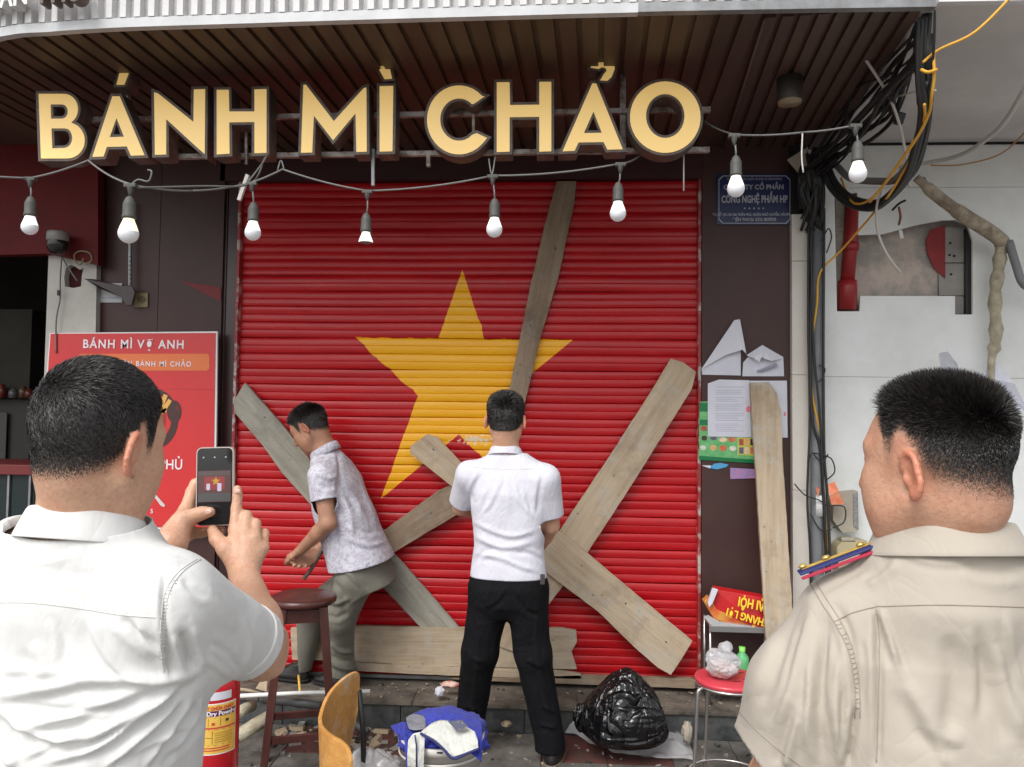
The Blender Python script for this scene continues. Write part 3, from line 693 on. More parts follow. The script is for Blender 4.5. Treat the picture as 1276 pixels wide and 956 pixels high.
# ================================================================== planks
def mesh_plank(name, px, Y, th, m, label, dirpx, par=None, cat='plank', group='rough boards across the shutter', tilt=0, warp=0.004):
    """px: outline in photo pixels; the mesh's own X axis runs along the board"""
    P = [at(x, y, Y) for x, y in px]; a, c = at(*dirpx[0], Y), at(*dirpx[1], Y)
    ang = math.atan2(c.z-a.z, c.x-a.x); o0 = a
    R2 = Matrix.Rotation(-ang, 2)
    # densify and roughen the outline
    L = []; rr = random.Random(hash(name+label) % 1000 if False else len(label)*7+int(px[0][0]))
    loc = [R2 @ Vector((p.x-o0.x, p.z-o0.z)) for p in P]
    n = len(loc)
    for i in range(n):
        p, q = loc[i], loc[(i+1) % n]; k = max(1, int((q-p).length/.035)); nr = Vector(((q-p).y, -(q-p).x)).normalized()
        for j in range(k):
            L.append(tuple(p.lerp(q, j/k)+nr*(rr.uniform(-1, 1)*.0012 if j else 0)))
    me = poly2mesh([L], th); me.name = name
    bm = bmesh.new(); bm.from_mesh(me)
    bmesh.ops.bevel(bm, geom=[e for e in bm.edges if len(e.link_faces) == 2 and e.calc_face_angle(0) > 1.2 and abs(e.verts[0].co.y-e.verts[1].co.y) < 1e-5], offset=.0025, segments=1, affect='EDGES')
    bm.to_mesh(me); bm.free()
    setmat(me, m); o = link(name, me, par, False); o.location = (o0.x, Y, o0.z); o.rotation_euler = (tilt, -ang, 0)
    if cat: tag(o, label, cat, group)
    return o
m_w1 = wood_mat('plank_grey_brown', (.19, .135, .088), (.29, .215, .148), (.37, .285, .20))
m_w2 = wood_mat('plank_silver', (.24, .225, .185), (.34, .32, .265), (.44, .41, .35))
m_w3 = wood_mat('plank_tan', (.33, .25, .165), (.46, .365, .255), (.54, .44, .32))
Yp = YW-.05
G1 = 'rough boards across the shutter'
mesh_plank('plank', [(694, 226), (718, 226), (716, 250), (696, 345), (672, 425), (657, 490), (640, 560), (614, 556), (636, 480), (660, 360), (679, 280), (690, 240)], Yp, .022, m_w1, 'tall narrow plank standing nearly upright above the dark-haired man', ((640, 545), (705, 226)), tilt=0)
o_p2 = mesh_plank('plank', [(305, 477), (352, 530), (385, 572), (440, 637), (500, 700), (573, 783), (527, 785), (480, 735), (430, 676), (352, 590), (325, 552), (292, 514), (291, 500)], Yp-.004, .022, m_w2, 'silvery plank sloping down from the left edge behind the bending man', ((298, 495), (550, 783)))
mesh_plank('plank', [(532, 541), (545, 545), (575, 577), (640, 625), (706, 668), (780, 730), (863, 799), (850, 820), (836, 841), (820, 832), (790, 806), (745, 762), (700, 728), (680, 712), (640, 678), (563, 606), (511, 565), (512, 556)], Yp-.05, .022, m_w3, 'wide tan plank running down to the lower right corner of the shutter', ((522, 552), (850, 820)))
mesh_plank('plank', [(836, 447), (852, 452), (867, 463), (862, 485), (790, 600), (730, 692), (688, 748), (640, 812), (606, 800), (640, 750), (693, 668), (760, 568), (810, 490)], Yp-.024, .022, m_w3, 'plank with a split upper end rising to the upper right of the shutter', ((620, 805), (852, 455)))
mesh_plank('plank', [(470, 667), (545, 612), (575, 598), (640, 556), (650, 590), (583, 633), (495, 686), (470, 702)], Yp-.026, .020, m_w1, 'board rising to the right behind the waist of the man in white', ((470, 685), (645, 572)))
o_p6 = mesh_plank('plank', [(362, 783), (440, 780), (560, 783), (700, 783), (718, 786), (719, 800), (712, 812), (719, 834), (640, 832), (520, 829), (440, 824), (364, 822)], Yp-.012, .028, m_w3, 'wide horizontal plank with a broken right end low on the shutter', ((364, 805), (718, 808)))
mesh_plank('plank', [(440, 826), (560, 831), (700, 836), (724, 840), (724, 846), (560, 842), (440, 836)], Yp-.02, .02, m_w3, 'thin strip of timber right below the wide horizontal plank', ((440, 831), (724, 842)))
mesh_plank('threshold_timber', [(716, 842), (866, 846), (866, 858), (640, 850), (560, 846)], Yp-.02, .03, m_w1, 'worn threshold timber lying along the foot of the shutter', ((720, 846), (866, 852)), group=None, cat='timber')
def lean_plank(px, Ytop, Ybot, ztop, zbot, th, m, label):
    """a board leaning back against the wall: its outline is traced on the sloping plane it lies in"""
    vv = Vector((0, Ytop-Ybot, ztop-zbot)).normalized(); nn = Vector((0, vv.z, -vv.y)); q0 = Vector((0, Ybot, zbot))
    P = []
    for x, y in px:
        d = ray(x, y); t = (q0-CAM).dot(nn)/d.dot(nn); P.append(CAM+d*t)
    a, c = (P[-2]+P[-3])/2, (P[0]+P[1])/2; uv = lambda p: Vector(((p-a).x, (p-a).dot(vv))); dc = uv(c); ang = math.atan2(dc.y, dc.x); R2 = Matrix.Rotation(-ang, 2)
    loc = [R2@uv(p) for p in P]; L = []; rr = random.Random(5); n = len(loc)
    for i in range(n):
        p, q = loc[i], loc[(i+1) % n]; k = max(1, int((q-p).length/.035)); nr = Vector(((q-p).y, -(q-p).x)).normalized()
        for j in range(k): L.append(tuple(p.lerp(q, j/k)+nr*(rr.uniform(-1, 1)*.0012 if j else 0)))
    me = poly2mesh([L], th); me.name = 'plank'; setmat(me, m); o = link('plank', me)
    B = Matrix((Vector((1, 0, 0)), nn, vv)).transposed() @ Matrix.Rotation(-ang, 3, 'Y')
    o.location = a; o.rotation_euler = B.to_euler(); return tag(o, label, 'plank', 'boards leaning at the wall')
zt_ = at(948, 477, 4.06).z
lean_plank([(935, 477), (958, 476), (968, 490), (973, 512), (976, 580), (981, 660), (988, 770), (985, 800), (958, 818), (954, 790), (949, 700), (943, 600), (939, 545)], 4.06, 3.82, zt_, .35, .024, m_w3, 'upright plank leaning on the brown wall in front of the pinned papers')
# nails
m_nail = mat('nail', (.05, .04, .035), .5, metal=.6)
for o_, pts in ((None, [(648, 455), (660, 470), (742, 690), (780, 752), (812, 480), (760, 560), (720, 640), (330, 520), (490, 712), (540, 560), (830, 800)]),):
    b = MB()
    for q in pts: b.lathe([(.001, .003), (.004, .002), (.004, 0)], at(q[0], q[1], Yp-.053), 7, 0, Matrix.Rotation(math.pi/2, 3, 'X'))
    tag(b.build('nails', m_nail), 'small dark nail heads driven in the boards on the shutter', 'nails', None, 'stuff')

# ================================================================== posters, plates, papers
m_poster = mat('poster_red', (.62, .030, .032), .35, (.58, .027, .03), 2)
m_pw = mat('poster_white', (.78, .76, .76), .4); m_or = mat('poster_orange', (.72, .17, .045), .4)
m_pl = mat('poster_letter', (.80, .74, .78), .4)
po = thing('menu_poster', 'red menu poster with white border behind the man holding the phone', 'poster', at(160, 660, 4.06))
pq = [(62, 415), (271, 413), (268, 662), (44, 655)]
slab('poster_board', [pq], 4.03, .012, m_pw, po)
slab('poster_print', [[(63, 416), (268.5, 415), (265, 659), (46, 652)]], 4.026, .002, m_poster, po)
def ptext(s, px, py, size, m=m_pl, Y=4.0235, **kw): return text(s, size, m, 'lettering', po, wallM(px, py, Y), .0008, **kw)
ptext('BÁNH MÌ VỢ ANH', 166, 434, .066, bold=.02, sp=1.18, sx=.93)
slab('orange_banner', [[(100, 441), (259, 441), (261, 444), (261, 459), (258, 462), (100, 462), (97, 459), (97, 444)]], 4.0240, .001, m_or, po)
ptext('CHUYÊN BÁNH MÌ CHẢO', 183, 456.5, .040, bold=.015, sp=1.25, Y=4.0225, sx=.9)
ptext('TRỨNG RÁN PHỦ', 168, 584, .074, bold=.012, sx=.9)
ptext('KÈM BÒ VIÊN', 135, 627, .05, bold=.012)
ptext('TỪ THÁNG 5', 160, 639, .032, bold=.012, sp=1.6)
m_pan = mat('pan_dark', (.055, .022, .018), .4); m_fry = mat('fries', (.75, .42, .10), .5)
slab('pan_print', [arc(191, 522, 31, 38, 0, 354, 30), arc(189, 520, 25, 31, 0, 350, 24)], 4.0240, .001, m_pan, po)
slab('pan_handle_print', [arc(217, 513, 9, 14, 0, 354, 20), arc(217, 513, 4.5, 9, 0, 350, 16)], 4.0238, .001, m_pan, po)
slab('food_print', [arc(184, 522, 22, 29, 0, 350, 20)], 4.0236, .001, mat('food', (.30, .04, .02), .5), po)
for q in ([(197, 508), (204, 491), (209, 493), (202, 511)], [(199, 513), (210, 497), (214, 500), (204, 516)], [(196, 514), (207, 508), (208, 513), (198, 518)]):
    slab('fries_print', [q], 4.0228, .0008, m_fry, po)
slab('knife_print', [[(184, 608), (186, 607), (206, 630), (204, 632), (200, 630)]], 4.0228, .001, mat('knife', (.6, .58, .56), .3), po)
b = MB(); b.tube([at(181, 486, 4.025), at(220, 484, 4.024), at(268, 486, 4.025)], .0012, 4); b.build('crease', mat('crease', (.66, .08, .08), .3), po)
# nameplate
npl = thing('nameplate', 'dark blue company nameplate with silver lettering behind the hanging bulb', 'sign', at(940, 279, 4.08))
m_blue = mat('plate_blue', (.008, .012, .075), .3, (.010, .022, .10), 4); m_sil = mat('plate_silver', (.42, .44, .50), .4)
slab('plate', [[(893, 217), (987, 217), (987, 280), (893, 280)]], 4.085, .008, m_blue, npl)
def cham(x0, y0, x1, y1, c): return [(x0+c, y0), (x1-c, y0), (x1, y0+c), (x1, y1-c), (x1-c, y1), (x0+c, y1), (x0, y1-c), (x0, y0+c)]
slab('plate_border', [cham(895.5, 216.8+2, 984.8, 279.5-.8, 5), cham(896.3, 219.8, 984, 277.8, 5)], 4.084, .001, m_sil, npl)
def ntext(s, px, py, size, **kw): return text(s, size, m_sil, 'lettering', npl, wallM(px, py, 4.0835), .0006, **kw)
ntext('TRUNG TÂM SẢN XUẤT VÀ BÁN LẺ HẢI PHÒNG', 940, 224.5, .017, sx=.78)
ntext('CÔNG TY CỔ PHẦN', 939, 236, .036, bold=.02, sx=.95)
ntext('CÔNG NGHỆ PHẨM HP', 940, 252.5, .054, bold=.03, sx=.60)
for k in range(5): slab('star_print', [[(928+k*5.8+1.6*math.sin(R(a))*(1 if (a//36) % 2 == 0 else .45), 259.7-1.6*math.cos(R(a))*(1 if (a//36) % 2 == 0 else .45)) for a in range(0, 360, 36)]], 4.0838, .0006, m_sil, npl)
ntext('ĐC: SỐ 102-104-106 TRẦN PHÚ, QUẬN NGÔ QUYỀN, HẢI PHÒNG', 940, 269, .020, bold=.02, sx=.74)
ntext('ĐIỆN THOẠI: 0225.3829292', 940, 275.5, .024, bold=.02, sx=.8)
# papers
m_paper = mat('white_paper', (.66, .67, .74), .7, (.58, .59, .66), 6); m_ink = mat('grey_ink', (.30, .30, .38), .8); m_fold = mat('paper_back', (.64, .64, .70), .7)
def sheet(name, quads, m, par):
    V = []; Fs = []
    for q in quads:
        n = len(V); V += [at(x, y, Y) for x, y, Y in q]; Fs.append(tuple(range(n, n+len(q))))
    b = MB(); b.add(V, Fs); o = b.build(name, m, par); md = o.modifiers.new('s', 'SOLIDIFY'); md.thickness = .0006; return o
t = thing('torn_paper', 'white notice folded into a tall triangle, left of the two upper papers', 'paper', at(900, 468, 4.07))
sheet('sheet', [[(874, 459, 4.085), (899, 437, 4.083), (923, 433, 4.085), (923, 468, 4.088), (875, 467, 4.09)]], m_paper, t)
sheet('folded_flap', [[(874, 460, 4.082), (915, 399, 4.07), (922, 398, 4.074), (930, 441, 4.05), (925, 436, 4.05), (903, 443, 4.062)]], m_fold, t)
t = thing('torn_paper', 'white notice curled like an open envelope, right of the tall folded one', 'paper', at(950, 468, 4.07))
sheet('sheet', [[(925, 469, 4.09), (926, 452, 4.088), (938, 438, 4.084), (950, 430, 4.08), (962, 437, 4.084), (976, 445, 4.086), (977, 469, 4.09)]], m_paper, t)
sheet('folded_flap', [[(930, 443, 4.082), (950, 430, 4.078), (952, 440, 4.05), (946, 451, 4.045), (938, 446, 4.058)], [(950, 430, 4.078), (975, 447, 4.082), (961, 450, 4.05), (950, 446, 4.052)]], m_fold, t)
sheet('crumple', [[(943, 462, 4.084), (968, 452, 4.075), (969, 456, 4.06), (946, 464, 4.07)]], m_ink, t)
t = thing('notice_sheet', 'printed white notice taped over the green menu beside the leaning plank', 'paper', at(910, 544, 4.07))
slab('sheet', [[(882, 478), (896, 473), (934, 474), (936, 545), (882, 544)]], 4.084, .001, m_paper, t)
rr = random.Random(2)
lines = []
for k in range(26):
    y = 482+k*2.2
    if k in (1, 5, 9, 14, 20): continue
    slab('print_line', [[(891+rr.choice([0, 0, 2]), y), (928-rr.choice([0, 1, 8, 15]), y), (928-rr.choice([0, 1, 8]), y+.7), (891, y+.7)]], 4.0836, .0004, mat('ink%d' % k, (.42, .42, .52), .8) if k == 0 else bpy.data.materials['ink0'], t)
m_stamp = mat('red_stamp', (.72, .22, .28), .8)
slab('stamp_print', [arc(933, 510, 3.6, 4, 0, 350, 14)], 4.0834, .0004, m_stamp, t)
t = thing('notice_sheet', 'blank looking white notice partly behind the top of the leaning plank', 'paper', at(960, 545, 4.07))
slab('sheet', [[(934.5, 474.5), (980.5, 474.5), (981.5, 545.5), (936.5, 545)]], 4.086, .001, m_paper, t)
slab('stamp_print', [arc(978, 516, 1.5, 3, 0, 350, 10)], 4.0854, .0004, m_stamp, t)
gm = thing('green_menu', 'green food menu board under the white printed notice', 'menu', at(905, 580, 4.08))
m_green = mat('menu_green', (.07, .36, .10), .4, (.20, .52, .22), 25); m_dg = mat('menu_dark_green', (.0, .17, .05), .4)
slab('menu_board', [[(872, 501), (884, 500), (942, 502), (942, 577), (871, 572)]], 4.0885, .005, m_green, gm)
slab('menu_strip', [[(871, 568), (942, 573), (942, 577.5), (871, 573)]], 4.0878, .0006, m_dg, gm)
slab('menu_strip', [[(872, 502), (883, 502), (883, 513), (872, 513)]], 4.0878, .0006, m_dg, gm)
slab('menu_strip', [[(872, 523), (883, 523), (883, 530), (872, 530)]], 4.0878, .0006, m_dg, gm)
food = [(.30, .06, .03), (.55, .30, .12), (.05, .02, .02), (.10, .08, .14), (.60, .45, .3), (.45, .12, .05), (.5, .5, .42)]
fm = [mat('dish%d' % i, c, .5, tuple(x*1.6 for x in c), 60) for i, c in enumerate(food)]
for i, (fx, fy, rx, ry) in enumerate([(877, 534, 4, 3.4), (877.5, 546, 3.6, 3.3), (889, 546, 4.2, 2.8), (901, 548, 5, 3), (912, 548, 5, 3), (876, 558, 4, 3), (889, 558, 4, 3.4), (901, 558.5, 5, 3.8), (913, 559, 4.4, 3.4)]):
    slab('dish_print', [arc(fx, fy, rx, ry, 0, 345, 12)], 4.0876, .0006, fm[[0, 2, 3, 4, 5, 6, 1, 5, 6][i]], gm)
slab('yellow_panel', [[(919, 545), (942, 546), (942, 568), (919, 567)]], 4.0878, .0006, mat('menu_yellow', (.55, .55, .10), .5), gm)
for i in range(3):
    for j in range(2): slab('dish_print', [stroke_rect(921+i*7, 547+j*10.5, 926.5+i*7, 555+j*10.5)], 4.0872, .0006, fm[(i+3*j) % 7], gm)
t = thing('blue_sticker', 'torn bright blue sticker below the green menu', 'sticker', at(897, 580, 4.08))
slab('sticker', [[(884, 583), (890, 578), (898, 577), (908, 579), (905, 582), (898, 584), (893, 585)]], 4.088, .004, mat('sky_blue', (.08, .35, .62), .5), t)
slab('torn_tail', [[(874, 580), (886, 580), (885, 584)]], 4.0885, .002, m_fold, t)
t = thing('pink_sticker', 'faded pink and violet sticker behind the leaning plank', 'sticker', at(925, 590, 4.08))
slab('sticker', [[(910, 583), (944, 585), (944, 596), (910, 597)]], 4.0885, .004, mat('pink_print', (.55, .22, .36), .5, (.20, .22, .50), 60), t)
# small things on the left brown wall
t = thing('switch_plate', 'small square yellowish metal plate on the brown wall above the poster', 'plate', at(176, 374, 4.09))
slab('plate', [[(168, 365), (184, 365), (184, 383), (168, 383)]], 4.085, .008, mat('brassy', (.26, .20, .09), .5, (.15, .12, .06), 40), t)
slab('plate_hole', [arc(176, 373, 5, 4.5, 0, 350, 14)], 4.082, .004, mat('brass_dark', (.10, .08, .04), .5), t)
t = thing('paper_label', 'small white printed label on the brown wall beside the white post', 'label', at(136, 370, 4.09))
slab('label', [[(120, 353), (152, 353), (152, 377), (120, 377)]], 4.088, .003, mat('label_white', (.45, .45, .46), .5), t)
slab('label_print', [[(125, 357), (148, 357), (148, 372), (125, 372)], [(126, 358), (147, 358), (147, 371), (126, 371)]], 4.0872, .0006, m_ink, t)
br_ = thing('wall_bracket', 'perforated metal bracket with a dark blade hanging on the left brown wall', 'bracket', at(162, 355, 4.0))
bar(at(162, 250, 4.05), at(162, 356, 4.05), .014, m_grey_metal, br_, 'perforated_bar')
for k in range(7): 
    b = MB(); b.lathe([(.001, .003), (.0035, .003), (.0035, 0)], at(162, 320+k*5.5, 4.042), 8, 0, Matrix.Rotation(math.pi/2, 3, 'X')); b.build('hole', m_hole, br_)
b = MB(); b.prism([at(104, 347, 4.0), at(118, 348, 4.0), at(150, 356, 4.03), at(164, 356, 4.03), at(168, 364, 4.03), at(164, 380, 4.03), at(158, 381, 4.03), at(150, 370, 4.03), at(125, 360, 4.0)], (0, .012, 0)); b.build('blade', mat('dark_blade', (.035, .022, .02), .35), br_, .002)
slab_t = thing('red_flag_scrap', 'scrap of dark red fabric stuck beside the left edge of the shutter', 'fabric', at(258, 360, 4.09))
slab('scrap', [[(224, 350), (275, 358), (275, 376), (262, 370)]], 4.09, .003, mat('scrap_red', (.17, .014, .016), .6), slab_t)

# ================================================================== cables at right
rr = random.Random(11)
def cable(pts, r, m, lab, cat='cable', name='cable', n=7, grp=None):
    b = MB(); b.tube(smooth_path([at(*p) for p in pts], 6), r, n); return tag(b.build(name, m), lab, cat, grp)
# thick vertical bundle from the canopy corner curving down to the left
bd = thing('cable_bundle', 'thick taped bundle of black cables curving down beside the canopy corner', 'cable bundle', at(1150, 120, 2.9))
core = [(1152, 20, 2.85), (1150, 60, 2.87), (1153, 100, 2.9), (1155, 135, 2.95), (1148, 175, 3.1), (1135, 215, 3.3), (1112, 243, 3.5), (1090, 256, 3.7), (1060, 250, 3.85), (1038, 228, 3.95), (1028, 200, 4.0)]
for k in range(12):
    ox, oy, od = rr.uniform(-8, 8), rr.uniform(-5, 5), rr.uniform(-.04, .04)
    b = MB(); b.tube(smooth_path([at(x+ox*(1-.4*(i > 5))*(1+rr.uniform(-.25, .25)), y+oy, d+od) for i, (x, y, d) in enumerate(core)], 5), rr.uniform(.007, .014), 7); b.build('black_wire', m_cable, bd)
for (a, c, r) in (((1153, 45, 2.86), (1151, 90, 2.88), .032), ((1152, 100, 2.89), (1153, 128, 2.93), .030)):
    b = MB(); b.tube([at(*a), at((a[0]+c[0])/2, (a[1]+c[1])/2, (a[2]+c[2])/2), at(*c)], r, 12); b.build('tape_wrap', mat('black_tape', (.018, .018, .02), .35, bump=.5, bscale=40), bd)
cable([(1154, 130, 2.96), (1140, 190, 3.2), (1118, 222, 3.4), (1098, 226, 3.6), (1060, 222, 3.8), (1040, 204, 3.95), (1020, 190, 4.0)], .017, m_cablegrey, 'thick dark grey cable of the inner loop beside the bundle')
lp = [(1155, 150, 2.98), (1150, 200, 3.2), (1125, 238, 3.4), (1098, 258, 3.6)]
# diagonal tangle from the canopy corner to the wall corner
dg = thing('cable_tangle', 'tangle of thin black wires running diagonally from canopy to pillar top', 'cable bundle', at(1060, 180, 3.6))
for k in range(20):
    sx_, sy_ = 1146+rr.uniform(-8, 4), rr.uniform(30, 90)
    mx, my = 1092+rr.uniform(-30, 22), 132+rr.uniform(-34, 34)
    exx, eyy = 1012+rr.uniform(-16, 18), 210+rr.uniform(-22, 26)
    b = MB(); b.tube(smooth_path([at(sx_, sy_, 2.88), at((sx_+mx)/2+rr.uniform(-12, 8), (sy_+my)/2+rr.uniform(-8, 14), 3.1), at(mx, my, 3.4), at((mx+exx)/2+rr.uniform(-8, 8), (my+eyy)/2+rr.uniform(-8, 10), 3.7), at(exx, eyy, 4.02)], 5), rr.choice([.004, .005, .007, .010]), 6); b.build('black_wire', m_cable, dg)
for k in range(30):
    x0, y0 = 1012+rr.uniform(-14, 14), 195+rr.uniform(-12, 20)
    x1, y1 = 1006+rr.uniform(-10, 20), 262+rr.uniform(-18, 30)
    b = MB(); b.tube(smooth_path([at(x0, y0, 4.0), at((x0+x1)/2+rr.uniform(-12, 12), (y0+y1)/2, 3.96), at(x1, y1, 4.04)], 5), rr.choice([.005, .008, .013]), 6); b.build('black_wire', m_cable, dg)
jn = MB(); jn.box(at(1110, 132, 3.3), (.07, .04, .035), Matrix.Rotation(.7, 3, 'Y')); jn.box(at(1121, 148, 3.3), (.035, .03, .05), Matrix.Rotation(.3, 3, 'Y')); jn.build('cable_joint', m_cable, dg, .006)
cable([(1078, 73, 3.1), (1100, 107, 3.15), (1112, 130, 3.2), (1122, 160, 3.3), (1128, 190, 3.4), (1133, 232, 3.5)], .006, m_whitecable, 'pale wire crossing the tangle diagonally down to a clamp', 'wire')
cable([(1118, 120, 3.2), (1140, 115, 3.0), (1166, 113, 2.9)], .0045, m_whitecable, 'short white wire tied horizontally round the bundle', 'wire')
yw = thing('yellow_cable', 'bright yellow cable wound on the bundle and falling to the wall opening', 'cable', at(1150, 70, 2.8))
for pts, r in (([(1262, -6, 2.7), (1215, 40, 2.75), (1170, 62, 2.8), (1150, 78, 2.8)], .0052), ([(1163, 66, 2.79), (1164, 95, 2.8), (1161, 120, 2.83), (1158, 140, 2.9), (1145, 168, 3.0), (1120, 205, 3.2), (1098, 235, 3.4), (1084, 252, 3.6)], .0055),
               ([(1148, 87, 2.79), (1156, 90, 2.77), (1167, 87, 2.79)], .006), ([(1152, 130, 2.85), (1148, 160, 3.0), (1112, 215, 3.3), (1085, 248, 3.5), (1062, 252, 3.8), (1048, 222, 3.95)], .0055), ([(1140, 190, 3.2), (1110, 240, 3.4), (1092, 262, 3.7), (1050, 310, 4.0), (1022, 340, 4.02), (1018, 380, 4.02), (1010, 440, 4.03), (1012, 490, 4.03), (1022, 540, 4.03), (1030, 600, 4.03), (1032, 690, 4.03)], .0055)):
    b = MB(); b.tube(smooth_path([at(*p) for p in pts], 6), r, 7); b.build('yellow_wire', m_yellow_cable, yw)
cable([(1290, 90, 3.0), (1272, 120, 3.1), (1245, 160, 3.4), (1200, 192, 3.8), (1155, 203, 4.0), (1120, 208, 4.05)], .011, m_whitecable, 'thick whitish cable sagging across the right overhang')
cable([(1290, 150, 3.9), (1250, 190, 4.0), (1200, 205, 4.08), (1160, 206, 4.1)], .004, mat('ochre_cable', (.45, .26, .1), .6), 'thin ochre wire below the thick whitish cable', 'wire')
cable([(1165, 12, 2.72), (1162, 80, 2.8), (1150, 150, 3.0), (1135, 190, 3.2)], .0045, m_cable, 'single thin black wire hanging over the yellow cable', 'wire')
cable([(1098, 235, 3.5), (1092, 262, 3.6), (1094, 290, 3.7), (1106, 318, 3.75), (1122, 340, 3.8)], .006, m_whitecable, 'white wire with a free end curving in front of the opening', 'wire')
# conduit with taped wires running down beside the pillar
cdx = thing('conduit', 'grey vertical conduit with cables strapped along it beside the cream pillar', 'conduit', at(1020, 500, 4.08))
m_cond = mat('grey_conduit', (.21, .22, .23), .5, (.16, .17, .175), 8)
b = MB(); b.tube([at(1018, 240, 4.06), at(1018, 600, 4.06), at(1018, 640, 4.06), at(1019, 900, 4.06)], .032, 14); b.build('conduit_pipe', m_cond, cdx)
b = MB(); b.tube([at(1021, 617, 4.055), at(1021, 643, 4.055)], .034, 14); b.build('white_tape', m_white_paint, cdx)
for k, (pts, r) in enumerate([([(1008, 240), (1007, 400), (1009, 520), (1006, 620), (1010, 700), (1014, 900)], .006), ([(1012, 250), (1010, 420), (1012, 520), (1022, 560), (1027, 640), (1031, 760), (1030, 900)], .008), ([(1027, 260), (1026, 430), (1027, 560), (1031, 620), (1034, 700), (1034, 900)], .007), ([(1010, 280), (1013, 420), (1020, 500), (1024, 560), (1030, 700)], .006)]):
    b = MB(); b.tube(smooth_path([at(x, y, 4.025-.004*k) for x, y in pts], 6), r, 7); b.build('black_wire', m_cable, cdx)
for pts in ([(1022, 566), (1036, 572), (1040, 588), (1030, 598)], [(1014, 566), (1024, 576), (1032, 566)], [(1020, 455), (1028, 460), (1024, 472), (1018, 476)], [(990, 603), (1003, 617), (1020, 623), (1030, 630)], [(1010, 640), (1022, 660), (1036, 660)], [(1034, 630), (1052, 632), (1052, 650), (1038, 658)], [(1008, 575), (1012, 565), (1030, 568)], [(1024, 300), (1032, 285), (1036, 296), (1030, 315)]):
    b = MB(); b.tube(smooth_path([at(x, y, 4.01) for x, y in pts], 6), .0035, 6); b.build('loose_wire', m_cable, cdx)
# fabric-wrapped pipe at right
m_wrap = mat('wrapped_pipe', (.42, .36, .27), .85, (.20, .16, .12), 14, bump=.8, bscale=22, contrast=(.4, .62))
wp = thing('wrapped_pipe', 'beige cloth wrapped pipe bending down the white wall at right', 'pipe', at(1243, 300, 4.0))
b = MB(); b.tube(smooth_path([at(1142, 222, 3.9), at(1170, 246, 3.92), at(1200, 268, 3.95), at(1238, 292, 4.0), at(1258, 310, 4.05)], 5), [.02]*3+[.03]*6+[.036]*9+[.03]*3, 12); b.build('upper_run', m_wrap, wp)
b = MB(); pp_ = smooth_path([at(1248, 300, 4.03), at(1245, 330, 4.05), at(1240, 370, 4.06), at(1241, 420, 4.07), at(1235, 452, 4.08), at(1236, 482, 4.09)], 5)
b.tube(pp_, [.03+.006*math.sin(i*1.9) if i < 18 else .02-.001*(i-18) for i in range(len(pp_))], 12); b.build('lower_run', mat('foam_wrap', (.50, .46, .34), .9, (.30, .26, .18), 20, bump=1.0, bscale=18), wp)
b = MB(); b.tube(smooth_path([at(1257, 300, 4.0), at(1266, 330, 4.0), at(1276, 355, 4.0), at(1300, 365, 4.0)], 4), .02, 10); b.build('steel_bend', m_cond, wp)
cable([(1150, 222, 3.9), (1165, 245, 3.95), (1185, 262, 4.0), (1200, 268, 4.03)], .010, m_cablegrey, 'grey sleeve curving under the cloth wrapped pipe')
for pts, lab in (([(1112, 262, 4.0), (1120, 254, 3.95), (1128, 250, 3.9)], 'frayed dark wire ends above the opening'), ([(1120, 258, 3.95), (1122, 270, 3.95), (1120, 280, 4.0)], 'reddish brown wire stub dangling over the opening')):
    cable(pts, .006, m_cable if 'dark' in lab else mat('rusty_wire', (.2, .07, .04), .6), lab, 'wire')
t = thing('wire_tag', 'tiny white tag dangling in front of the opening', 'tag', at(1123, 292, 4.0)); b = MB(); b.box(at(1123, 292, 4.0), (.018, .002, .045), Matrix.Rotation(-.2, 3, 'Y')); b.build('tag', m_white_paint, t)
# hanging flap near nameplate
t = thing('board_scrap', 'pale triangular board scrap stuck in the tangle above the nameplate', 'board', at(995, 195, 3.98)); b = MB(); b.prism([at(981, 199, 3.98), at(1005, 184, 3.98), at(1010, 205, 3.98), at(998, 219, 3.98)], (0, .006, 0)); b.build('scrap', mat('pale_board', (.40, .36, .29), .7), t)
# junction boxes
m_beige = mat('beige_plastic', (.42, .38, .30), .55, (.34, .30, .235), 12); 
jb = thing('junction_box', 'open beige junction box on the white wall beside the bare-necked man', 'junction box', at(1057, 640, 4.1))
slab('box_body', [[(1040, 614), (1069, 612), (1069, 662), (1050, 664), (1038, 648)]], 4.08, .07, m_beige, jb)
slab('box_edge', [[(1063, 616), (1069, 614), (1070, 660), (1064, 656)]], 4.075, .03, mat('box_grey', (.15, .15, .15), .6, (.3, .3, .3), 60), jb)
jb2 = thing('meter_box', 'beige plastic meter box directly below the junction box', 'meter box', at(1066, 690, 4.1))
slab('box_body', [[(1043, 682), (1050, 674), (1080, 674), (1086, 690), (1080, 720), (1046, 718)]], 4.05, .09, mat('beige_box2', (.50, .43, .26), .5, (.42, .36, .22), 10), jb2)
slab('box_cap', [[(1049, 670), (1064, 670), (1066, 675), (1049, 675)]], 4.05, .06, m_beige, jb2)
ob = thing('orange_tape', 'scrap of orange plastic tied to the conduit by the junction box', 'plastic', at(1040, 618, 4.03))
m_or2 = mat('orange_plastic', (.80, .20, .09), .35, (.85, .36, .22), 30)
for q in ([(1031, 604, 4.02), (1040, 600, 4.0), (1045, 612, 3.99), (1034, 618, 4.01)], [(1034, 618.5, 4.01), (1045, 612.5, 3.99), (1052, 628, 4.0), (1036, 630, 4.02)], [(1016, 606, 4.02), (1022, 610, 4.0), (1019, 620, 4.02)]): sheet('tape_end', [q], m_or2, ob)
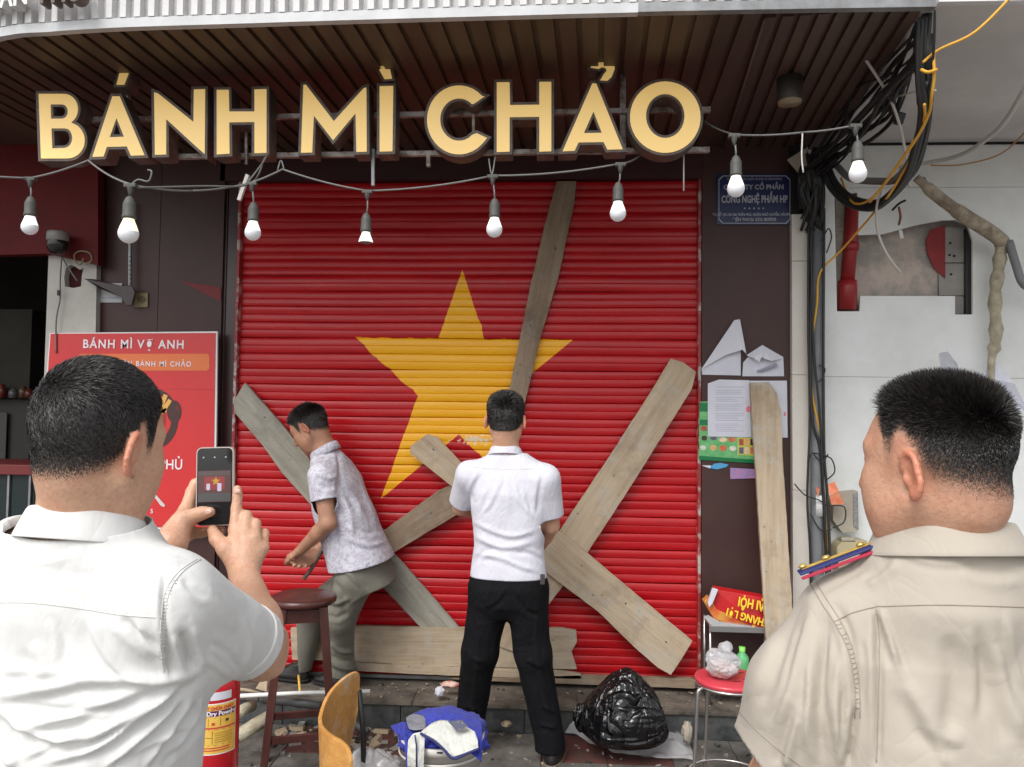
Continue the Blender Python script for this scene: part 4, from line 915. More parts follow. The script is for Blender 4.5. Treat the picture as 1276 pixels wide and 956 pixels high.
# papers at the far right, behind the officer's head
m_leaf = mat('leaflet_white', (.80, .82, .90), .6, (.70, .72, .82), 9)
t = thing('wall_leaflet', 'curled bluish white leaflet on the wall above the officer, left one', 'paper', at(1185, 462, 4.1))
sheet('leaf', [[(1170, 440, 4.12), (1181, 438, 4.03), (1192, 452, 3.98), (1199, 470, 4.0), (1200, 486, 4.05), (1176, 486, 4.13)]], m_leaf, t)
t = thing('wall_leaflet', 'bluish white leaflet fanning out behind the officer, right one', 'paper', at(1240, 475, 4.1))
sheet('leaf', [[(1236, 445, 4.12), (1264, 478, 4.0), (1282, 512, 4.0), (1250, 510, 4.1), (1224, 470, 4.13)], [(1215, 462, 4.1), (1240, 478, 4.04), (1290, 520, 4.0), (1230, 500, 4.1)]], m_leaf, t)
# ================================================================== sculpting toolkit (signed distance volumes)
import openvdb
class Vol:
    def __init__(s, lo, hi, h):
        s.lo = np.array(lo, np.float32); s.h = h
        s.n = np.ceil((np.array(hi)-np.array(lo))/h).astype(int)+1
        s.d = np.full(s.n, .2, np.float32)
    def sl(s, c0, c1, m):
        a = np.clip(np.floor((np.minimum(c0, c1)-m-s.lo)/s.h).astype(int), 0, s.n); b = np.clip(np.ceil((np.maximum(c0, c1)+m-s.lo)/s.h).astype(int)+1, 0, s.n)
        if np.any(b <= a): return None, None
        ax = [s.lo[i]+np.arange(a[i], b[i], dtype=np.float32)*s.h for i in range(3)]
        return tuple(slice(a[i], b[i]) for i in range(3)), np.stack(np.meshgrid(*ax, indexing='ij'), -1)
    def comb(s, I, d, k, op):
        o = s.d[I]
        if op == 'add':
            if k: hh = np.maximum(k-np.abs(o-d), 0)/k; s.d[I] = np.minimum(o, d)-hh*hh*k*.25
            else: s.d[I] = np.minimum(o, d)
        else:
            d = -d
            if k: hh = np.maximum(k-np.abs(o-d), 0)/k; s.d[I] = np.maximum(o, d)+hh*hh*k*.25
            else: s.d[I] = np.maximum(o, d)
    def cap(s, a, b, ra, rb=None, k=.01, op='add'):
        rb = ra if rb is None else rb; a = np.array(a, np.float32); b = np.array(b, np.float32)
        I, P = s.sl(a, b, max(ra, rb)+k+3*s.h)
        if I is None: return
        ba = b-a; L = float(ba@ba)+1e-12; t = np.clip(((P-a)@ba)/L, 0, 1)
        d = np.linalg.norm(P-a-t[..., None]*ba, axis=-1)-(ra+(rb-ra)*t); s.comb(I, d, k, op)
    def chain(s, pts, rs, k=.01):
        for i in range(len(pts)-1): s.cap(pts[i], pts[i+1], rs[i], rs[i+1], k)
    def ell(s, c, r, Rm=None, k=.01, op='add'):
        c = np.array(c, np.float32); r = np.array(r, np.float32); m = float(r.max())
        I, P = s.sl(c, c, m+k+3*s.h)
        if I is None: return
        q = P-c
        if Rm is not None: q = q @ np.array(Rm, np.float32)
        k0 = np.linalg.norm(q/r, axis=-1); k1 = np.linalg.norm(q/(r*r), axis=-1)+1e-9
        s.comb(I, k0*(k0-1)/k1, k, op)
    def loft(s, o, Rm, rings, k=.02, pw=2.4, bulge=.0, op='add'):
        """rings: (z, cx, cy, rx, ry) bottom to top in the local frame"""
        o = np.array(o, np.float32); Rm = np.array(Rm, np.float32); A = np.array(rings, np.float32)
        C = [o+Rm@np.array([x, y, z]) for z, cx, cy, rx, ry in rings for x in (cx-rx, cx+rx) for y in (cy-ry, cy+ry)]
        I, P = s.sl(np.min(C, 0), np.max(C, 0), k+3*s.h)
        if I is None: return
        q = (P-o) @ Rm; z = q[..., 2]
        f = lambda j: np.interp(z, A[:, 0], A[:, j]).astype(np.float32)
        rx, ry = f(3), f(4)
        sx = (np.abs(q[..., 0]-f(1))/rx)**pw+(np.abs(q[..., 1]-f(2))/ry)**pw
        d = (sx**(1/pw)-1)*np.minimum(rx, ry); d = np.maximum(d, np.maximum(A[0, 0]-z, z-A[-1, 0])); s.comb(I, d, k, op)
    def mesh(s):
        g = openvdb.FloatGrid(); g.background = .2
        g.copyFromArray(s.d); pts, quads = g.convertToQuads(isovalue=0.0)
        return pts.astype(np.float64)*s.h+s.lo, quads.astype(np.int32)
def vnormals(V, Fq):
    e1 = V[Fq[:, 1]]-V[Fq[:, 0]]; e2 = V[Fq[:, 2]]-V[Fq[:, 0]]; n = np.cross(e1, e2)
    N = np.zeros_like(V)
    for j in range(Fq.shape[1]): np.add.at(N, Fq[:, j], n)
    return N/(np.linalg.norm(N, axis=1, keepdims=True)+1e-12)
def relax(V, Fq, it=2, lam=.5):
    E = np.concatenate([Fq[:, [j, (j+1) % 4]] for j in range(4)]); n = len(V)
    for _ in range(it):
        S = np.zeros_like(V); c = np.zeros(n)
        np.add.at(S, E[:, 0], V[E[:, 1]]); np.add.at(S, E[:, 1], V[E[:, 0]])
        np.add.at(c, E[:, 0], 1); np.add.at(c, E[:, 1], 1)
        V = V+lam*(S/c[:, None]-V)
    return V
def keep_largest(V, Fq):
    lab = np.arange(len(V))
    E = np.concatenate([Fq[:, [j, (j+1) % 4]] for j in range(4)])
    for _ in range(4000):
        m = np.minimum(lab[E[:, 0]], lab[E[:, 1]]); old = lab.copy()
        np.minimum.at(lab, E[:, 0], m); np.minimum.at(lab, E[:, 1], m); lab = lab[lab]
        if np.array_equal(old, lab): break
    u, c = np.unique(lab, return_counts=True); best = u[np.argmax(c)]
    k = lab == best; idx = np.cumsum(k)-1; f = k[Fq].all(1)
    return V[k], idx[Fq[f]]
def sub(V, Fq, fkeep):
    f = Fq[fkeep]; u, inv = np.unique(f, return_inverse=True); return V[u], inv.reshape(f.shape)
def polydist(P, L):
    """distance and side of 2-D points to a polyline"""
    best = np.full(len(P), 1e9); side = np.ones(len(P)); par = np.zeros(len(P)); L = np.array(L, float); n = len(L)-1
    for i in range(n):
        a, b = L[i], L[i+1]; ba = b-a; t = np.clip(((P-a)@ba)/(ba@ba+1e-9), 0, 1); q = P-a-t[:, None]*ba
        d = np.hypot(q[:, 0], q[:, 1]); m = d < best; best[m] = d[m]
        side[m] = np.sign(ba[0]*q[m, 1]-ba[1]*q[m, 0]); par[m] = (i+t[m])/n
    return best, side, par
def folds(V, N, strokes, view=True):
    """press and raise cloth folds: (polyline, width, height)"""
    px = proj(V); D = np.zeros(len(V)); vis = np.ones(len(V))
    if view:
        d = V-np.array(CAM); d /= np.linalg.norm(d, axis=1, keepdims=True); vis = np.clip(-(d*N).sum(1)*3, 0, 1)
    for L, wd, amp in strokes:
        L = np.array(L, float)
        if len(L) > 2: L = np.array([tuple(p)[:2] for p in smooth_path([Vector((x, y, 0)) for x, y in L], 5)])
        lo, hi = L.min(0)-4*wd, L.max(0)+4*wd; m = np.where((px > lo).all(1) & (px < hi).all(1))[0]
        if not len(m): continue
        d, sd, t = polydist(px[m], L); e = np.clip(np.minimum(t, 1-t)*4+.15, 0, 1)
        prof = np.exp(-(d/wd)**2)-.55*np.exp(-((d*sd-1.7*wd)/(1.1*wd))**2)
        D[m] += amp*prof*e
    return V+N*(D*vis)[:, None]
def setattr_(o, name, val):
    a = o.data.attributes.new(name, 'FLOAT', 'POINT'); a.data.foreach_set('value', np.asarray(val, np.float32))
def seam(cloth, px, r, m, name='seam', step=3, lift=.0004, par=None, n=5):
    """a stitched seam lying on the cloth along a line seen in the photo"""
    from mathutils.bvhtree import BVHTree
    bv = BVHT.get(cloth.name)
    if bv is None: bv = BVHT[cloth.name] = BVHTree.FromPolygons([tuple(v.co) for v in cloth.data.vertices], [tuple(p.vertices) for p in cloth.data.polygons])
    P = []
    L = [Vector((x, y, 0)) for x, y in px]; S = smooth_path(L, 8) if len(L) > 2 else L
    dense = []
    for a, b in zip(S[:-1], S[1:]):
        k = max(1, int((b-a).length/step)); dense += [a.lerp(b, i/k) for i in range(k)]
    dense.append(S[-1])
    for q in dense:
        h, nrm, _, _ = bv.ray_cast(CAM, ray(q.x, q.y).normalized())
        if h is not None: P.append(h+nrm*(lift if nrm.dot(ray(q.x, q.y)) < 0 else -lift))
    if len(P) < 2: return None
    b = MB(); b.tube(P, r, n); return b.build(name, m, par if par is not None else cloth)
BVHT = {}

def headR(yaw, pitch=0, roll=0):
    """columns = head x (right), y (face), z (up) in world; yaw>0 turns the face to the right, pitch>0 looks down"""
    return Matrix.Rotation(-R(yaw), 3, 'Z') @ Matrix.Rotation(-R(pitch), 3, 'X') @ Matrix.Rotation(R(roll), 3, 'Y')
def head(v, c, Rm, s=1.0, fat=0.0, top=1.0, back=0.0):
    c = Vector(c); W = lambda x, y, z: tuple(c+Rm @ Vector((x*s, y*s, z*s)))
    RR = np.array(Rm)
    E = lambda p, r, k=.02, op='add', rot=None: v.ell(W(*p), [q*s for q in r], RR if rot is None else np.array(Rm @ rot), k*s, op)
    K = lambda p, q, ra, rb=None, k=.01, op='add': v.cap(W(*p), W(*q), ra*s, (rb if rb is not None else ra)*s, k*s, op)
    E((0, -.015+back*.5, .034+back*.3), (.077, .093-back*.5, (.078-back*.3)*top))
    E((0, .020, .022), (.068, .076, .074*top), .03)
    E((0, -.030+back, -.020), (.055-back*.6, .046, .055), .03)
    E((0, .034, -.022), (.062+fat*.4, .062, .068), .03)                     # mid face
    E((0, .036, -.064), (.050+fat, .056, .044), .03)                       # jaw
    for sx in (-1, 1):
        K((sx*(.053+fat), .002, -.045), (sx*(.034+fat), .052, -.088), .020, .018, .025)
        E((sx*.042, .055, -.022), (.025, .028, .022), .02)                # cheek
        E((sx*(.040+fat*.6), .048, -.052), (.022+fat*.5, .028, .026), .025)
        K((sx*.012, .088, .030), (sx*.048, .068, .030), .011, .010, .014)    # brow
        E((sx*.031, .096, .008), (.019, .017, .013), .014, 'sub')           # socket
        E((sx*.031, .076, .006), (.0135, .0135, .0125), .002)              # eyeball
        K((sx*.018, .0875, .0125), (sx*.045, .079, .010), .0045, .004, .003)  # upper lid
        K((sx*.020, .0865, -.002), (sx*.043, .079, -.001), .0035, .003, .003)
        E((sx*.0125, .098, -.034), (.0085, .010, .008), .006)              # nostril wing
    E((0, .078, -.097), (.020+fat*.5, .017, .016), .02)                     # chin
    K((0, .088, .022), (0, .106, -.026), .008, .0125, .014)                # nose
    E((0, .109, -.030), (.011, .010, .009), .006)
    K((-.019, .084, -.060), (.019, .084, -.060), .0075, .0075, .01)
    K((-.016, .085, -.070), (.016, .085, -.070), .0075, .0075, .008)
    K((-.024, .092, -.0645), (.024, .092, -.0645), .0025, .0025, .004, 'sub')
    # ears
    for sx in (-1, 1):
        tilt = Matrix.Rotation(R(-12), 3, 'X'); out = Matrix.Rotation(R(sx*24), 3, 'Z')
        ec = Vector((sx*.080, -.012, -.006)); Q = out @ tilt
        L = lambda x, y, z: tuple(ec+Q @ Vector((sx*x, y, z)))
        E(L(.002, 0, 0), (.0055, .0165, .028), .006, 'add', Q)
        ring = [L(.006, .0155*math.cos(a)-.001-(.003 if math.sin(a) < -.3 else 0), .029*math.sin(a)+.001) for a in [R(d) for d in range(60, 300, 24)]]
        for a, b in zip(ring[:-1], ring[1:]): K(a, b, .0042, .0042, .004)
        ring2 = [L(.005, .0165*math.cos(a), .030*math.sin(a)) for a in [R(d) for d in (20, 45, 60)]]
        for a, b in zip(ring2[:-1], ring2[1:]): K(a, b, .0036, .0038, .004)
        E(L(.005, -.001, -.026), (.005, .0085, .009), .006, 'add', Q)        # lobe
        E(L(.009, .002, -.002), (.0060, .0085, .0135), .004, 'sub', Q)       # concha
        E(L(.009, -.004, .014), (.0040, .0065, .008), .003, 'sub', Q)
        E(L(.006, .011, -.003), (.0045, .004, .007), .004, 'add', Q)         # tragus
    return W

def skinmat(name, c, c2, hairc=(.012, .010, .009)):
    m = newm(name, .44, .5); g = NB(m); tc = g.n('ShaderNodeTexCoord')
    n1 = g.noise(tc.outputs['Object'], 14, 5, .6); n2 = g.noise(tc.outputs['Object'], 160, 4, .6)
    col = g.mix(g.ramp(n1, [(.35, (0, 0, 0)), (.7, (1, 1, 1))]), c, c2)
    n4 = g.noise(tc.outputs['Object'], 38, 6, .7)
    col = g.mix(g.ramp(n4, [(.45, (0, 0, 0)), (.70, (.5, .5, .5))]), col, (c[0]*.92, c[1]*.68, c[2]*.62))
    col = g.mix(g.ramp(n2, [(.45, (0, 0, 0)), (.75, (.35, .35, .35))]), col, tuple(x*.55 for x in c))
    a = g.n('ShaderNodeAttribute', attribute_name='red'); col = g.mix(g.math('MULTIPLY', a.outputs['Fac'], .6), col, (c[0]*1.0, c[1]*.55, c[2]*.5))
    h = g.n('ShaderNodeAttribute', attribute_name='hair')
    n3 = g.noise(tc.outputs['Object'], 420, 3, .6)
    hf = g.math('MULTIPLY', h.outputs['Fac'], g.math('ADD', .55, g.math('MULTIPLY', n3, .75))); cl = g.n('ShaderNodeClamp'); g.l(hf, cl.inputs[0])
    col = g.mix(cl.outputs[0], col, hairc); g.l(col, g.b.inputs['Base Color'])
    g.b.inputs['Subsurface Weight'].default_value = .12; g.b.inputs['Subsurface Scale'].default_value = .01; g.b.inputs['Subsurface Radius'].default_value = (1, .35, .2)
    g.bump(g.math('ADD', n2, g.math('MULTIPLY', n4, .8)), .40, .003)
    return m
m_hair = newm('black_hair', .42, .5); g = NB(m_hair); at_ = g.n('ShaderNodeAttribute', attribute_name='tint')
g.l(g.ramp(at_.outputs['Fac'], [(0, (.008, .007, .007)), (.6, (.018, .015, .014)), (1, (.045, .037, .032))]), g.b.inputs['Base Color'])
m_eye = mat('eye', (.03, .02, .018), .2)

def hairline(q, style):
    """signed height above the hairline in head coordinates (q: n,3; y is towards the face)"""
    y, z, x = q[:, 1], q[:, 2], np.abs(q[:, 0])
    side = np.interp(y, [-.11, -.07, -.03, -.012, .004, .012, .024, .034, .040, .060, .085, .11],
                     style)
    return z-side
STYLE_A = [-.064, -.058, -.040, -.010, .028, .026, -.012, -.008, .040, .062, .072, .078]
STYLE_B = [-.060, -.054, -.034, .000, .030, .030, -.004, .004, .050, .066, .074, .080]
def grow_hair(par, V, Fq, c, Rm, s, style, n, length, lift, crown, wid, cap_t, seed=1, fade=(.0, .035), flow_fwd=.6, spiky=0, jit=.18, tmin=.02):
    rng = np.random.default_rng(seed); RR = np.array(Rm); q = ((V-np.array(c)) @ RR)/s
    N = vnormals(V, Fq); hl = hairline(q, style)
    ear = (np.abs(q[:, 0]) > .0815) & (q[:, 2] < .035) & (q[:, 1] < .02)
    near = (np.linalg.norm(q, axis=1) < .17)
    m = np.where(near & ~ear, np.clip(hl/.012, 0, 1), 0)
    # roots
    f0 = Fq[(m[Fq] > .02).all(1)]
    area = np.linalg.norm(np.cross(V[f0[:, 1]]-V[f0[:, 0]], V[f0[:, 3]]-V[f0[:, 0]]), axis=1); pr = area/area.sum()
    pick = rng.choice(len(f0), n, p=pr); u, v_ = rng.random((2, n))[:, :, None]
    a, b, cc, d = (V[f0[pick, j]] for j in range(4)); P = (a*(1-u)+b*u)*(1-v_)+(d*(1-u)+cc*u)*v_
    na, nb_, nc, nd = (N[f0[pick, j]] for j in range(4)); NN = (na*(1-u)+nb_*u)*(1-v_)+(nd*(1-u)+nc*u)*v_; NN /= np.linalg.norm(NN, axis=1, keepdims=True)
    Q = ((P-np.array(c)) @ RR)/s; H = hairline(Q, style)
    t = np.clip((H-fade[0])/(fade[1]-fade[0]), 0, 1)**1.2
    topm = np.clip((Q[:, 2]-.045)/.05, 0, 1)
    L = (length[0]+(length[1]-length[0])*t)*(1-topm)+length[2]*topm
    L = np.minimum(L, length[0]+(length[2]+.004)*np.clip(H/.03, 0, 1))*s
    L *= rng.uniform(.65, 1.1, n)
    keep = rng.random(n) < np.clip((t-tmin)*2.2, 0, 1)*(1-.75*np.exp(-(np.linalg.norm(Q-np.array(crown)*1.08, axis=1)/.024)**2))
    P, NN, Q, L, t, topm = P[keep], NN[keep], Q[keep], L[keep], t[keep], topm[keep]; n = len(P)
    cr = np.array(crown); fl = Q-cr; fl /= np.linalg.norm(fl, axis=1, keepdims=True)+1e-6       # away from the crown whorl
    sw = np.cross(fl, (Q/np.linalg.norm(Q, axis=1, keepdims=True))); fl = fl+.5*sw*np.exp(-np.linalg.norm(Q-cr, axis=1)/.03)[:, None]
    fl[:, 1] += flow_fwd*topm; fl[:, 2] -= .5*(1-topm)
    clump = np.stack([np.sin(Q[:, 0]*140+Q[:, 2]*90+1), np.sin(Q[:, 1]*150-Q[:, 0]*70+2), np.sin(Q[:, 2]*130+Q[:, 1]*60)], 1)
    fl = fl+clump*.22+rng.normal(0, jit, (n, 3)); fl = fl @ RR.T
    fl -= NN*(fl*NN).sum(1, keepdims=True); fl /= np.linalg.norm(fl, axis=1, keepdims=True)+1e-6
    lf = (lift[0]*(1-topm)+lift[1]*topm)[:, None]*rng.uniform(.7, 1.3, (n, 1))
    D = fl*(1-np.clip(lf, 0, 1)*.85)+NN*lf; D /= np.linalg.norm(D, axis=1, keepdims=True)
    D2 = D+(fl*.45-NN*.18) if not spiky else D+fl*.10; D2 /= np.linalg.norm(D2, axis=1, keepdims=True)
    # the ribbon faces outwards with a random twist
    sd = np.cross(D, NN+rng.normal(0, .6, (n, 3))); sd /= np.linalg.norm(sd, axis=1, keepdims=True)+1e-6
    W0 = (wid*rng.uniform(.7, 1.3, n)*(.45+.55*t))[:, None]; L = L[:, None]
    p0 = P-NN*.001; p1 = P+D*L*.5; p2 = p1+D2*L*.5
    VV = np.stack([p0-sd*W0*.5, p0+sd*W0*.5, p1-sd*W0*.45, p1+sd*W0*.45, p2-sd*W0*.12, p2+sd*W0*.12], 1).reshape(-1, 3)
    i0 = np.arange(n)[:, None]*6; FF = np.concatenate([i0+[0, 1, 3, 2], i0+[2, 3, 5, 4]]).astype(np.int32)
    tint = np.repeat(rng.random(n), 6)
    # under-layer following the scalp
    mt = m*np.clip((hl-.004-fade[1]*.45)/.03, 0, 1); fc = Fq[(mt[Fq] > .01).all(1)]; uu, inv = np.unique(fc, return_inverse=True)
    capV = V[uu]+N[uu]*(cap_t*mt[uu]*s-.0008)[:, None]; capF = inv.reshape(fc.shape)
    AV = np.concatenate([capV, VV]); AF = np.concatenate([capF, FF+len(capV)])
    o = npmesh('hair', AV, AF, m_hair, par); setattr_(o, 'tint', np.concatenate([np.full(len(capV), .1), tint]))
    return m, hl
def add_skin_attrs(o, V, c, Rm, s, style, hairdark=.9, earred=1.0, extra=None, ramp=.028):
    q = ((V-np.array(c)) @ np.array(Rm))/s; near = np.linalg.norm(q, axis=1) < .17
    hl = hairline(q, style); ear = (np.abs(q[:, 0]) > .0805) & (q[:, 2] < .035) & (q[:, 1] < .02)
    hm = np.where(near & ~ear, np.clip((hl+.006)/ramp, 0, 1)**1.3, 0)*hairdark
    ey = np.zeros(len(V))
    for sx in (-1, 1):
        ey = np.maximum(ey, np.where(near & (np.linalg.norm((q-np.array([sx*.0315, .0885, .0045]))*[1, 1, 1.6], axis=1) < .0085), 1, 0))
        br_ = np.abs(q[:, 2]-(.034-.10*np.maximum(np.abs(q[:, 0])-.035, 0))) < .0042
        ey = np.maximum(ey, np.where(near & br_ & (q[:, 0]*sx > .012) & (q[:, 0]*sx < .050) & (q[:, 1] > .055), .85, 0))
    hm = np.maximum(hm, ey)
    if extra is not None: hm = np.maximum(hm, extra)
    setattr_(o, 'hair', hm)
    er = np.where(near, np.clip((np.abs(q[:, 0])-.074)/.012, 0, 1)*(np.abs(q[:, 2]) < .045)*earred+.35*np.exp(-((q[:, 0]/.03)**2+((q[:, 1]-.1)/.03)**2+((q[:, 2]+.05)/.04)**2)), 0)
    setattr_(o, 'red', er)

def ghand(v, W, X, Y, Z, curl=(30, 40, 30), s=1.0, spread=0.0, thumb=1):
    """hand with palm, four unequal fingers and thumb. X towards the thumb, Y along the fingers, Z out of the palm"""
    W, X, Y, Z = map(Vector, (W, X, Y, Z)); X.normalize(); Y.normalize(); Z.normalize()
    offs = (.031, .010, -.011, -.031); ln = (.94, 1.04, .97, .78); mcp = (.084, .088, .083, .074)
    for i in range(4):
        m = W+Y*mcp[i]*s+X*offs[i]*s
        v.cap(W+X*offs[i]*.55*s+Y*.006, m, .0155*s, .0115*s, .012)
        a = 0; p = m
        for j, (l, r0, r1) in enumerate(((.043, .0098, .009), (.027, .009, .0082), (.021, .0082, .0072))):
            a += R(curl[j]); d = Y*math.cos(a)+Z*math.sin(a)+X*spread*(1.5-i)*.2
            q = p+d*l*ln[i]*s; v.cap(p, q, r0*s, r1*s, .003); p = q
    t0 = W+X*.022*s+Y*.018*s+Z*.006; t1 = t0+(X*.6+Y*.7+Z*.35*thumb).normalized()*.042*s; t2 = t1+(X*.25+Y*.9+Z*.45*thumb).normalized()*.030*s; t3 = t2+(Y*.9+Z*.5*thumb-X*.1).normalized()*.024*s
    v.chain([t0, t1, t2, t3], [.016*s, .0125*s, .0105*s, .0088*s], .006)

def bodymesh(v, par, m, c=None, Rm=None, s=1, style=None, it=2, hairdark=.9, extra=None, ramp=.028):
    V, Fq = v.mesh(); V, Fq = keep_largest(V, Fq); V = relax(V, Fq, it, .45)
    o = npmesh('body', V, Fq, m, par)
    ex = extra(V) if extra is not None else None
    if c is not None: add_skin_attrs(o, V, c, Rm, s, style, hairdark, 1.0, ex, ramp)
    return o, V, Fq
def cutcloth(V, Fq, planes):
    """remove what lies past each opening: (centre, outward normal, reach)"""
    keep = np.ones(len(Fq), bool); fc = V[Fq].mean(1)
    for c, n, rch in planes:
        c = np.array(c); n = np.array(n)/np.linalg.norm(n); d = (fc-c)@n; keep &= ~((d > 0) & (np.linalg.norm(fc-c, axis=1) < rch))
    # snap the border onto the plane so that the hem is a clean line
    V2, F2 = sub(V, Fq, keep); e = np.concatenate([F2[:, [j, (j+1) % 4]] for j in range(4)]); es = np.sort(e, 1)
    u, cnt = np.unique(es, axis=0, return_counts=True); bd = np.unique(u[cnt == 1])
    for c, n, rch in planes:
        c = np.array(c); n = np.array(n)/np.linalg.norm(n); B = bd[np.linalg.norm(V2[bd]-c, axis=1) < rch*1.05]; dd = (V2[B]-c)@n
        ok = np.abs(dd) < .02; V2[B[ok]] -= dd[ok][:, None]*n
    return V2, F2
def cloth(name, v, par, m, planes, strokes=(), it=3, thick=.0022, noise=0, nsc=1.0):
    V, Fq = v.mesh(); V, Fq = keep_largest(V, Fq); V = relax(V, Fq, it, .5); N = vnormals(V, Fq)
    if noise:
        p = V*nsc; w_ = np.sin(p[:, 0]*31+2.1*np.sin(p[:, 2]*17+p[:, 1]*9))+np.sin(p[:, 2]*26+1.7*np.sin(p[:, 0]*23+1))*.8+.5*np.sin(p[:, 1]*40+p[:, 2]*35+2*np.sin(p[:, 0]*19))
        V = V+N*(noise*w_)[:, None]
    if strokes: V = folds(V, N, strokes)
    if planes: V, Fq = cutcloth(V, Fq, planes); V, Fq = keep_largest(V, Fq)
    o = npmesh(name, V, Fq, m, par); md = o.modifiers.new('thickness', 'SOLIDIFY'); md.thickness = thick; md.offset = -1
    return o
def fabric(name, c, c2, rough=.85, bs=900, b=.15, scale=3, sheen=.1, cs=1.0):
    m = newm(name, rough, .2); g = NB(m); tc = g.n('ShaderNodeTexCoord')
    g.l(g.mix(g.ramp(g.noise(tc.outputs['Object'], scale, 4), [(.35, (0, 0, 0)), (.65, (1, 1, 1))]), c, c2), g.b.inputs['Base Color'])
    wv = g.noise(tc.outputs['Object'], bs, 2); cr = g.noise(tc.outputs['Object'], 26, 6, .62)
    mp = g.n('ShaderNodeMapping'); mp.inputs['Scale'].default_value = (1.6, 1, .8); mp.inputs['Rotation'].default_value = (.3, .5, .4); g.l(tc.outputs['Object'], mp.inputs[0])
    def crease(sc_):
        x = g.n('ShaderNodeTexNoise'); x.inputs['Scale'].default_value = sc_; x.inputs['Detail'].default_value = 2.5; x.inputs['Distortion'].default_value = 1.2; g.l(mp.outputs[0], x.inputs['Vector'])
        return g.math('POWER', g.math('MULTIPLY', g.math('ABSOLUTE', g.math('SUBTRACT', x.outputs['Fac'], .5)), 4), .6)
    hgt = g.math('ADD', g.math('MULTIPLY', crease(6*cs), 1.0), g.math('MULTIPLY', crease(15*cs), .45))
    g.bump(g.math('ADD', g.math('MULTIPLY', wv, .10), g.math('ADD', g.math('MULTIPLY', cr, .5), hgt)), b, .014)
    if sheen: g.b.inputs['Sheen Weight'].default_value = sheen
    return m
def shoe(par, p, yaw, m, ms, s=1.0, name='shoe'):
    """p: heel point on the ground; the toe points along yaw"""
    d = Vector((math.sin(yaw), math.cos(yaw), 0)); Rm = Matrix.Rotation(-yaw, 3, 'Z'); p = Vector(p)
    v = Vol(p-Vector((.32, .32, .02)), p+Vector((.32, .32, .16)), .006)
    v.loft(p, Rm, [(.012, 0, .12*s, .046*s, .135*s), (.03, 0, .12*s, .048*s, .137*s), (.05, 0, .10*s, .042*s, .112*s), (.075, 0, .06*s, .036*s, .065*s), (.095, 0, .045*s, .034*s, .045*s)], .01, 2.3)
    V, Fq = v.mesh(); V = relax(V, Fq, 3); o = npmesh(name, V, Fq, m, par)
    v = Vol(p-Vector((.32, .32, .02)), p+Vector((.32, .32, .06)), .006)
    v.loft(p, Rm, [(0.0, 0, .12*s, .050*s, .141*s), (.016, 0, .12*s, .050*s, .141*s)], 0, 2.4); V, Fq = v.mesh(); V = relax(V, Fq, 1); npmesh('sole', V, Fq, ms, o)
    return o
def collar(par, c, rx, ry, z, m, h=.038, flare=.012, drop=.03, yaw=0, gap=16, name='collar', tip=.03, back=None):
    """turned-down shirt collar round a neck centred at c; yaw = where the front is (0 = +Y)"""
    V = []; n = 64; prof = [(-.001, -.030), (.000, -.012), (.001, .0), (.004, .004), (.008, .001), (.35, -.35), (.7, -.7), (1.0, -1.0)]
    for i in range(n+1):
        a = R(gap)+(2*math.pi-2*R(gap))*i/n; fr = math.cos(a)      # 1 at front
        dx, dy = math.sin(a), math.cos(a)
        zz = z-drop*(fr+1)/2
        tp = 1+tip/h*max(0, fr-.3)/.7
        for j, (o_, dz) in enumerate(prof):
            if j < 5: r_ = o_; zt = dz
            else: r_ = .008+flare*o_; zt = .001+dz*h*tp*-1*-1 if False else dz*h*tp
            x, y = dx*(rx+r_), dy*(ry+r_)
            ca, sa = math.cos(-yaw), math.sin(-yaw); V.append((c[0]+x*ca-y*sa, c[1]+x*sa+y*ca, c[2]+zz+zt))
    k = len(prof); Fs = [(i*k+j, (i+1)*k+j, (i+1)*k+j+1, i*k+j+1) for i in range(n) for j in range(k-1)]
    o = npmesh(name, V, Fs, m, par); md = o.modifiers.new('t', 'SOLIDIFY'); md.thickness = .0025; md.offset = -1
    sb = o.modifiers.new('s', 'SUBSURF'); sb.levels = sb.render_levels = 1
    return o
def head_at(px, side, Y, HR, s):
    """head centre at distance Y whose ear shows at the given photo pixel"""
    off = HR @ (Vector((side*.083, -.012, -.006))*s); d = ray(*px); ear = CAM+d*((Y+off.y)/d.y); return ear-off
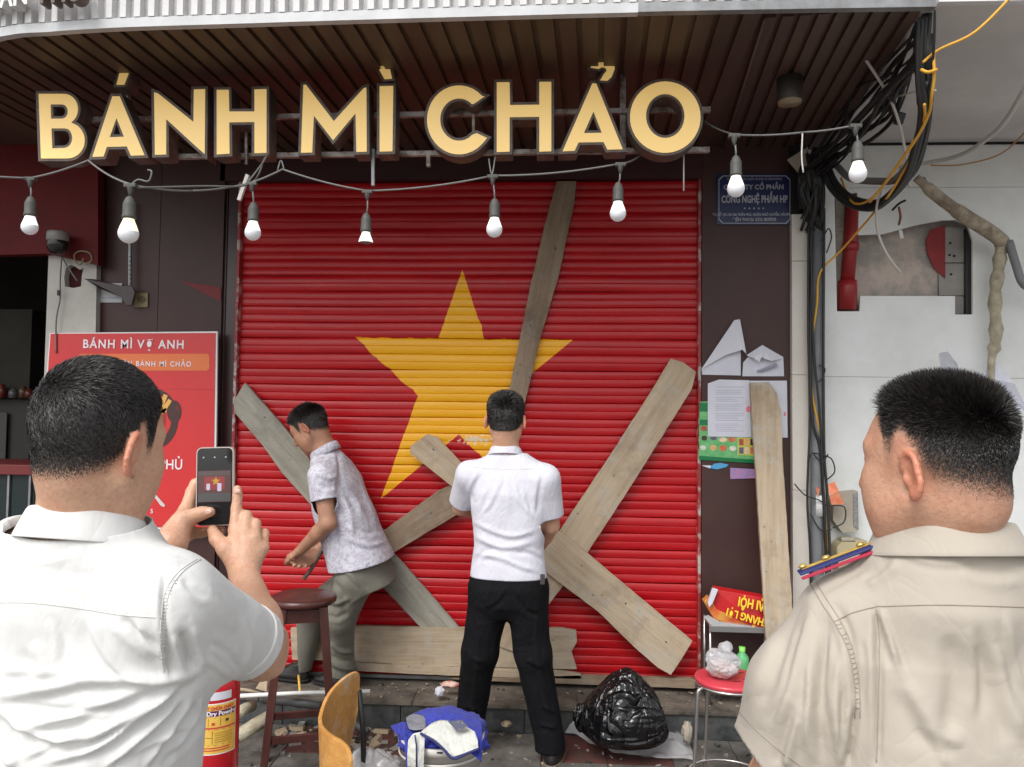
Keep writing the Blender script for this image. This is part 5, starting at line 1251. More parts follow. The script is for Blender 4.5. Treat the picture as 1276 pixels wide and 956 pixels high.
# ================================================================== man with the phone (left foreground)
sk_a = skinmat('skin_light_brown', (.60, .345, .225), (.66, .40, .27))
m_wshirt = fabric('white_cotton', (.67, .67, .655), (.71, .71, .69), b=.12)
m_wseam = mat('white_seam', (.66, .65, .62), .9)
def man_a():
    t = thing('person', 'man in a white short sleeved shirt at left, holding up a phone with both hands', 'person', (at(95, 700, 1.08).x, 1.08, 0))
    HR = headR(17, 6, 2); s = .94; hc = head_at((163, 566), 1, 1.06, HR, s)
    nb = at(107, 655, 1.07)                       # neck base
    sr, sl_ = at(212, 742, 1.04), at(-62, 740, 1.13)
    el, wr = at(328, 812, 1.27), at(304, 716, 1.45)
    ell_, wl = at(110, 800, 1.30), at(212, 678, 1.43)
    lo = (min(sl_.x, nb.x)-.16, .86, .78); hi = (wr.x+.14, 1.64, 1.70)
    v = Vol(lo, hi, .003)
    yw = R(-6); BR = Matrix.Rotation(yw, 3, 'Z'); bc = Vector((at(92, 800, 1.09).x, 1.09, 0))
    v.loft(bc, BR, [(.80, 0, 0, .15, .10), (1.0, 0, 0, .145, .095), (1.2, 0, 0, .165, .10), (1.32, 0, 0, .15, .09), (1.39, 0, 0, .09, .06)], .02)
    head(v, hc, HR, s, .002, top=1.26, back=.006)
    v.cap(tuple(hc+HR@Vector((0, -.026, -.04))), tuple(nb+Vector((0, .0, .0))), .050, .057, .02)
    v.cap(tuple(nb+Vector((0, 0, .0))), tuple(nb+Vector((0, .02, -.10))), .057, .066, .03)
    v.cap(tuple(nb+Vector((.0, 0, -.04))), sr, .05, .05, .04); v.cap(tuple(nb+Vector((.0, 0, -.04))), sl_, .05, .05, .04)
    # right arm and hand
    v.cap(sr, el, .050, .043, .02); v.cap(el, el.lerp(wr, .35), .042, .041, .02); v.cap(el.lerp(wr, .35), wr, .041, .027, .02)
    A = lambda x, y, Y: at(x, y, Y)
    mc = [A(293, 660, 1.485), A(305, 664, 1.475), A(317, 671, 1.475), A(327, 683, 1.48)]
    for i, q in enumerate(mc): v.cap(wr.lerp(q, .05), q, .021-.001*i, .0135, .014)
    v.chain([mc[0], A(294.5, 634, 1.50), A(296, 618, 1.505), A(295.5, 610, 1.505)], [.0125, .0105, .0095, .0088], .004)
    v.chain([mc[1], A(307, 643, 1.50), A(300, 640, 1.535), A(288, 645, 1.545)], [.0125, .0112, .010, .009], .004)
    v.chain([mc[2], A(318, 653, 1.50), A(308, 652, 1.54), A(294, 655, 1.55)], [.0125, .0112, .010, .009], .004)
    v.chain([mc[3], A(329, 665, 1.51), A(319, 664, 1.54), A(306, 665, 1.55)], [.0115, .0100, .009, .008], .004)
    v.chain([wr.lerp(mc[0], .25)+Vector((-.010, 0, 0)), A(281, 684, 1.46), A(270, 672, 1.475), A(264.5, 660, 1.49)], [.021, .0155, .0125, .0105], .010)
    # left arm and hand
    v.cap(sl_, ell_, .050, .043, .02); v.cap(ell_, ell_.lerp(wl, .4), .042, .040, .02); v.cap(ell_.lerp(wl, .4), wl, .040, .027, .02)
    ml = [A(231, 636, 1.50), A(229, 645, 1.515), A(230, 655, 1.525), A(236, 665, 1.53)]
    for i, q in enumerate(ml): v.cap(wl, q, .022-.001*i, .014, .016)
    v.cap(wl, A(226, 652, 1.47), .024, .018, .016)
    v.chain([ml[0], A(239, 613, 1.525), A(243.5, 603, 1.535), A(258, 596, 1.54)], [.0125, .0115, .0105, .009], .005)
    v.chain([ml[1], A(243, 625, 1.54), A(260, 619, 1.545), A(276, 620, 1.54)], [.0125, .0110, .010, .009], .005)
    v.chain([ml[2], A(246, 643, 1.545), A(264, 640, 1.55), A(280, 643, 1.54)], [.0125, .0110, .010, .009], .005)
    v.chain([ml[3], A(250, 664, 1.54), A(263, 662, 1.535), A(277, 661, 1.52)], [.0118, .0105, .0095, .0085], .005)
    v.chain([A(219, 662, 1.45), A(228, 647, 1.462), A(243, 642.5, 1.472), A(252, 639.5, 1.478), A(262, 638, 1.480)], [.021, .0160, .0125, .0112, .0098], .010)
    o, V, Fq = bodymesh(v, t, sk_a, hc, HR, s, STYLE_A, ramp=.045, extra=lambda V: np.maximum(np.exp(-((proj(V)-[132, 588])**2).sum(1)/9)*.5, np.exp(-((proj(V)-[165, 594])**2).sum(1)/5)*.8)*(V[:, 1] < 1.2))
    grow_hair(t, V, Fq, hc, HR, s, STYLE_A, 75000, (.0015, .010, .018), (.10, .34), (-.03, -.080, .075), .0010, .0012, 3, fade=(.0, .055), flow_fwd=.5, jit=.34)
    # thumbnail
    for q, r_ in ((A(259.5, 637.5, 1.4695), .0065), (A(295.6, 612, 1.4945), .006)):
        b = MB(); b.lathe([(.001, .0016), (r_*.7, .0012), (r_, 0)], q, 14, 0, Matrix.Rotation(R(75), 3, 'X') @ Matrix.Diagonal((1, .8, 1))); b.build('nail', mat('nail_pink', (.66, .42, .34), .3), t)
    # shirt
    h = .0036; lo = (min(sl_.x, nb.x)-.20, .84, .74); hi = (el.x+.10, 1.50, 1.48); v = Vol(lo, hi, h)
    v.loft(bc, BR, [(.70, 0, 0, .19, .135), (.95, .0, 0, .182, .128), (1.08, .0, 0, .186, .130), (1.20, 0, 0, .196, .128), (1.29, 0, .0, .190, .112), (1.36, 0, .0, .13, .085), (1.405, 0, 0, .09, .075)], .03, 2.5)
    v.cap(tuple(nb+Vector((.02, 0, -.045))), tuple(sr+Vector((-.01, 0, -.012))), .054, .060, .05); v.cap(tuple(nb+Vector((-.02, 0, -.045))), tuple(sl_+Vector((0, 0, -.01))), .064, .068, .05)
    v.cap(tuple(nb+Vector((0, 0, -.02))), tuple(nb+Vector((0, .0, -.09))), .078, .10, .03)
    e2 = sr.lerp(el, 1.02); v.cap(sr, e2, .060, .055, .04)
    v.cap(tuple(bc+Vector((.155, -.01, 1.22))), tuple(sr.lerp(el, .50)+Vector((-.020, 0, -.022))), .05, .050, .05)
    e3 = sl_.lerp(ell_, .95); v.cap(sl_, e3, .068, .080, .04)
    cuff = sr.lerp(el, .82); ndir = (el-sr).normalized(); cl = sl_.lerp(ell_, .62); nl = (ell_-sl_).normalized()
    st = [([(205, 712), (204, 760), (208, 800), (214, 845)], 5, -.004),
          ([(115, 768), (125, 800), (150, 835), (185, 850)], 9, .006), ([(150, 770), (170, 790), (200, 810)], 8, -.004), ([(225, 788), (232, 810), (238, 835)], 6, -.006), ([(240, 780), (248, 806), (252, 838)], 7, .004),
          ([(0, 868), (60, 858), (110, 848), (180, 848), (245, 838)], 8, .007), ([(10, 905), (60, 900), (120, 880), (190, 855), (235, 846)], 7, .006),
          ([(0, 885), (50, 915), (110, 918), (160, 895), (215, 860)], 7, .008), ([(60, 950), (130, 925), (180, 885), (232, 850)], 6, .007), ([(130, 956), (180, 915), (225, 870)], 5, .006), ([(180, 956), (215, 905), (240, 870)], 5, .005),
          ([(20, 880), (90, 886), (150, 880)], 5, -.005), ([(0, 930), (20, 956)], 8, .008), ([(90, 940), (150, 905), (200, 868)], 5, -.006), ([(40, 800), (55, 830), (40, 860)], 12, .004), ([(150, 720), (190, 700), (225, 700)], 8, .003), ([(250, 730), (275, 760), (290, 790)], 10, .003), ([(60, 712), (110, 718), (170, 712)], 10, -.002), ([(215, 940), (240, 900), (250, 870)], 5, .005)]
    st = [(L_, w_*.85, a_*1.35) for L_, w_, a_ in st]+[([(300, 770), (312, 800), (306, 835)], 4, .003), ([(262, 800), (285, 815), (300, 838)], 4, -.004), ([(255, 820), (275, 835), (290, 845)], 4, .003), ([(30, 945), (70, 925), (120, 905)], 4, .004), ([(150, 945), (190, 925), (240, 900)], 4, .004), ([(200, 955), (230, 925), (252, 900)], 4, -.004),
          ([(0, 835), (60, 838), (130, 842)], 6, .003), ([(70, 770), (80, 800), (76, 830)], 5, -.003), ([(170, 775), (182, 800), (205, 822)], 4, .004), ([(228, 720), (240, 735), (262, 745)], 5, -.003), ([(100, 690), (60, 700), (20, 700)], 5, .002)]
    planes = [(cuff, ndir, .11), (cl, nl, .13), (tuple(nb+Vector((0, .0, .0))), (0, -.1, 1), .10), ((bc.x, bc.y, .76), (0, 0, -1), .35)]
    sh = cloth('shirt', v, t, m_wshirt, planes, st, noise=.0011)
    # cuff band, seams
    vv = Vol(tuple(cuff-Vector((.13, .13, .13))), tuple(cuff+Vector((.13, .13, .13))), .003)
    vv.cap(tuple(sr.lerp(el, .60)), tuple(sr.lerp(el, 1.06)), .0600, .0570, 0)
    cloth('cuff', vv, sh, m_wshirt, [(tuple(cuff+ndir*.004), ndir, .2), (tuple(cuff-ndir*.022), -ndir, .2)], it=2, thick=.004)
    seam(sh, [(-30, 752), (30, 751), (90, 757), (150, 766), (203, 770)], .0008, m_wseam)
    for dx in (0, 5): seam(sh, [(250-dx, 697), (228-dx, 712), (212-dx, 735), (206-dx, 765), (205-dx, 800), (209-dx, 838)], .0007, m_wseam)
    for k in range(26):
        u = k/25; yy = 722+u*110; xx = float(np.interp(yy, [697, 712, 735, 765, 800, 838], [248, 228, 212, 206, 205, 209]))-2.5
        jj = random.Random(k).uniform(-1.3, 1.3); seam(sh, [(xx-3.0-jj, yy+jj), (xx+3.0-jj, yy+1)], .0008, m_wseam, 'pucker', 2)
    co = collar(t, (nb.x+.000, nb.y+.004, 0), .068, .068, nb.z+.034, m_wshirt, h=.038, flare=.018, drop=.040, yaw=R(12), tip=.03)
    # trousers below the picture
    m_dk = fabric('dark_trousers', (.03, .03, .035), (.04, .04, .045))
    vt = Vol((bc.x-.25, bc.y-.2, .04), (bc.x+.25, bc.y+.2, .95), .010)
    vt.loft(bc, BR, [(.74, 0, 0, .165, .115), (.92, 0, 0, .160, .11)], .02)
    for sx in (-1, 1): vt.chain([bc+Vector((sx*.085, 0, .80)), bc+Vector((sx*.10, .02, .46)), bc+Vector((sx*.11, 0, .08))], [.088, .066, .055], .03)
    cloth('trousers', vt, t, m_dk, [])
    for sx in (-1, 1): shoe(t, (bc.x+sx*.11, bc.y-.06, -.004), R(8*sx), mat('black_leather', (.015, .014, .013), .35), m_black)
    # phone, held
    ph = thing('phone', 'smartphone in a pale case held up by the man in white, showing the scene', 'phone', at(268, 606, 1.505))
    pR = Matrix.Rotation(R(6), 3, 'Z') @ Matrix.Rotation(R(-3), 3, 'X') @ Matrix.Rotation(R(-2), 3, 'Y'); pc = at(267.5, 606, 1.505)
    wd, ht = .0735, .157
    def rrect(w_, h_, r_): return [(cx+r_*math.cos(R(a)), cy+r_*math.sin(R(a))) for cx, cy, a0 in ((w_/2-r_, h_/2-r_, 0), (-w_/2+r_, h_/2-r_, 90), (-w_/2+r_, -h_/2+r_, 180), (w_/2-r_, -h_/2+r_, 270)) for a in range(a0, a0+91, 15)]
    def ppart(name, loops, dep, y, m, par=ph):
        me = poly2mesh(loops, dep); setmat(me, m); me.name = name
        me.transform(Matrix.Translation(pc) @ pR.to_4x4() @ Matrix.Translation((0, y, 0))); return link(name, me, par, True)
    ppart('case', [rrect(wd, ht, .011)], .0105, 0, mat('phone_case', (.55, .47, .42), .35))
    ppart('glass', [rrect(wd-.004, ht-.004, .0095)], .001, -.0010, mat('phone_glass', (.012, .013, .015), .08))
    scm = newm('phone_screen', .1, .5); g = NB(scm); tc = g.n('ShaderNodeTexCoord'); sp_ = g.n('ShaderNodeSeparateXYZ'); g.l(tc.outputs['Object'], sp_.inputs[0])
    ppart('screen', [rrect(wd-.009, ht*.40, .0005)], .0006, -.0016, mat('screen_preview', (.02, .012, .012), .2, emit=(.16, .075, .07), es=.4))
    def spx(x, z, w_, h_, name, col, e): 
        loops = [[(x-w_/2, z-h_/2), (x+w_/2, z-h_/2), (x+w_/2, z+h_/2), (x-w_/2, z+h_/2)]]; ppart(name, loops, .0004, -.0019, mat(name, tuple(c*.2 for c in col), .2, emit=col, es=e))
    spx(0, .026, wd-.010, .008, 'preview_canopy', (.12, .09, .09), .5); spx(0, -.022, wd-.010, .016, 'preview_ground', (.10, .10, .10), .5)
    spx(0, .006, .040, .026, 'preview_shutter', (.30, .05, .05), .55)
    ppart('preview_star', [[(.003+.009*math.sin(R(a))*(1 if (a//36) % 2 == 0 else .45), .010+.009*math.cos(R(a))*(1 if (a//36) % 2 == 0 else .45)) for a in range(0, 360, 36)]], .0003, -.0022, mat('preview_star', (.1, .05, 0), .2, emit=(.5, .3, .05), es=.6))
    for x, zz_, w_, h_ in ((.010, -.002, .008, .016), (-.012, -.001, .007, .013)): 
        ppart('preview_figure', [rrect(w_, h_, .002)], .0003, -.0024, mat('preview_white', (.1, .1, .12), .2, emit=(.45, .42, .55), es=.7)).location += pR @ Vector((x, 0, zz_))
    for x in (-.022, 0, .022): ppart('screen_icon', [rrect(.0028, .0028, .001)], .0003, -.0020, bpy.data.materials['preview_white']).location += pR @ Vector((x, 0, .058))
    ppart('shutter_button', [rrect(.012, .012, .0059)], .0003, -.0020, mat('button', (.02, .02, .02), .3)).location += pR @ Vector((0, 0, -.058))
man_a()

# ================================================================== officer in khaki (right foreground)
sk_b = skinmat('skin_tan', (.54, .29, .185), (.60, .345, .235))
m_khaki = fabric('khaki_cloth', (.42, .375, .315), (.46, .415, .35), b=.11)
m_kseam = mat('khaki_seam', (.34, .29, .235), .9)
def man_b():
    t = thing('person', 'man in a khaki uniform shirt with blue and red shoulder board, right foreground', 'person', (at(1200, 700, 1.05).x, 1.05, 0))
    HR = headR(-35, 0, 0); s = .925; hc = head_at((1138, 593), -1, 1.01, HR, s)
    nb = at(1174, 668, 1.03); bc = Vector((at(1203, 800, 1.06).x, 1.06, 0)); BR = Matrix.Rotation(R(6), 3, 'Z')
    sl_ = at(1056, 778, 1.06); sr = sl_+2*(Vector((bc.x, bc.y, sl_.z))-sl_); sr.y = 1.06
    el = at(960, 1010, 1.12); wl = el+Vector((.05, .22, -.05))
    er = sr+Vector((.07, .08, -.27)); wr = er+Vector((-.06, .20, .02))
    lo = (el.x-.1, .82, .78); hi = (sr.x+.16, 1.42, 1.66)
    v = Vol(lo, hi, .003)
    v.loft(bc, BR, [(.80, 0, 0, .15, .10), (1.0, 0, 0, .145, .095), (1.2, 0, 0, .16, .10), (1.31, 0, 0, .14, .085), (1.36, 0, 0, .09, .06)], .02)
    head(v, hc, HR, s, .003, top=1.06, back=.014)
    v.cap(tuple(hc+HR@Vector((0, -.030, -.035))), tuple(nb), .052, .056, .02)
    v.cap(tuple(nb), tuple(nb+Vector((0, .01, -.08))), .058, .062, .02)
    for q in (sl_, sr): v.cap(tuple(nb+Vector((0, 0, -.05))), q, .045, .05, .04)
    for a, e, w_, sg in ((sl_, el, wl, 1), (sr, er, wr, -1)):
        v.cap(a, e, .050, .043, .02); v.cap(e, e.lerp(w_, .35), .042, .040, .02); v.cap(e.lerp(w_, .35), w_, .040, .027, .02)
        dY = (w_-e).normalized(); ghand(v, w_, Vector((0, 0, 1)), dY, Vector((sg, 0, 0)), (25, 30, 25))
    o, V, Fq = bodymesh(v, t, sk_b, hc, HR, s, STYLE_B, hairdark=.66, ramp=.055)
    grow_hair(t, V, Fq, hc, HR, s, STYLE_B, 70000, (.0015, .0048, .024), (.35, .85), (.0, -.078, .078), .0009, .0010, 8, fade=(.010, .080), flow_fwd=.35, spiky=1, jit=.3, tmin=.10)
    # shirt
    h = .0036; lo = (at(900, 900, 1.0).x-.03, .80, .72); hi = (sr.x+.2, 1.42, 1.46); v = Vol(lo, hi, h)
    v.loft(bc, BR, [(.70, 0, 0, .20, .14), (.95, 0, 0, .190, .132), (1.08, 0, 0, .192, .132), (1.18, 0, 0, .198, .13), (1.27, 0, 0, .195, .115), (1.33, 0, 0, .15, .09), (1.37, 0, 0, .10, .08)], .03, 2.6)
    for q, dx in ((sl_, 1), (sr, -1)): v.cap(tuple(nb+Vector((-.02*dx, 0, -.050))), tuple(q+Vector((.006*dx, 0, -.002))), .056, .056, .05)
    v.cap(tuple(nb+Vector((0, 0, -.02))), tuple(nb+Vector((0, 0, -.08))), .082, .10, .03)
    s1 = at(1016, 866, 1.07); s2 = at(992, 970, 1.10)
    v.cap(sl_, s1, .058, .082, .04); v.cap(s1, s2, .082, .098, .03); v.cap(sl_+Vector((.02, 0, -.02)), at(1050, 900, 1.05), .06, .05, .05)
    cr_ = sr.lerp(er, .78); v.cap(sr, sr.lerp(er, 1.15), .064, .085, .04)
    hemc = at(930, 928, 1.08); dn = (at(985, 960, 1.08)-at(1004, 860, 1.08)); 
    ha, hb = at(913, 906, 1.08), at(975, 985, 1.08); hd = (hb-ha).normalized(); hn = Vector((hd.z, 0, -hd.x)); hn = hn if hn.z < 0 else -hn
    st = [([(1040, 752), (1058, 790), (1066, 840), (1068, 880)], 7, -.005), ([(1015, 745), (1000, 800), (985, 850), (968, 905)], 12, .005), ([(1030, 780), (1022, 840), (1020, 900), (1026, 950)], 9, -.006), ([(1045, 820), (1040, 870), (1044, 930)], 8, .005),
          ([(980, 790), (960, 840), (945, 880)], 10, -.004), ([(1096, 760), (1108, 790), (1118, 830)], 6, .006), ([(1092, 760), (1096, 850), (1094, 950)], 6, -.005), ([(1130, 850), (1160, 900), (1200, 930)], 14, .005), ([(1240, 800), (1250, 860), (1276, 920)], 14, .006),
          ([(1120, 700), (1100, 720), (1080, 730)], 8, .003), ([(1066, 880), (1062, 920), (1056, 956)], 6, -.008), ([(1200, 700), (1230, 712), (1276, 712)], 10, -.003), ([(1000, 880), (985, 930), (980, 956)], 8, .006), ([(1090, 700), (1050, 722), (1018, 740)], 7, -.002), ([(1180, 790), (1190, 850), (1180, 920)], 18, -.004)]
    st = [(L_, w_*.8, a_*1.35) for L_, w_, a_ in st]+[([(1008, 760), (990, 810), (978, 860), (958, 900)], 5, -.004), ([(1036, 790), (1032, 850), (1036, 900)], 4, .004), ([(1052, 850), (1050, 900), (1052, 950)], 4, -.005), ([(1010, 830), (1008, 880), (1000, 930)], 5, .004), ([(1100, 765), (1116, 800), (1136, 850)], 5, -.003), ([(1078, 790), (1084, 830), (1082, 890)], 4, .003), ([(1130, 690), (1160, 700), (1200, 702)], 5, .002), ([(1220, 780), (1228, 840), (1222, 900)], 8, -.004), ([(1150, 900), (1170, 930), (1180, 956)], 7, .004), ([(1256, 770), (1262, 820), (1274, 860)], 6, .004)]
    planes = [(tuple((ha+hb)/2), tuple(hn), .22), (cr_, (er-sr).normalized(), .16), (tuple(nb), (0, -.1, 1), .10), ((bc.x, bc.y, .74), (0, 0, -1), .35)]
    sh = cloth('shirt', v, t, m_khaki, planes, st, noise=.0013)
    seam(sh, [(1092, 756), (1160, 754), (1220, 755), (1290, 757)], .0007, m_kseam); seam(sh, [(1040, 775), (1062, 764), (1092, 756)], .0007, m_kseam)
    seam(sh, [(1010, 728), (1024, 752), (1040, 776), (1056, 810), (1064, 850), (1066, 895)], .0008, m_kseam)
    seam(sh, [(1017, 726), (1032, 750), (1048, 776), (1063, 810), (1071, 850), (1072, 895)], .0007, m_kseam)
    for k in range(18):
        u = k/17; yy = 778+u*104; xx = float(np.interp(yy, [752, 776, 810, 850, 895], [1024, 1040, 1056, 1064, 1066]))
        jj = random.Random(k).uniform(-1.5, 1.5); seam(sh, [(xx+1.5, yy+jj), (xx+6+jj, yy-1)], .0008, m_khaki, 'pucker', 2)
    seam(sh, [(922, 888), (945, 912), (975, 938), (1000, 956)], .0007, m_kseam)
    seam(sh, [(1092, 758), (1096, 800), (1094, 870), (1092, 950)], .0007, m_kseam)
    collar(t, (nb.x+.004, nb.y+.004, 0), .073, .073, nb.z+.026, m_khaki, h=.036, flare=.017, drop=.032, yaw=R(-8), tip=.03)
    # shoulder board: navy base, crimson piping, yellow face with a star and button
    a, c = at(997, 717, 1.045), at(1096, 680, 1.03); d = (c-a); Mx = d.to_track_quat('X', 'Z').to_matrix(); L = d.length
    eb = (a+c)/2
    b = MB(); b.box(eb+Mx@Vector((0, .010, .001)), (L, .026, .0035), Mx); e0 = b.build('shoulder_board', mat('board_blue', (.02, .03, .15), .5), t, .0015)
    b = MB(); b.box(eb+Mx@Vector((0, -.0055, -.0035)), (L*1.0, .006, .0035), Mx); b.build('red_piping', mat('board_red', (.42, .02, .06), .5), e0, .001)
    b = MB(); b.box(eb+Mx@Vector((0, .015, .0038)), (L*.9, .010, .0012), Mx); b.build('board_face', mat('board_yellow', (.60, .42, .10), .5, (.45, .28, .06), 120), e0, .001)
    for k in (-.42, -.12, .32): b = MB(); b.lathe([(.004, 0), (.006, .002), (.004, .004), (.001, .005)], eb+Mx@Vector((L*k, .014, .005)), 10, 0, Mx); b.build('metal_star', mat('brass_star', (.75, .55, .18), .3, metal=.7), e0)
    # trousers below the picture
    vt = Vol((bc.x-.25, bc.y-.2, .04), (bc.x+.25, bc.y+.2, .95), .010)
    vt.loft(bc, BR, [(.72, 0, 0, .165, .115), (.92, 0, 0, .160, .11)], .02)
    for sx in (-1, 1): vt.chain([bc+Vector((sx*.085, 0, .80)), bc+Vector((sx*.10, .02, .46)), bc+Vector((sx*.11, 0, .08))], [.088, .066, .055], .03)
    cloth('trousers', vt, t, m_khaki, [])
    for sx in (-1, 1): shoe(t, (bc.x+sx*.11, bc.y-.06, -.004), R(8*sx), bpy.data.materials['black_leather'], m_black)
man_b()

# ================================================================== man in white by the shutter (back view)
m_wshirt2 = fabric('lilac_white_cotton', (.62, .615, .68), (.66, .655, .72), b=.17, cs=1.5)
m_blk = fabric('black_trousers', (.004, .004, .005), (.007, .007, .009), b=.3, sheen=0)
def man_c():
    t = thing('person', 'man in a white shirt and black trousers standing at the shutter, seen from behind', 'person', (at(637, 900, 3.5).x, 3.5, 0))
    Y = 3.5; hc = at(630, 524, 3.47); HR = headR(4, 6, 0); s = 1.0
    nb = at(630, 562, 3.48); bc = Vector((at(634, 700, 3.48).x, 3.48, 0)); BR = Matrix.Rotation(R(-2), 3, 'Z')
    sl_, sr = at(584, 590, 3.47), at(681, 594, 3.44); el, er = at(575, 632, 3.60), at(686, 655, 3.52)
    wl, wr = at(606, 640, 3.82), at(668, 690, 3.74)
    h = .0045
    v = Vol((bc.x-.34, 3.2, .60), (bc.x+.34, 4.02, 1.70), h)
    v.loft(bc, BR, [(.70, 0, 0, .14, .09), (.95, 0, 0, .13, .085), (1.15, 0, 0, .155, .09), (1.30, 0, 0, .14, .08), (1.38, 0, 0, .07, .06)], .02)
    head(v, hc, HR, s)
    v.cap(tuple(hc+HR@Vector((0, -.026, -.04))), tuple(nb), .054, .060, .02)
    v.cap(tuple(nb), tuple(nb+Vector((0, 0, -.06))), .06, .07, .02)
    for a, e, w_ in ((sl_, el, wl), (sr, er, wr)):
        v.cap(tuple(nb+Vector((0, 0, -.05))), a, .045, .048, .04)
        v.cap(a, e, .046, .040, .02); v.cap(e, e.lerp(w_, .35), .040, .037, .015); v.cap(e.lerp(w_, .35), w_, .037, .025, .015)
    dY = (wr-er).normalized(); ghand(v, wr, Vector((-.3, 0, .9)), dY, Vector((-1, .2, 0)), (40, 50, 30))
    dY = (wl-el).normalized(); ghand(v, wl, Vector((.2, 0, .9)), dY, Vector((1, .1, 0)), (40, 50, 30))
    o, V, Fq = bodymesh(v, t, sk_a, hc, HR, s, STYLE_A)
    grow_hair(t, V, Fq, hc, HR, s, STYLE_A, 20000, (.004, .014, .034), (.35, .75), (0, -.08, .08), .0022, .002, 4, fade=(.0, .025), flow_fwd=.7, jit=.3)
    h = .0055; v = Vol((bc.x-.32, 3.2, .70), (bc.x+.34, 3.85, 1.45), h)
    v.loft(bc, BR, [(.76, .0, 0, .178, .125), (.86, 0, 0, .172, .12), (.98, 0, 0, .158, .112), (1.10, 0, 0, .168, .118), (1.22, 0, 0, .180, .12), (1.29, 0, 0, .175, .105), (1.345, 0, 0, .12, .08), (1.39, 0, 0, .075, .068)], .03, 2.4)
    for q, dx in ((sl_, 1), (sr, -1)): v.cap(tuple(nb+Vector((-.02*dx, 0, -.055))), tuple(q+Vector((.008*dx, 0, -.01))), .056, .055, .05)
    v.cap(sl_, sl_.lerp(el, .95), .058, .064, .03); v.cap(sr, sr.lerp(er, .86), .058, .066, .03)
    cl, crr = sl_.lerp(el, .82), sr.lerp(er, .76)
    st = [([(600, 590), (590, 610), (588, 628)], 3, -.007), ([(676, 590), (672, 615), (670, 640)], 3, -.007), ([(590, 650), (615, 662), (640, 668), (668, 660)], 3.5, .006), ([(592, 668), (625, 682), (664, 676)], 3.5, .006), ([(590, 690), (620, 694), (650, 706), (672, 712)], 3.5, .005), ([(600, 640), (612, 625), (622, 600)], 3, .005), ([(665, 645), (648, 625), (640, 600)], 3, .004),
          ([(610, 610), (600, 640)], 3, -.005), ([(655, 612), (664, 640)], 3, -.005), ([(632, 590), (634, 640)], 3, .003), ([(588, 708), (600, 690), (618, 684)], 3, -.005), ([(676, 700), (660, 690), (640, 690)], 3, -.005)]
    zh = at(635, 722, 3.4).z
    sh = cloth('shirt', v, t, m_wshirt2, [(cl, (el-sl_).normalized(), .115), (crr, (er-sr).normalized(), .115), (tuple(nb+Vector((0, 0, -.004))), (0, 0, 1), .085), ((bc.x, bc.y, zh), (0, 0, -1), .35)], st, noise=.0013)
    seam(sh, [(583, 581), (610, 584), (640, 584.5), (682, 584)], .0013, m_wseam)
    collar(t, (nb.x, nb.y, 0), .062, .062, nb.z+.026, m_wshirt2, h=.032, flare=.012, drop=.03, tip=.02)
    # trousers
    hl_, hr_ = at(612, 735, 3.49), at(655, 735, 3.47); kl, kr = at(598, 812, 3.53), at(664, 815, 3.49); al, ar = at(586, 893, 3.62), at(685, 922, 3.54)
    v = Vol((bc.x-.34, 3.25, .0), (bc.x+.38, 3.85, .96), .0055)
    v.loft(bc, BR, [(.66, 0, 0, .10, .07), (.72, 0, 0, .155, .11), (.80, 0, 0, .168, .125), (.93, 0, 0, .158, .10)], .05)
    v.chain([hl_, kl, al], [.102, .081, .069], .03); v.chain([hr_, kr, ar], [.102, .080, .068], .03)
    v.cap(al, al+Vector((0, 0, -.10)), .069, .070, .01); v.cap(ar, ar+Vector((0, .0, -.10)), .067, .068, .01)
    zl, zr = .05, .055
    st = [([(590, 740), (596, 790), (592, 850), (588, 890)], 3, .004), ([(672, 745), (668, 800), (678, 860), (686, 910)], 3, .004), ([(632, 738), (622, 752), (605, 762)], 3, -.005), ([(640, 740), (655, 760), (672, 768)], 3, -.005), ([(588, 820), (604, 826)], 3, .005), ([(656, 822), (676, 832)], 3, .005), ([(676, 880), (692, 888)], 3, .006), ([(674, 902), (694, 908)], 3, .006), ([(578, 880), (596, 886)], 3, .005)]
    tr = cloth('trousers', v, t, m_blk, [((al.x, al.y, zl), (0, 0, -1), .13), ((ar.x, ar.y, zr), (0, 0, -1), .13)], st, noise=.0012)
    b = MB(); b.box(at(676, 722, 3.37), (.020, .006, .045)); b.build('key_fob', mat('fob', (.06, .05, .05), .3), tr, .002)
    ml = bpy.data.materials['black_leather']
    shoe(t, (al.x, al.y-.055, -.004), R(-8), ml, m_black); shoe(t, (ar.x+.004, ar.y-.055, -.004), R(10), ml, mat('tan_sole', (.16, .12, .09), .6))
man_c()

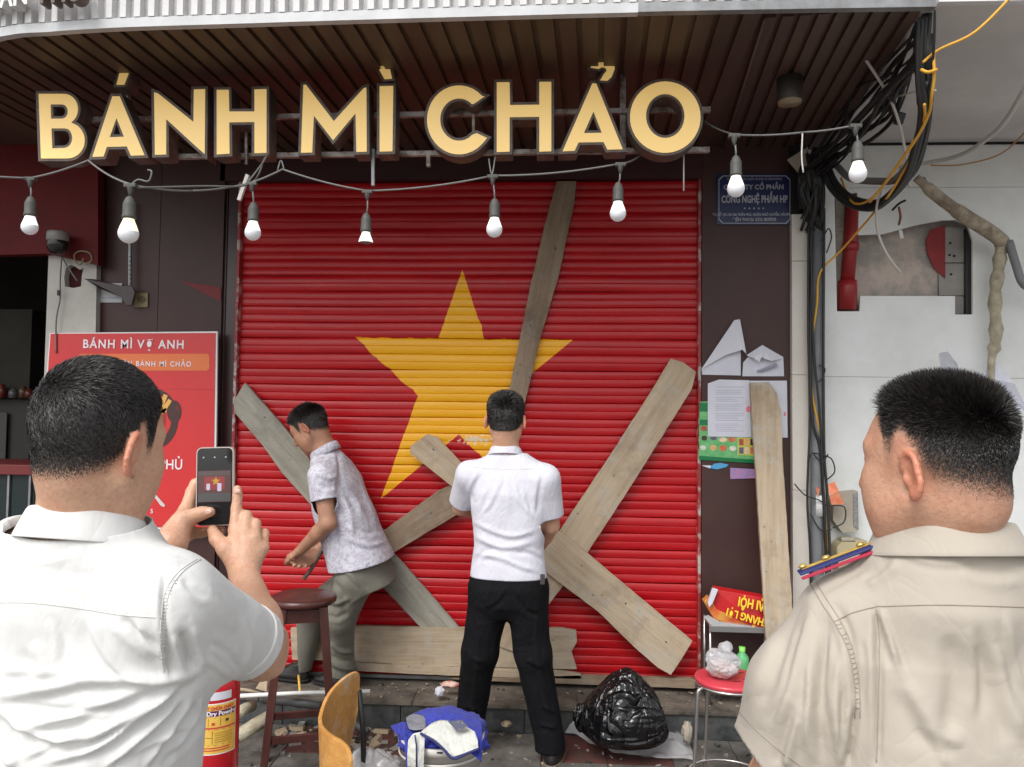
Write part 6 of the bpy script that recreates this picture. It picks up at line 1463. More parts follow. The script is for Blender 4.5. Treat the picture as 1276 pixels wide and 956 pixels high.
# ================================================================== bending man (seen from his left side)
sk_d = skinmat('skin_brown', (.40, .205, .125), (.46, .25, .16))
m_pat = newm('patterned_shirt', .8, .2); g = NB(m_pat); tc = g.n('ShaderNodeTexCoord')
wv = g.n('ShaderNodeTexNoise'); wv.inputs['Scale'].default_value = 22; wv.inputs['Detail'].default_value = 3; wv.inputs['Distortion'].default_value = 2.2; g.l(tc.outputs['Object'], wv.inputs['Vector'])
g.l(g.ramp(wv.outputs['Fac'], [(.40, (.60, .59, .65)), (.50, (.60, .59, .65)), (.54, (.34, .32, .40)), (.58, (.58, .56, .63)), (.68, (.42, .40, .48))]), g.b.inputs['Base Color'])
g.bump(g.noise(tc.outputs['Object'], 26, 6), .35, .012)
m_olive = fabric('olive_trousers', (.165, .157, .128), (.18, .172, .14), b=.16, cs=1.5)
def man_d():
    t = thing('person', 'man in a pale patterned shirt and olive trousers bending over with a tool', 'person', (at(440, 850, 3.95).x, 3.95, .14))
    Y = 3.88; hc = at(387, 534, Y-.01); HR = headR(-82, 34, 0); s = 1.0
    nb = at(404, 560, Y); hp = at(452, 700, Y+.03)
    ax = (nb-hp).normalized()      # spine direction
    fx = Vector((-1, .12, 0)); side = ax.cross(fx).normalized(); fw = side.cross(ax).normalized()
    BR = Matrix((side, fw, ax)).transposed()      # columns x,y,z
    L = (nb-hp).length
    sn, sf = nb.lerp(hp, .20)+Vector((-.005, -.165, -.01)), nb.lerp(hp, .20)+Vector((-.03, .165, -.02))
    en, wn = at(409, 652, Y-.19), at(374, 686, Y-.10); ef, wf = at(425, 660, Y+.12), at(398, 684, Y+.02)
    v = Vol((at(340, 600, Y).x, Y-.32, .72), (at(505, 600, Y).x, Y+.30, 1.66), .0045)
    v.loft(hp, BR, [(-.05, 0, 0, .14, .09), (.15, 0, 0, .135, .085), (.35, 0, 0, .15, .09), (L-.14, 0, 0, .14, .08), (L-.05, 0, 0, .07, .06)], .02)
    head(v, hc, HR, s, .003)
    v.cap(tuple(hc+HR@Vector((0, -.026, -.04))), tuple(nb), .054, .060, .02); v.cap(nb, nb.lerp(hp, .1), .06, .07, .02)
    for a, e, w_ in ((sn, en, wn), (sf, ef, wf)):
        v.cap(nb.lerp(hp, .12), a, .045, .05, .04)
        v.cap(a, e, .048, .041, .02); v.cap(e, e.lerp(w_, .35), .041, .038, .015); v.cap(e.lerp(w_, .35), w_, .038, .025, .015)
    dn_ = (wn-en).normalized(); ghand(v, wn, Vector((.3, -.9, .3)), (dn_+Vector((-.1, 0, .15))), Vector((-.1, .7, -.6)), (45, 60, 40), .98)
    df = (wf-ef).normalized(); ghand(v, wf, Vector((-.8, -.2, .5)), df, Vector((-.4, -.8, -.2)), (50, 60, 40), .98)
    o, V, Fq = bodymesh(v, t, sk_d, hc, HR, s, STYLE_A)
    grow_hair(t, V, Fq, hc, HR, s, STYLE_A, 20000, (.003, .010, .030), (.35, .7), (0, -.075, .085), .0022, .002, 5, fade=(.0, .05), flow_fwd=.8, jit=.3)
    v = Vol((at(345, 600, Y).x, Y-.34, .66), (at(520, 600, Y).x, Y+.34, 1.45), .0055)
    v.loft(hp, BR, [(-.12, 0, .0, .195, .165), (.0, 0, .005, .188, .158), (.15, 0, .01, .178, .145), (.32, 0, .008, .185, .130), (L-.19, 0, 0, .185, .112), (L-.10, 0, 0, .15, .095), (L-.03, 0, 0, .075, .070)], .04, 2.3)
    for q in (sn, sf): v.cap(nb.lerp(hp, .13), q, .060, .060, .05)
    v.cap(sn, sn.lerp(en, .58), .062, .066, .03); v.cap(sf, sf.lerp(ef, .58), .060, .064, .03)
    cn = sn.lerp(en, .52); cf = sf.lerp(ef, .50)
    st = [([(420, 560), (424, 590), (420, 615)], 3, -.007), ([(425, 600), (440, 618), (452, 640)], 3, .007), ([(424, 612), (436, 640), (440, 670)], 3.5, .007), ([(450, 600), (462, 630), (470, 660)], 3.5, .005), ([(432, 650), (452, 662), (470, 664)], 3, -.006), ([(430, 670), (455, 680), (480, 676)], 3, .006), ([(410, 620), (418, 650), (420, 685)], 3, -.006), ([(395, 590), (410, 596), (420, 592)], 3, .006), ([(394, 603), (408, 608), (420, 604)], 3, -.005)]
    hemn = -(ax+Vector((.0, 0, .6))).normalized()
    sh = cloth('shirt', v, t, m_pat, [(cn+Vector((-.02, -.02, 0)), (en-sn).normalized(), .088), (cf, (ef-sf).normalized(), .088), (nb, ax, .085), (hp+Vector((0, 0, -.005)), hemn, .40)], st, noise=.0018)
    # collar follows the bent neck
    V = []; n = 40
    for i in range(n+1):
        a = R(14)+(2*math.pi-R(28))*i/n; d = side*math.sin(a)+fw*math.cos(a)
        for rr_, zz_ in ((.060, -.015), (.062, .020), (.068, .024), (.074, .018), (.082, -.018)): V.append(nb+d*rr_+ax*(zz_-.012*(math.cos(a)+1)))
    Fs = [(i*5+j, (i+1)*5+j, (i+1)*5+j+1, i*5+j+1) for i in range(n) for j in range(4)]
    o = npmesh('collar', [tuple(q) for q in V], Fs, m_pat, t); md = o.modifiers.new('t', 'SOLIDIFY'); md.thickness = .0025
    # trousers
    v = Vol((at(365, 700, Y).x, Y-.30, .14), (at(520, 700, Y).x, Y+.42, 1.0), .0055)
    v.loft(hp, BR, [(-.14, 0, 0, .16, .13), (-.02, 0, 0, .165, .125), (.08, 0, 0, .15, .11)], .04)
    hn_, hf_ = hp+Vector((-.02, -.085, -.08)), hp+Vector((-.02, .085, -.08))
    kn, an = at(424, 770, Y-.02), at(428, 838, Y+.12); kf, af = at(388, 762, Y+.12), at(372, 846, Y+.20)
    v.chain([hn_, kn, an, an+Vector((0, 0, -.05))], [.098, .074, .060, .062], .035); v.chain([hf_, kf, af, af+Vector((0, 0, -.05))], [.096, .072, .058, .058], .03)
    st = [([(400, 705), (430, 712), (450, 730)], 3, .007), ([(405, 720), (425, 735), (430, 760)], 3.5, -.007), ([(400, 745), (420, 752), (436, 745)], 3, .008), ([(402, 765), (420, 770), (434, 762)], 3, -.006), ([(410, 800), (425, 812), (442, 812)], 3, .010), ([(410, 816), (428, 824), (444, 822)], 3, -.007), ([(412, 826), (430, 834), (444, 832)], 3, .008), ([(440, 715), (460, 735)], 3, -.005), ([(404, 780), (412, 800)], 3, .006)]
    cloth('trousers', v, t, m_olive, [((an.x, an.y, .20), (0, 0, -1), .14), ((af.x, af.y, .20), (0, 0, -1), .14)], st, noise=.0022)
    ml = bpy.data.materials['black_leather']
    for a, yw_ in ((an, -70), (af, -75)):
        shoe(t, (a.x+.05, a.y-.03, .143), R(yw_), ml, m_black, .92); b = MB(); b.tube([a+Vector((0, 0, .0)), Vector((a.x, a.y, .17))], [.04, .04], 10); b.build('sock', m_black, t)
    # tool held
    tl_ = thing('pry_bar', 'rusty pry bar held in the bending man\'s far hand', 'tool', at(392, 710, Y-.02))
    b = MB(); b.tube(smooth_path([at(412, 664, Y+.04), at(402, 684, Y), at(390, 706, Y-.02), at(378, 722, Y-.04)], 4), .010, 8); b.build('bar', mat('rusty_iron', (.10, .065, .05), .6, (.16, .13, .11), 40, metal=.4), tl_)
    b = MB(); b.tube(smooth_path([at(411, 666, Y+.04), at(414, 660, Y+.03), at(410, 656, Y+.0)], 3), [.012]*3+[.009]*3+[.004], 8); b.build('claw', bpy.data.materials['rusty_iron'], tl_)
man_d()
# ================================================================== things standing low in front of the shutter
from mathutils import noise as mn
m_mahog = mat('mahogany', (.085, .028, .022), .32, (.045, .014, .012), 9, sx=(1, 1, .2), bump=.08)
def wood_stool():
    c = at(378, 739, 3.33); c = Vector((c.x, 3.33, 0)); zs = at(378, 741, 3.33).z
    t = thing('bar_stool', 'tall dark red wooden bar stool beside the raised elbow of the left man', 'stool', c, R(18))
    b = MB(); b.lathe([(.001, .036), (.128, .036), (.140, .031), (.145, .020), (.143, .008), (.132, .0), (.001, 0)], (c.x, c.y, zs-.036), 36); b.build('seat', m_mahog, t)
    Rz = Matrix.Rotation(R(18), 3, 'Z')
    tops = {}; 
    for sx in (-1, 1):
        for sy in (-1, 1):
            a = c+Rz@Vector((sx*.085, sy*.085, zs-.036)); d = c+Rz@Vector((sx*.150, sy*.150, 0.0)); tops[(sx, sy)] = (a, d)
            b = MB(); dd = d-a; Mx = dd.to_track_quat('Z', 'Y').to_matrix(); u = Rz@Vector((.019, 0, 0)); w_ = Rz@Vector((0, .019, 0))
            vs = [a-u-w_, a+u-w_, a+u+w_, a-u+w_, d-u*.8-w_*.8, d+u*.8-w_*.8, d+u*.8+w_*.8, d-u*.8+w_*.8]
            b.add(vs, [(0, 1, 2, 3), (7, 6, 5, 4), (4, 5, 1, 0), (5, 6, 2, 1), (6, 7, 3, 2), (7, 4, 0, 3)]); b.build('leg', m_mahog, t, .003)
    for (k1, k2, f) in (((-1, -1), (1, -1), .72), ((-1, 1), (1, 1), .72), ((-1, -1), (-1, 1), .62), ((1, -1), (1, 1), .62)):
        p, q = tops[k1][0].lerp(tops[k1][1], f), tops[k2][0].lerp(tops[k2][1], f); b = MB(); d = q-p; b.box((p+q)/2, (d.length-.03, .018, .03), d.to_track_quat('X', 'Z').to_matrix()); b.build('rung', m_mahog, t, .002)
        p, q = tops[k1][0].lerp(tops[k1][1], .05), tops[k2][0].lerp(tops[k2][1], .05); b = MB(); d = q-p; b.box((p+q)/2, (d.length-.03, .016, .055), d.to_track_quat('X', 'Z').to_matrix()); b.build('apron', m_mahog, t, .002)
wood_stool()
# plywood chair shell
ply = wood_mat('orange_plywood', (.52, .23, .055), (.62, .31, .085), (.70, .38, .12), .35, 1.6)
t = thing('plywood_chair', 'curved orange plywood chair back at the bottom, before the wooden stool', 'chair', (at(420, 900, 2.65).x, 2.65, 0))
rim = smooth_path([at(*q) for q in [(447, 846, 2.98), (444, 837, 2.96), (428, 845, 2.88), (410, 864, 2.78), (400, 888, 2.68), (400, 903, 2.61), (410, 914, 2.55), (425, 923, 2.51), (434, 933, 2.48), (438, 948, 2.46)]], 4)
bot = smooth_path([at(*q) for q in [(447, 880, 2.98), (436, 925, 2.96), (428, 960, 2.88), (414, 985, 2.78), (405, 1000, 2.68), (402, 1010, 2.61), (410, 1015, 2.55), (424, 1020, 2.51), (434, 1025, 2.48), (438, 1030, 2.46)]], 4)
V = []; nc = len(rim); nr = 8
for i in range(nc):
    for j in range(nr+1): V.append(rim[i].lerp(bot[i], (j/nr)**1.2))
o = npmesh('back_shell', [tuple(q) for q in V], [(i*(nr+1)+j, (i+1)*(nr+1)+j, (i+1)*(nr+1)+j+1, i*(nr+1)+j+1) for i in range(nc-1) for j in range(nr)], ply, t)
md = o.modifiers.new('t', 'SOLIDIFY'); md.thickness = .013; md.offset = 0; md = o.modifiers.new('b', 'BEVEL'); md.width = .003; md.segments = 2; md.limit_method = 'ANGLE'
for q in (0, 12, 22, 34): 
    p = bot[q]; b = MB(); b.tube([p+Vector((0, 0, .06)), p+Vector((.02, 0, -.1)), Vector((p.x+.03, p.y, 0))], .011, 8); b.build('leg', m_cable, t)
# fire extinguisher
m_red = mat('extinguisher_red', (.50, .012, .022), .25, (.46, .012, .02), 3)
ec = at(268, 900, 2.6); ex_ = Vector((ec.x, 2.6, 0)); er = .079; ztop = at(268, 846, 2.52).z
t = thing('fire_extinguisher', 'red fire extinguisher with a yellow label behind the left man\'s sleeve', 'fire extinguisher', ex_)
b = MB(); b.lathe([(.001, 0), (er-.01, .0), (er, .012), (er, ztop-.05), (er*.95, ztop-.02), (er*.7, ztop+.015), (.03, ztop+.035), (.022, ztop+.06), (.001, ztop+.06)], ex_, 40); b.build('cylinder', m_red, t)
b = MB(); b.lathe([(.02, ztop+.06), (.022, ztop+.09), (.001, ztop+.09)], ex_, 16); b.box(ex_+Vector((-.04, 0, ztop+.11)), (.12, .02, .012)); b.build('valve', m_grey_metal, t)
def patch(name, a0, a1, z0, z1, m, dr=.001, skew=0, par=t, n=14):
    V = []
    for i in range(n+1):
        a = R(a0+(a1-a0)*i/n); 
        for z in (z0, z1): V.append((ex_.x+(er+dr)*math.sin(a), ex_.y-(er+dr)*math.cos(a), z+skew*math.sin(a)))
    return npmesh(name, V, [(2*i, 2*i+2, 2*i+3, 2*i+1) for i in range(n)], m, par)
def zpx(y): return at(275, y, 2.53).z
m_yel = mat('label_yellow', (.72, .42, .06), .4, (.78, .50, .10), 30); m_pur = mat('label_purple', (.10, .01, .09), .4); m_lr = mat('label_red', (.55, .05, .05), .4); m_lb = mat('label_black', (.05, .04, .03), .5)
patch('label_back', -24, 78, zpx(941), zpx(877), m_pw, .0006); patch('label', -22, 76, zpx(939.5), zpx(878.5), m_yel, .001)
patch('label_band', -22, 76, zpx(893), zpx(886), m_pur, .0014); patch('label_band', -22, 76, zpx(908.5), zpx(906.5), m_lr, .0014)
patch('white_sticker', 12, 62, zpx(873), zpx(863), m_paper, .001)
for a0, a1, y0, y1 in ((8, 9, 895, 905), (36, 37, 895, 905), (0, 1, 911, 928), (18, 19, 911, 928), (-20, 18, 919, 919.6), (-22, 76, 909.5, 910), (-22, 76, 928.5, 929)): patch('label_line', a0, a1, zpx(y1), zpx(y0), m_lb, .0014, n=6)
for a, y in ((-8, 901), (20, 902), (52, 899)): patch('label_mark', a-4, a+4, zpx(y+2), zpx(y-1.5), m_lr if a < 40 else m_lb, .0014, n=4)
for k in range(5): patch('label_mark', 24, 66, zpx(914.6+k*2.8), zpx(913.5+k*2.8), mat('label_ochre', (.42, .28, .04), .5) if k == 0 else bpy.data.materials['label_ochre'], .0014)
for k in range(2): patch('label_mark', -16, 60, zpx(933+k*3), zpx(931.6+k*3), m_lr, .0014)
def bent(body, a0, z, size, m):
    c = bpy.data.curves.new('t', 'FONT'); c.body = body; c.size = size; c.extrude = .0003; c.offset = .0006; o = bpy.data.objects.new('t', c); me = bpy.data.meshes.new_from_object(o); bpy.data.objects.remove(o)
    for v_ in me.vertices:
        a = R(a0)+v_.co.x/er; rr_ = er+.0018+v_.co.z; v_.co = (ex_.x+rr_*math.sin(a), ex_.y-rr_*math.cos(a), z+v_.co.y)
    if len(me.materials): me.materials.clear()
    setmat(me, m); link('lettering', me, t)
bent('Dry Powder', 4, zpx(892), .020, m_pw); bent('BỘT CHỮA CHÁY', -8, zpx(884.5), .013, m_lr)

# crumpled plastic and cloth
m_clear = newm('clear_plastic', .12, .6); bb = m_clear.node_tree.nodes['Principled BSDF']; bb.inputs['Base Color'].default_value = (.72, .72, .74, 1); bb.inputs['Alpha'].default_value = .45
def crumple(name, par, c, size, m, seed, amp=.03, sub_=5, flat=1.0, sharp=1.0, thick=0):
    bm = bmesh.new(); bmesh.ops.create_icosphere(bm, subdivisions=sub_, radius=1); off = Vector((seed*3.1, seed*1.7, seed*.9)); q_ = random.Random(seed); planes_ = [(Vector((q_.gauss(0, 1), q_.gauss(0, 1), q_.gauss(0, 1))).normalized(), q_.uniform(.72, 1.05)) for _ in range(46)] if m.name in ('clear_plastic', 'black_bag') else None
    for v_ in bm.verts:
        p = v_.co.normalized(); r_ = 1+amp*(mn.noise(p*2.2+off)*1.4+sharp*(1-abs(mn.noise(p*4.3+off))*2)*.5+sharp*(1-abs(mn.noise(p*9+off))*2)*.22)
        if planes_:
            r_ = min(1.25, min((h_/max(p.dot(n_), .12)) for n_, h_ in planes_))+.05*mn.noise(p*5+off)-.16*max(0, 1-abs(mn.noise(p*2.6+off))*7)
        v_.co = Vector((p.x*size[0]*r_, p.y*size[1]*r_, p.z*size[2]*r_))+Vector(c)
        if v_.co.z < .002+0: v_.co.z = .002
    me = bpy.data.meshes.new(name); bm.to_mesh(me); bm.free(); me.polygons.foreach_set('use_smooth', [True]*len(me.polygons)); setmat(me, m); return link(name, me, par)
for lab, c, sz, sd in (('crumpled clear plastic bag on the pavement left of the white bucket', at(476, 940, 3.0), (.13, .12, .14), 1), ('flatter clear plastic wrap beside the plywood chair back', at(425, 960, 3.05), (.13, .12, .07), 2)):
    c.z = sz[2]*.85; t = thing('plastic_bag', lab, 'plastic bag', (c.x, c.y, 0)); crumple('film', t, c, sz, m_clear, sd, .35, 5)
# bucket with blue and white cloth
m_bk = mat('bucket_white', (.76, .74, .70), .45, (.62, .60, .54), 6); bc_ = Vector((at(550, 920, 2.95).x, 2.95, 0)); zr = at(550, 886, 3.1).z-.02
t = thing('bucket', 'white plastic bucket holding a blue and white cloth, bottom centre', 'bucket', bc_)
b = MB(); b.lathe([(.001, .004), (.125, .004), (.13, .0), (.158, zr-.03), (.163, zr-.03), (.166, zr), (.158, zr+.002), (.154, zr-.01), (.128, .01), (.001, .010)], bc_, 48); b.build('tub', m_bk, t)
b = MB(); b.lathe([(.1585, zr-.055), (.162, zr-.058), (.162, zr-.062), (.1580, zr-.066)], bc_, 48); b.build('rim_ring', m_bk, t)
m_bcl = fabric('blue_cloth', (.035, .045, .32), (.05, .065, .40), b=.5); m_wcl = fabric('white_towel', (.58, .59, .56), (.64, .65, .60), b=.5); m_nv = mat('navy_trim', (.03, .035, .14), .8)
def drape(name, par, px, m, seed, th=.004, amp=.008):
    """px: grid rows of (x, y, Y)"""
    rows = [[at(*q) for q in r_] for r_ in px]; G = [smooth_path(r_, 5) for r_ in rows]; cols = list(zip(*G)); S = [smooth_path(c_, 6) for c_ in cols]
    nr_, nc_ = len(S[0]), len(S); off = Vector((seed, seed*2, 0)); V = []
    for i in range(nc_):
        for j in range(nr_): p = S[i][j]; V.append(tuple(p+Vector((0, -1, .5))*(amp*mn.noise(p*22+off)+amp*.7*(1-abs(mn.noise(p*38+off))*2))))
    o = npmesh(name, V, [(i*nr_+j, (i+1)*nr_+j, (i+1)*nr_+j+1, i*nr_+j+1) for i in range(nc_-1) for j in range(nr_-1)], m, par); md = o.modifiers.new('t', 'SOLIDIFY'); md.thickness = th; md.offset = 0; return o
t = thing('cloth_bundle', 'bundle of blue and white cloth hanging over the bucket rim', 'cloth', (bc_.x, bc_.y, zr))
drape('blue_part', t, [[(503, 905, 2.86), (520, 888, 3.0), (545, 882, 3.05), (575, 884, 3.05), (600, 900, 2.95)], [(505, 930, 2.80), (520, 908, 2.88), (545, 900, 2.92), (578, 902, 2.9), (601, 920, 2.84)], [(507, 962, 2.765), (522, 945, 2.785), (545, 925, 2.82), (580, 934, 2.80), (600, 950, 2.775)]], m_bcl, 3, amp=.014)
cl_ = crumple('crumpled_core', t, (bc_.x+.01, 2.95, zr-.01), (.145, .135, .065), m_bcl, 31, .28, 5)
drape('grey_part', t, [[(506, 895, 2.92), (515, 890, 2.95), (530, 893, 2.95)], [(508, 903, 2.87), (518, 903, 2.88), (531, 904, 2.88)], [(510, 908, 2.84), (518, 910, 2.84), (530, 908, 2.84)]], mat('grey_mesh', (.18, .19, .22), .6, (.28, .29, .32), 40), 5, amp=.004)
drape('white_part', t, [[(524, 913, 2.80), (538, 902, 2.84), (552, 898, 2.86), (575, 903, 2.84), (592, 912, 2.80)], [(540, 921, 2.77), (548, 915, 2.79), (560, 914, 2.80), (578, 918, 2.79), (595, 922, 2.77)], [(553, 932, 2.755), (556, 931, 2.76), (563, 933, 2.765), (580, 931, 2.765), (596, 930, 2.76)], [(564, 944, 2.75), (565, 944, 2.75), (567, 943, 2.75), (582, 938, 2.755), (597, 932, 2.755)]], m_wcl, 7, amp=.006)
drape('white_flap', t, [[(509, 922, 2.78), (517, 914, 2.79), (530, 912, 2.79)], [(508, 940, 2.765), (518, 935, 2.765), (529, 935, 2.77)], [(508, 962, 2.76), (518, 960, 2.76), (528, 962, 2.76)]], m_wcl, 9, amp=.008)
b = MB(); b.tube(smooth_path([at(524, 914, 2.775), at(540, 923, 2.755), at(553, 934, 2.745), at(565, 945.5, 2.738), at(582, 939, 2.742), at(597, 933, 2.742)], 4), .005, 6); b.build('navy_trim', m_nv, t)
b = MB(); b.tube([at(517, 916, 2.765), at(519, 930, 2.755), at(519, 960, 2.75)], .003, 6); b.build('navy_trim', m_nv, t)
b = MB(); b.prism([at(558, 899, 2.80), at(576, 897, 2.80), at(583, 905, 2.78), at(569, 911, 2.77)], (0, .003, 0)); b.build('dark_tag', mat('dark_tag', (.05, .055, .10), .4, (.4, .4, .45), 90, contrast=(.6, .66)), t)
b = MB(); b.box(at(548, 938, 2.787), (.020, .004, .006)); tag(b.build('bucket_mark', m_cable), 'tiny black mark on the front of the white bucket', 'mark')
# black refuse bag
m_bag = newm('black_bag', .17, .6); g = NB(m_bag); g.b.inputs['Base Color'].default_value = (.005, .005, .006, 1); tc = g.n('ShaderNodeTexCoord')
mpb = g.n('ShaderNodeMapping'); mpb.inputs['Scale'].default_value = (1, 1, .3); mpb.inputs['Rotation'].default_value = (0, .75, 0); g.l(tc.outputs['Object'], mpb.inputs[0])
nb_ = g.n('ShaderNodeTexNoise'); nb_.inputs['Scale'].default_value = 13; nb_.inputs['Detail'].default_value = 1.5; nb_.inputs['Distortion'].default_value = 1.4; g.l(mpb.outputs[0], nb_.inputs['Vector'])
g.bump(g.math('MULTIPLY', g.math('ABSOLUTE', g.math('SUBTRACT', nb_.outputs['Fac'], .5)), 3), .9, .02)
p = at(778, 922, 3.6); gc = Vector((at(777, 870, 3.6).x, 3.60, 0)); t = thing('refuse_bag', 'full shiny black refuse bag at the foot of the step', 'bag', gc)
bm = bmesh.new(); bmesh.ops.create_icosphere(bm, subdivisions=6, radius=1)
for v_ in bm.verts:
    p = v_.co.normalized(); az_ = math.atan2(p.y, p.x); kn = Vector((-.95, -.2, .15)).normalized()
    d = (p-kn).length; rad = math.atan2((p-kn).z, (p-kn).y)
    r_ = 1+.09*mn.noise(p*1.8+Vector((4, 1, 2)))+.05*(1-2*abs(mn.noise(Vector((rad*2.6, d*.8, 3)))))*min(1, d)+.03*(1-2*abs(mn.noise(Vector((rad*6, d*1.2, 8)))))*min(1, d)
    tz = (p-Vector((.05, -.1, .99))).length; r_ += .09*max(0, 1-tz/.35)*(.6+abs(mn.noise(Vector((math.atan2(p.y, p.x)*3, 1, 1))))*1.8)
    sq = .5 if p.z < 0 else 1
    v_.co = Vector((p.x*.185*r_*(1.02-.26*p.z), p.y*.160*r_, p.z*.215*r_*sq))+gc+Vector((0, 0, .17))
    v_.co.z = max(v_.co.z, .004+.01*abs(mn.noise(p*6)))
    if p.x < -.82: v_.co.x -= (-.82-p.x)*.06
me = bpy.data.meshes.new('bag_body'); bm.to_mesh(me); bm.free(); me.polygons.foreach_set('use_smooth', [True]*len(me.polygons)); setmat(me, m_bag); link('bag_body', me, t)
crumple('knot', t, gc+Vector((-.205, -.05, .20)), (.035, .03, .07), m_bag, 6, .6, 4)
# clear sheet spread on the pavement
def groundsheet(name, lab, px, seed, amp=.03, cat='plastic'):
    rows = [[atz(x, y, .012) for x, y in r_] for r_ in px]; G = [smooth_path(r_, 8) for r_ in rows]; cols = list(zip(*G)); S = [smooth_path(c_, 7) for c_ in cols]; nr_, nc_ = len(S[0]), len(S); V = []
    for i in range(nc_):
        for j in range(nr_):
            p = S[i][j]; e_ = min(i, nc_-1-i, j, nr_-1-j)/6; V.append((p.x, p.y, .006+amp*min(1, .3+e_)*abs(1-2.2*abs(mn.noise(Vector((p.x*9+seed, p.y*14, 0)))))))
    o = npmesh(name, V, [(i*nr_+j, (i+1)*nr_+j, (i+1)*nr_+j+1, i*nr_+j+1) for i in range(nc_-1) for j in range(nr_-1)], m_clear); tag(o, lab, cat); return o
groundsheet('plastic_sheet', 'clear plastic sheet spread under the black refuse bag', [[(690, 893), (740, 899), (790, 903), (845, 900)], [(696, 906), (740, 920), (790, 932), (858, 926)], [(706, 914), (745, 930), (790, 944), (866, 950)]], 2, .075)
# red stool with steel legs
c = Vector((at(908, 843, 3.28).x, 3.28, 0)); zs = at(908, 843, 3.28).z; t = thing('round_stool', 'round red topped stool with thin steel legs left of the officer', 'stool', c)
m_rs = mat('stool_red', (.62, .06, .085), .3, (.56, .05, .07), 5); m_ch = mat('steel_tube', (.55, .54, .52), .25, metal=.9)
b = MB(); b.lathe([(.001, 0), (.125, 0), (.137, -.004), (.140, -.012), (.136, -.022), (.001, -.024)], (c.x, c.y, zs), 40); b.build('seat', m_rs, t)
b = MB(); b.lathe([(.134, -.0225), (.139, -.024), (.137, -.034), (.120, -.034)], (c.x, c.y, zs), 40); b.build('seat_ring', m_ch, t)
for a in (205, 292, 25, 112):
    d = Vector((math.cos(R(a)), math.sin(R(a)), 0)); b = MB(); b.tube(smooth_path([c+d*.09+Vector((0, 0, zs-.03)), c+d*.142+Vector((0, 0, zs-.035)), c+d*.155+Vector((0, 0, zs-.07)), c+d*.165+Vector((0, 0, zs*.5)), c+d*.18], 4), .0075, 8); b.build('leg', m_ch, t)
b = MB(); b.tube([c+Vector((.172*math.cos(R(a)), .172*math.sin(R(a)), .075)) for a in range(0, 361, 12)], .006, 8); b.build('foot_ring', m_ch, t)
for x, y in ((-.05, .02), (.055, .05), (.02, -.06), (.07, -.03)): b = MB(); b.lathe([(.001, .0012), (.010, .0008)], c+Vector((x, y, zs)), 10, 0, Matrix.Diagonal((2.2, .6, 1))); b.build('seat_slot', mat('slot_dark', (.15, .01, .02), .6), t)
cb2 = at(900, 822, 3.25); t = thing('plastic_bag', 'knotted clear plastic bag of food on the red stool', 'plastic bag', cb2); crumple('film', t, Vector((cb2.x, 3.25, zs+.062)), (.085, .075, .065), m_clear, 12, .3, 5); crumple('tied_top', t, Vector((cb2.x+.015, 3.25, zs+.125)), (.035, .03, .035), m_clear, 14, .6, 4)
crumple('contents', t, Vector((cb2.x, 3.26, zs+.038)), (.060, .05, .033), mat('food_pink', (.50, .30, .28), .5, (.62, .55, .5), 14), 13, .12, 4)
# steel rack with rolled banner
rk = thing('steel_rack', 'low steel rack against the brown wall carrying a folded red banner', 'rack', (at(920, 800, 3.92).x, 3.93, .14))
xa, xb = at(884, 800, 3.92).x, at(962, 800, 3.92).x; zt1, zt2 = at(920, 785, 3.85).z, at(920, 852, 3.85).z
for x in (xa, xb):
    for y in (3.90, 4.05): b = MB(); b.tube([(x, y, .144), (x, y, zt1+.02)], .006, 8); b.build('post', m_ch, rk)
for z in (zt1, zt2):
    b = MB(); b.b2((xa, 3.89, z-.006), (xb, 4.06, z)); b.b2((xa-.008, 3.882, z-.022), (xb+.008, 3.8895, z+.006)); b.build('shelf', mat('steel_sheet', (.30, .30, .30), .35, metal=.6) if z == zt1 else bpy.data.materials['steel_sheet'], rk, .001)
m_ban = mat('banner_red', (.55, .012, .014), .45, (.48, .01, .012), 4); m_by = mat('banner_yellow', (.80, .62, .03), .45)
bn = thing('folded_banner', 'folded red banner with upside down yellow letters on the steel rack', 'banner', at(920, 780, 3.9))
pts = [(890, 734), (968, 748), (978, 792), (955, 788), (886, 759)]
b = MB(); b.prism([at(x, y, 3.90+(.03 if y < 760 else 0)) for x, y in pts], (0, .05, .01)); b.build('banner_fold', m_ban, bn, .006)
b = MB(); b.prism([at(x, y, 3.92) for x, y in [(877, 750), (884, 744), (893, 760), (950, 782), (930, 784), (890, 772)]], (0, .06, 0)); b.build('banner_under', mat('banner_under', (.62, .10, .03), .5, (.60, .30, .05), 22), bn, .004)
b = MB(); b.prism([at(x, y, 3.895) for x, y in [(888, 733), (895, 735), (888, 752), (884, 757), (882, 752)]], (0, .02, 0)); b.build('white_hem', m_paper, bn, .002)
b = MB(); b.prism([at(x, y, 3.885) for x, y in [(878, 770), (884, 768), (898, 776), (945, 782), (944, 788), (905, 788), (888, 782)]], (0, .03, 0)); b.build('plastic_wrap', m_clear, bn, .002)
def banner_text(s, px, py, size, rot, sx=1): 
    d0 = at(px, py, 3.890); M = Matrix.Translation(d0) @ Matrix.Rotation(rot, 4, 'Y') @ Matrix.Rotation(R(6), 4, 'X') @ Matrix.Rotation(math.pi/2, 4, 'X'); return text(s, size, m_by, 'lettering', bn, M, .001, 'RIGHT', .03, sx)
banner_text('ĐẠI HỘI', 920.5, 744, .062, math.pi+R(10), .72)
banner_text('THẮNG LỢI', 906, 758, .050, math.pi+R(15), .80)
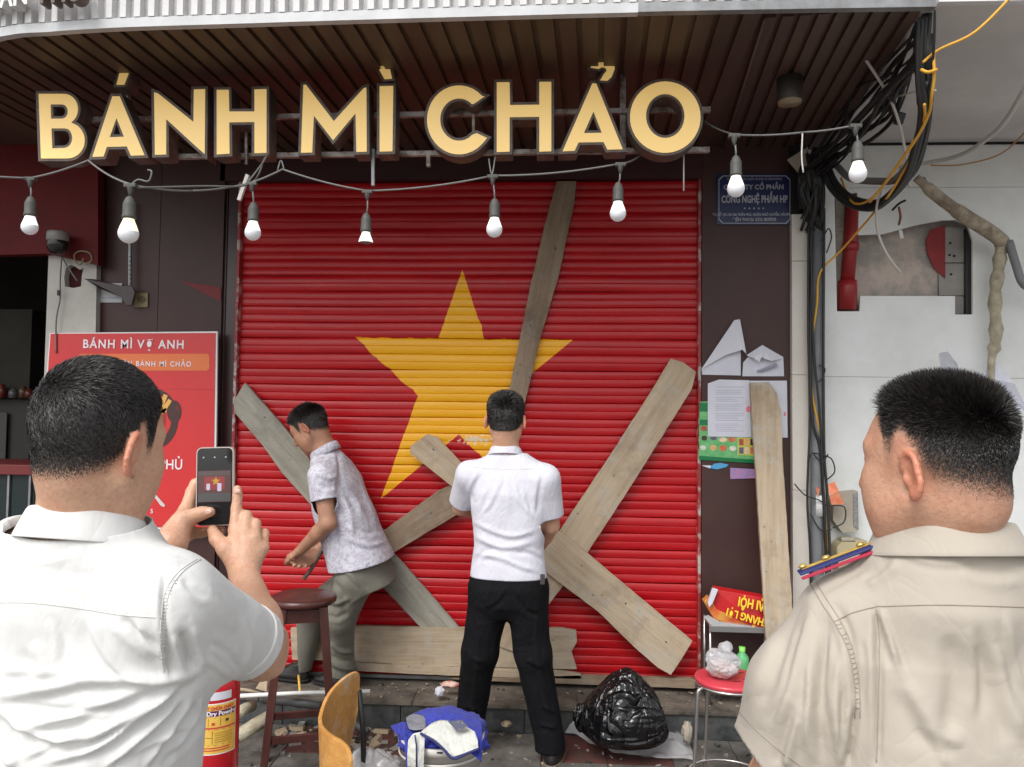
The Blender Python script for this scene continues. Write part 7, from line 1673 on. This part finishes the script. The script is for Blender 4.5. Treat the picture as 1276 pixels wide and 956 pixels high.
# bottle
bp_ = Vector((at(926, 830, 3.88).x, 3.90, zt2)); t = thing('green_bottle', 'small light green bottle behind the red stool', 'bottle', bp_); hh_ = at(926, 806, 3.9).z-zt2
b = MB(); b.lathe([(.001, 0), (.032, 0), (.034, .01), (.034, hh_*.6), (.030, hh_*.72), (.014, hh_*.84), (.013, hh_*.88)], bp_, 24); b.build('bottle_body', mat('bottle_green', (.12, .45, .18), .2, (.08, .32, .12), 12), t)
b = MB(); b.lathe([(.015, hh_*.86), (.016, hh_), (.001, hh_)], bp_, 18); b.build('cap', mat('cap_green', (.25, .70, .12), .35), t)
# rubble by the stool
db = random.Random(4)
t = thing('white_tube', 'long thin white plastic tube lying across the rubble behind the stool', 'tube', at(370, 865, 3.7)); b = MB(); b.tube([at(285, 868, 3.55), at(365, 864, 3.6), at(461, 861.5, 3.66)], .010, 8); b.build('tube', mat('tube_white', (.72, .72, .70), .4), t)
for lab, a, c_, r_, m in (('thick dirty roll of beige foam on the rubble, front one', (296, 918, 3.4), (338, 893, 3.5), .032, bpy.data.materials['foam_wrap']), ('short beige foam stub beside the extinguisher, back one', (298, 888, 3.5), (314, 880, 3.62), .026, bpy.data.materials['foam_wrap']),
                          ('yellowish stick poking up behind the stool leg', (372, 842, 3.8), (374, 866, 3.7), .006, m_yel), ('thin tan batten lying under the white tube', (290, 858, 3.6), (325, 864, 3.62), .007, m_w3), ('dark pipe offcut lying in the rubble', (330, 872, 3.7), (400, 880, 3.6), .02, m_dgrey), ('second dark pipe offcut behind the plywood chair', (420, 892, 3.5), (458, 912, 3.4), .016, m_dgrey)):
    o = MB(); o.tube([at(*a), (Vector(at(*a))+at(*c_))/2+Vector((0, 0, .004)), at(*c_)], r_, 9); tag(o.build('pipe_offcut' if 'pipe' in lab else 'offcut', m), lab, 'offcut')
t = thing('broken_board', 'broken pale piece of board leaning by the extinguisher', 'board', at(325, 856, 3.7)); b = MB(); b.prism([at(318, 858, 3.7), at(325, 848, 3.75), at(333, 849, 3.75), at(332, 862, 3.7)], (0, .02, 0)); b.build('board', m_w3, t, .002)
gb = MB()
for k in range(260):
    x = db.uniform(-1.35, 1.05) if k < 150 else db.uniform(-1.35, -.45); y = db.uniform(3.2, 3.82) if k < 150 else db.gauss(3.68, .09); s_ = db.uniform(.004, .013) if k < 150 else db.uniform(.01, .035)
    if y > 3.83: y = 3.8
    Mx = Matrix.Rotation(db.uniform(0, 6), 3, 'Z') @ Matrix.Rotation(db.uniform(-.6, .6), 3, 'X'); gb.box((x, y, .004+s_*.3), (s_*db.uniform(1, 2.4), s_, s_*.6), Mx, db.choice([0, 0, 1, 2]))
for k in range(140):
    x = db.uniform(-1.2, 1.2); y = db.uniform(3.86, 4.08); s_ = db.uniform(.003, .011); Mx = Matrix.Rotation(db.uniform(0, 6), 3, 'Z'); gb.box((x, y, .146), (s_*db.uniform(1, 2.4), s_, s_*.5), Mx, db.choice([0, 1, 1, 2]))
tag(gb.build('rubble', [m_conc, mat('debris_tan', (.35, .27, .18), .9), mat('debris_dark', (.03, .028, .025), .9)]), 'scattered crumbs of rubble and splinters along the step', 'rubble', None, 'stuff')
for i, (lab, c_, sz) in enumerate((('crumpled white tissue on the step edge left of the standing man', (548, 862, 3.84), (.022, .02, .022)), ('red and white food wrapper on the step beside the tissue', (562, 853, 3.9), (.045, .02, .012)), ('beige scrap on the pavement between the standing man\'s feet', (631, 902, 3.72), (.022, .02, .012)), ('pale stone lying against the riser right of the refuse bag', (856, 912, 3.70), (.02, .02, .045)))):
    p = at(*c_); p.z = max(p.z, sz[2]*.8 if c_[1] > 890 else .145); t = thing('litter', lab, 'litter', p); crumple('scrap', t, p, sz, [m_paper, mat('wrapper', (.6, .08, .05), .4, (.7, .6, .5), 30), m_w3, mat('stone', (.4, .35, .28), .8)][i], 20+i, .35, 3)
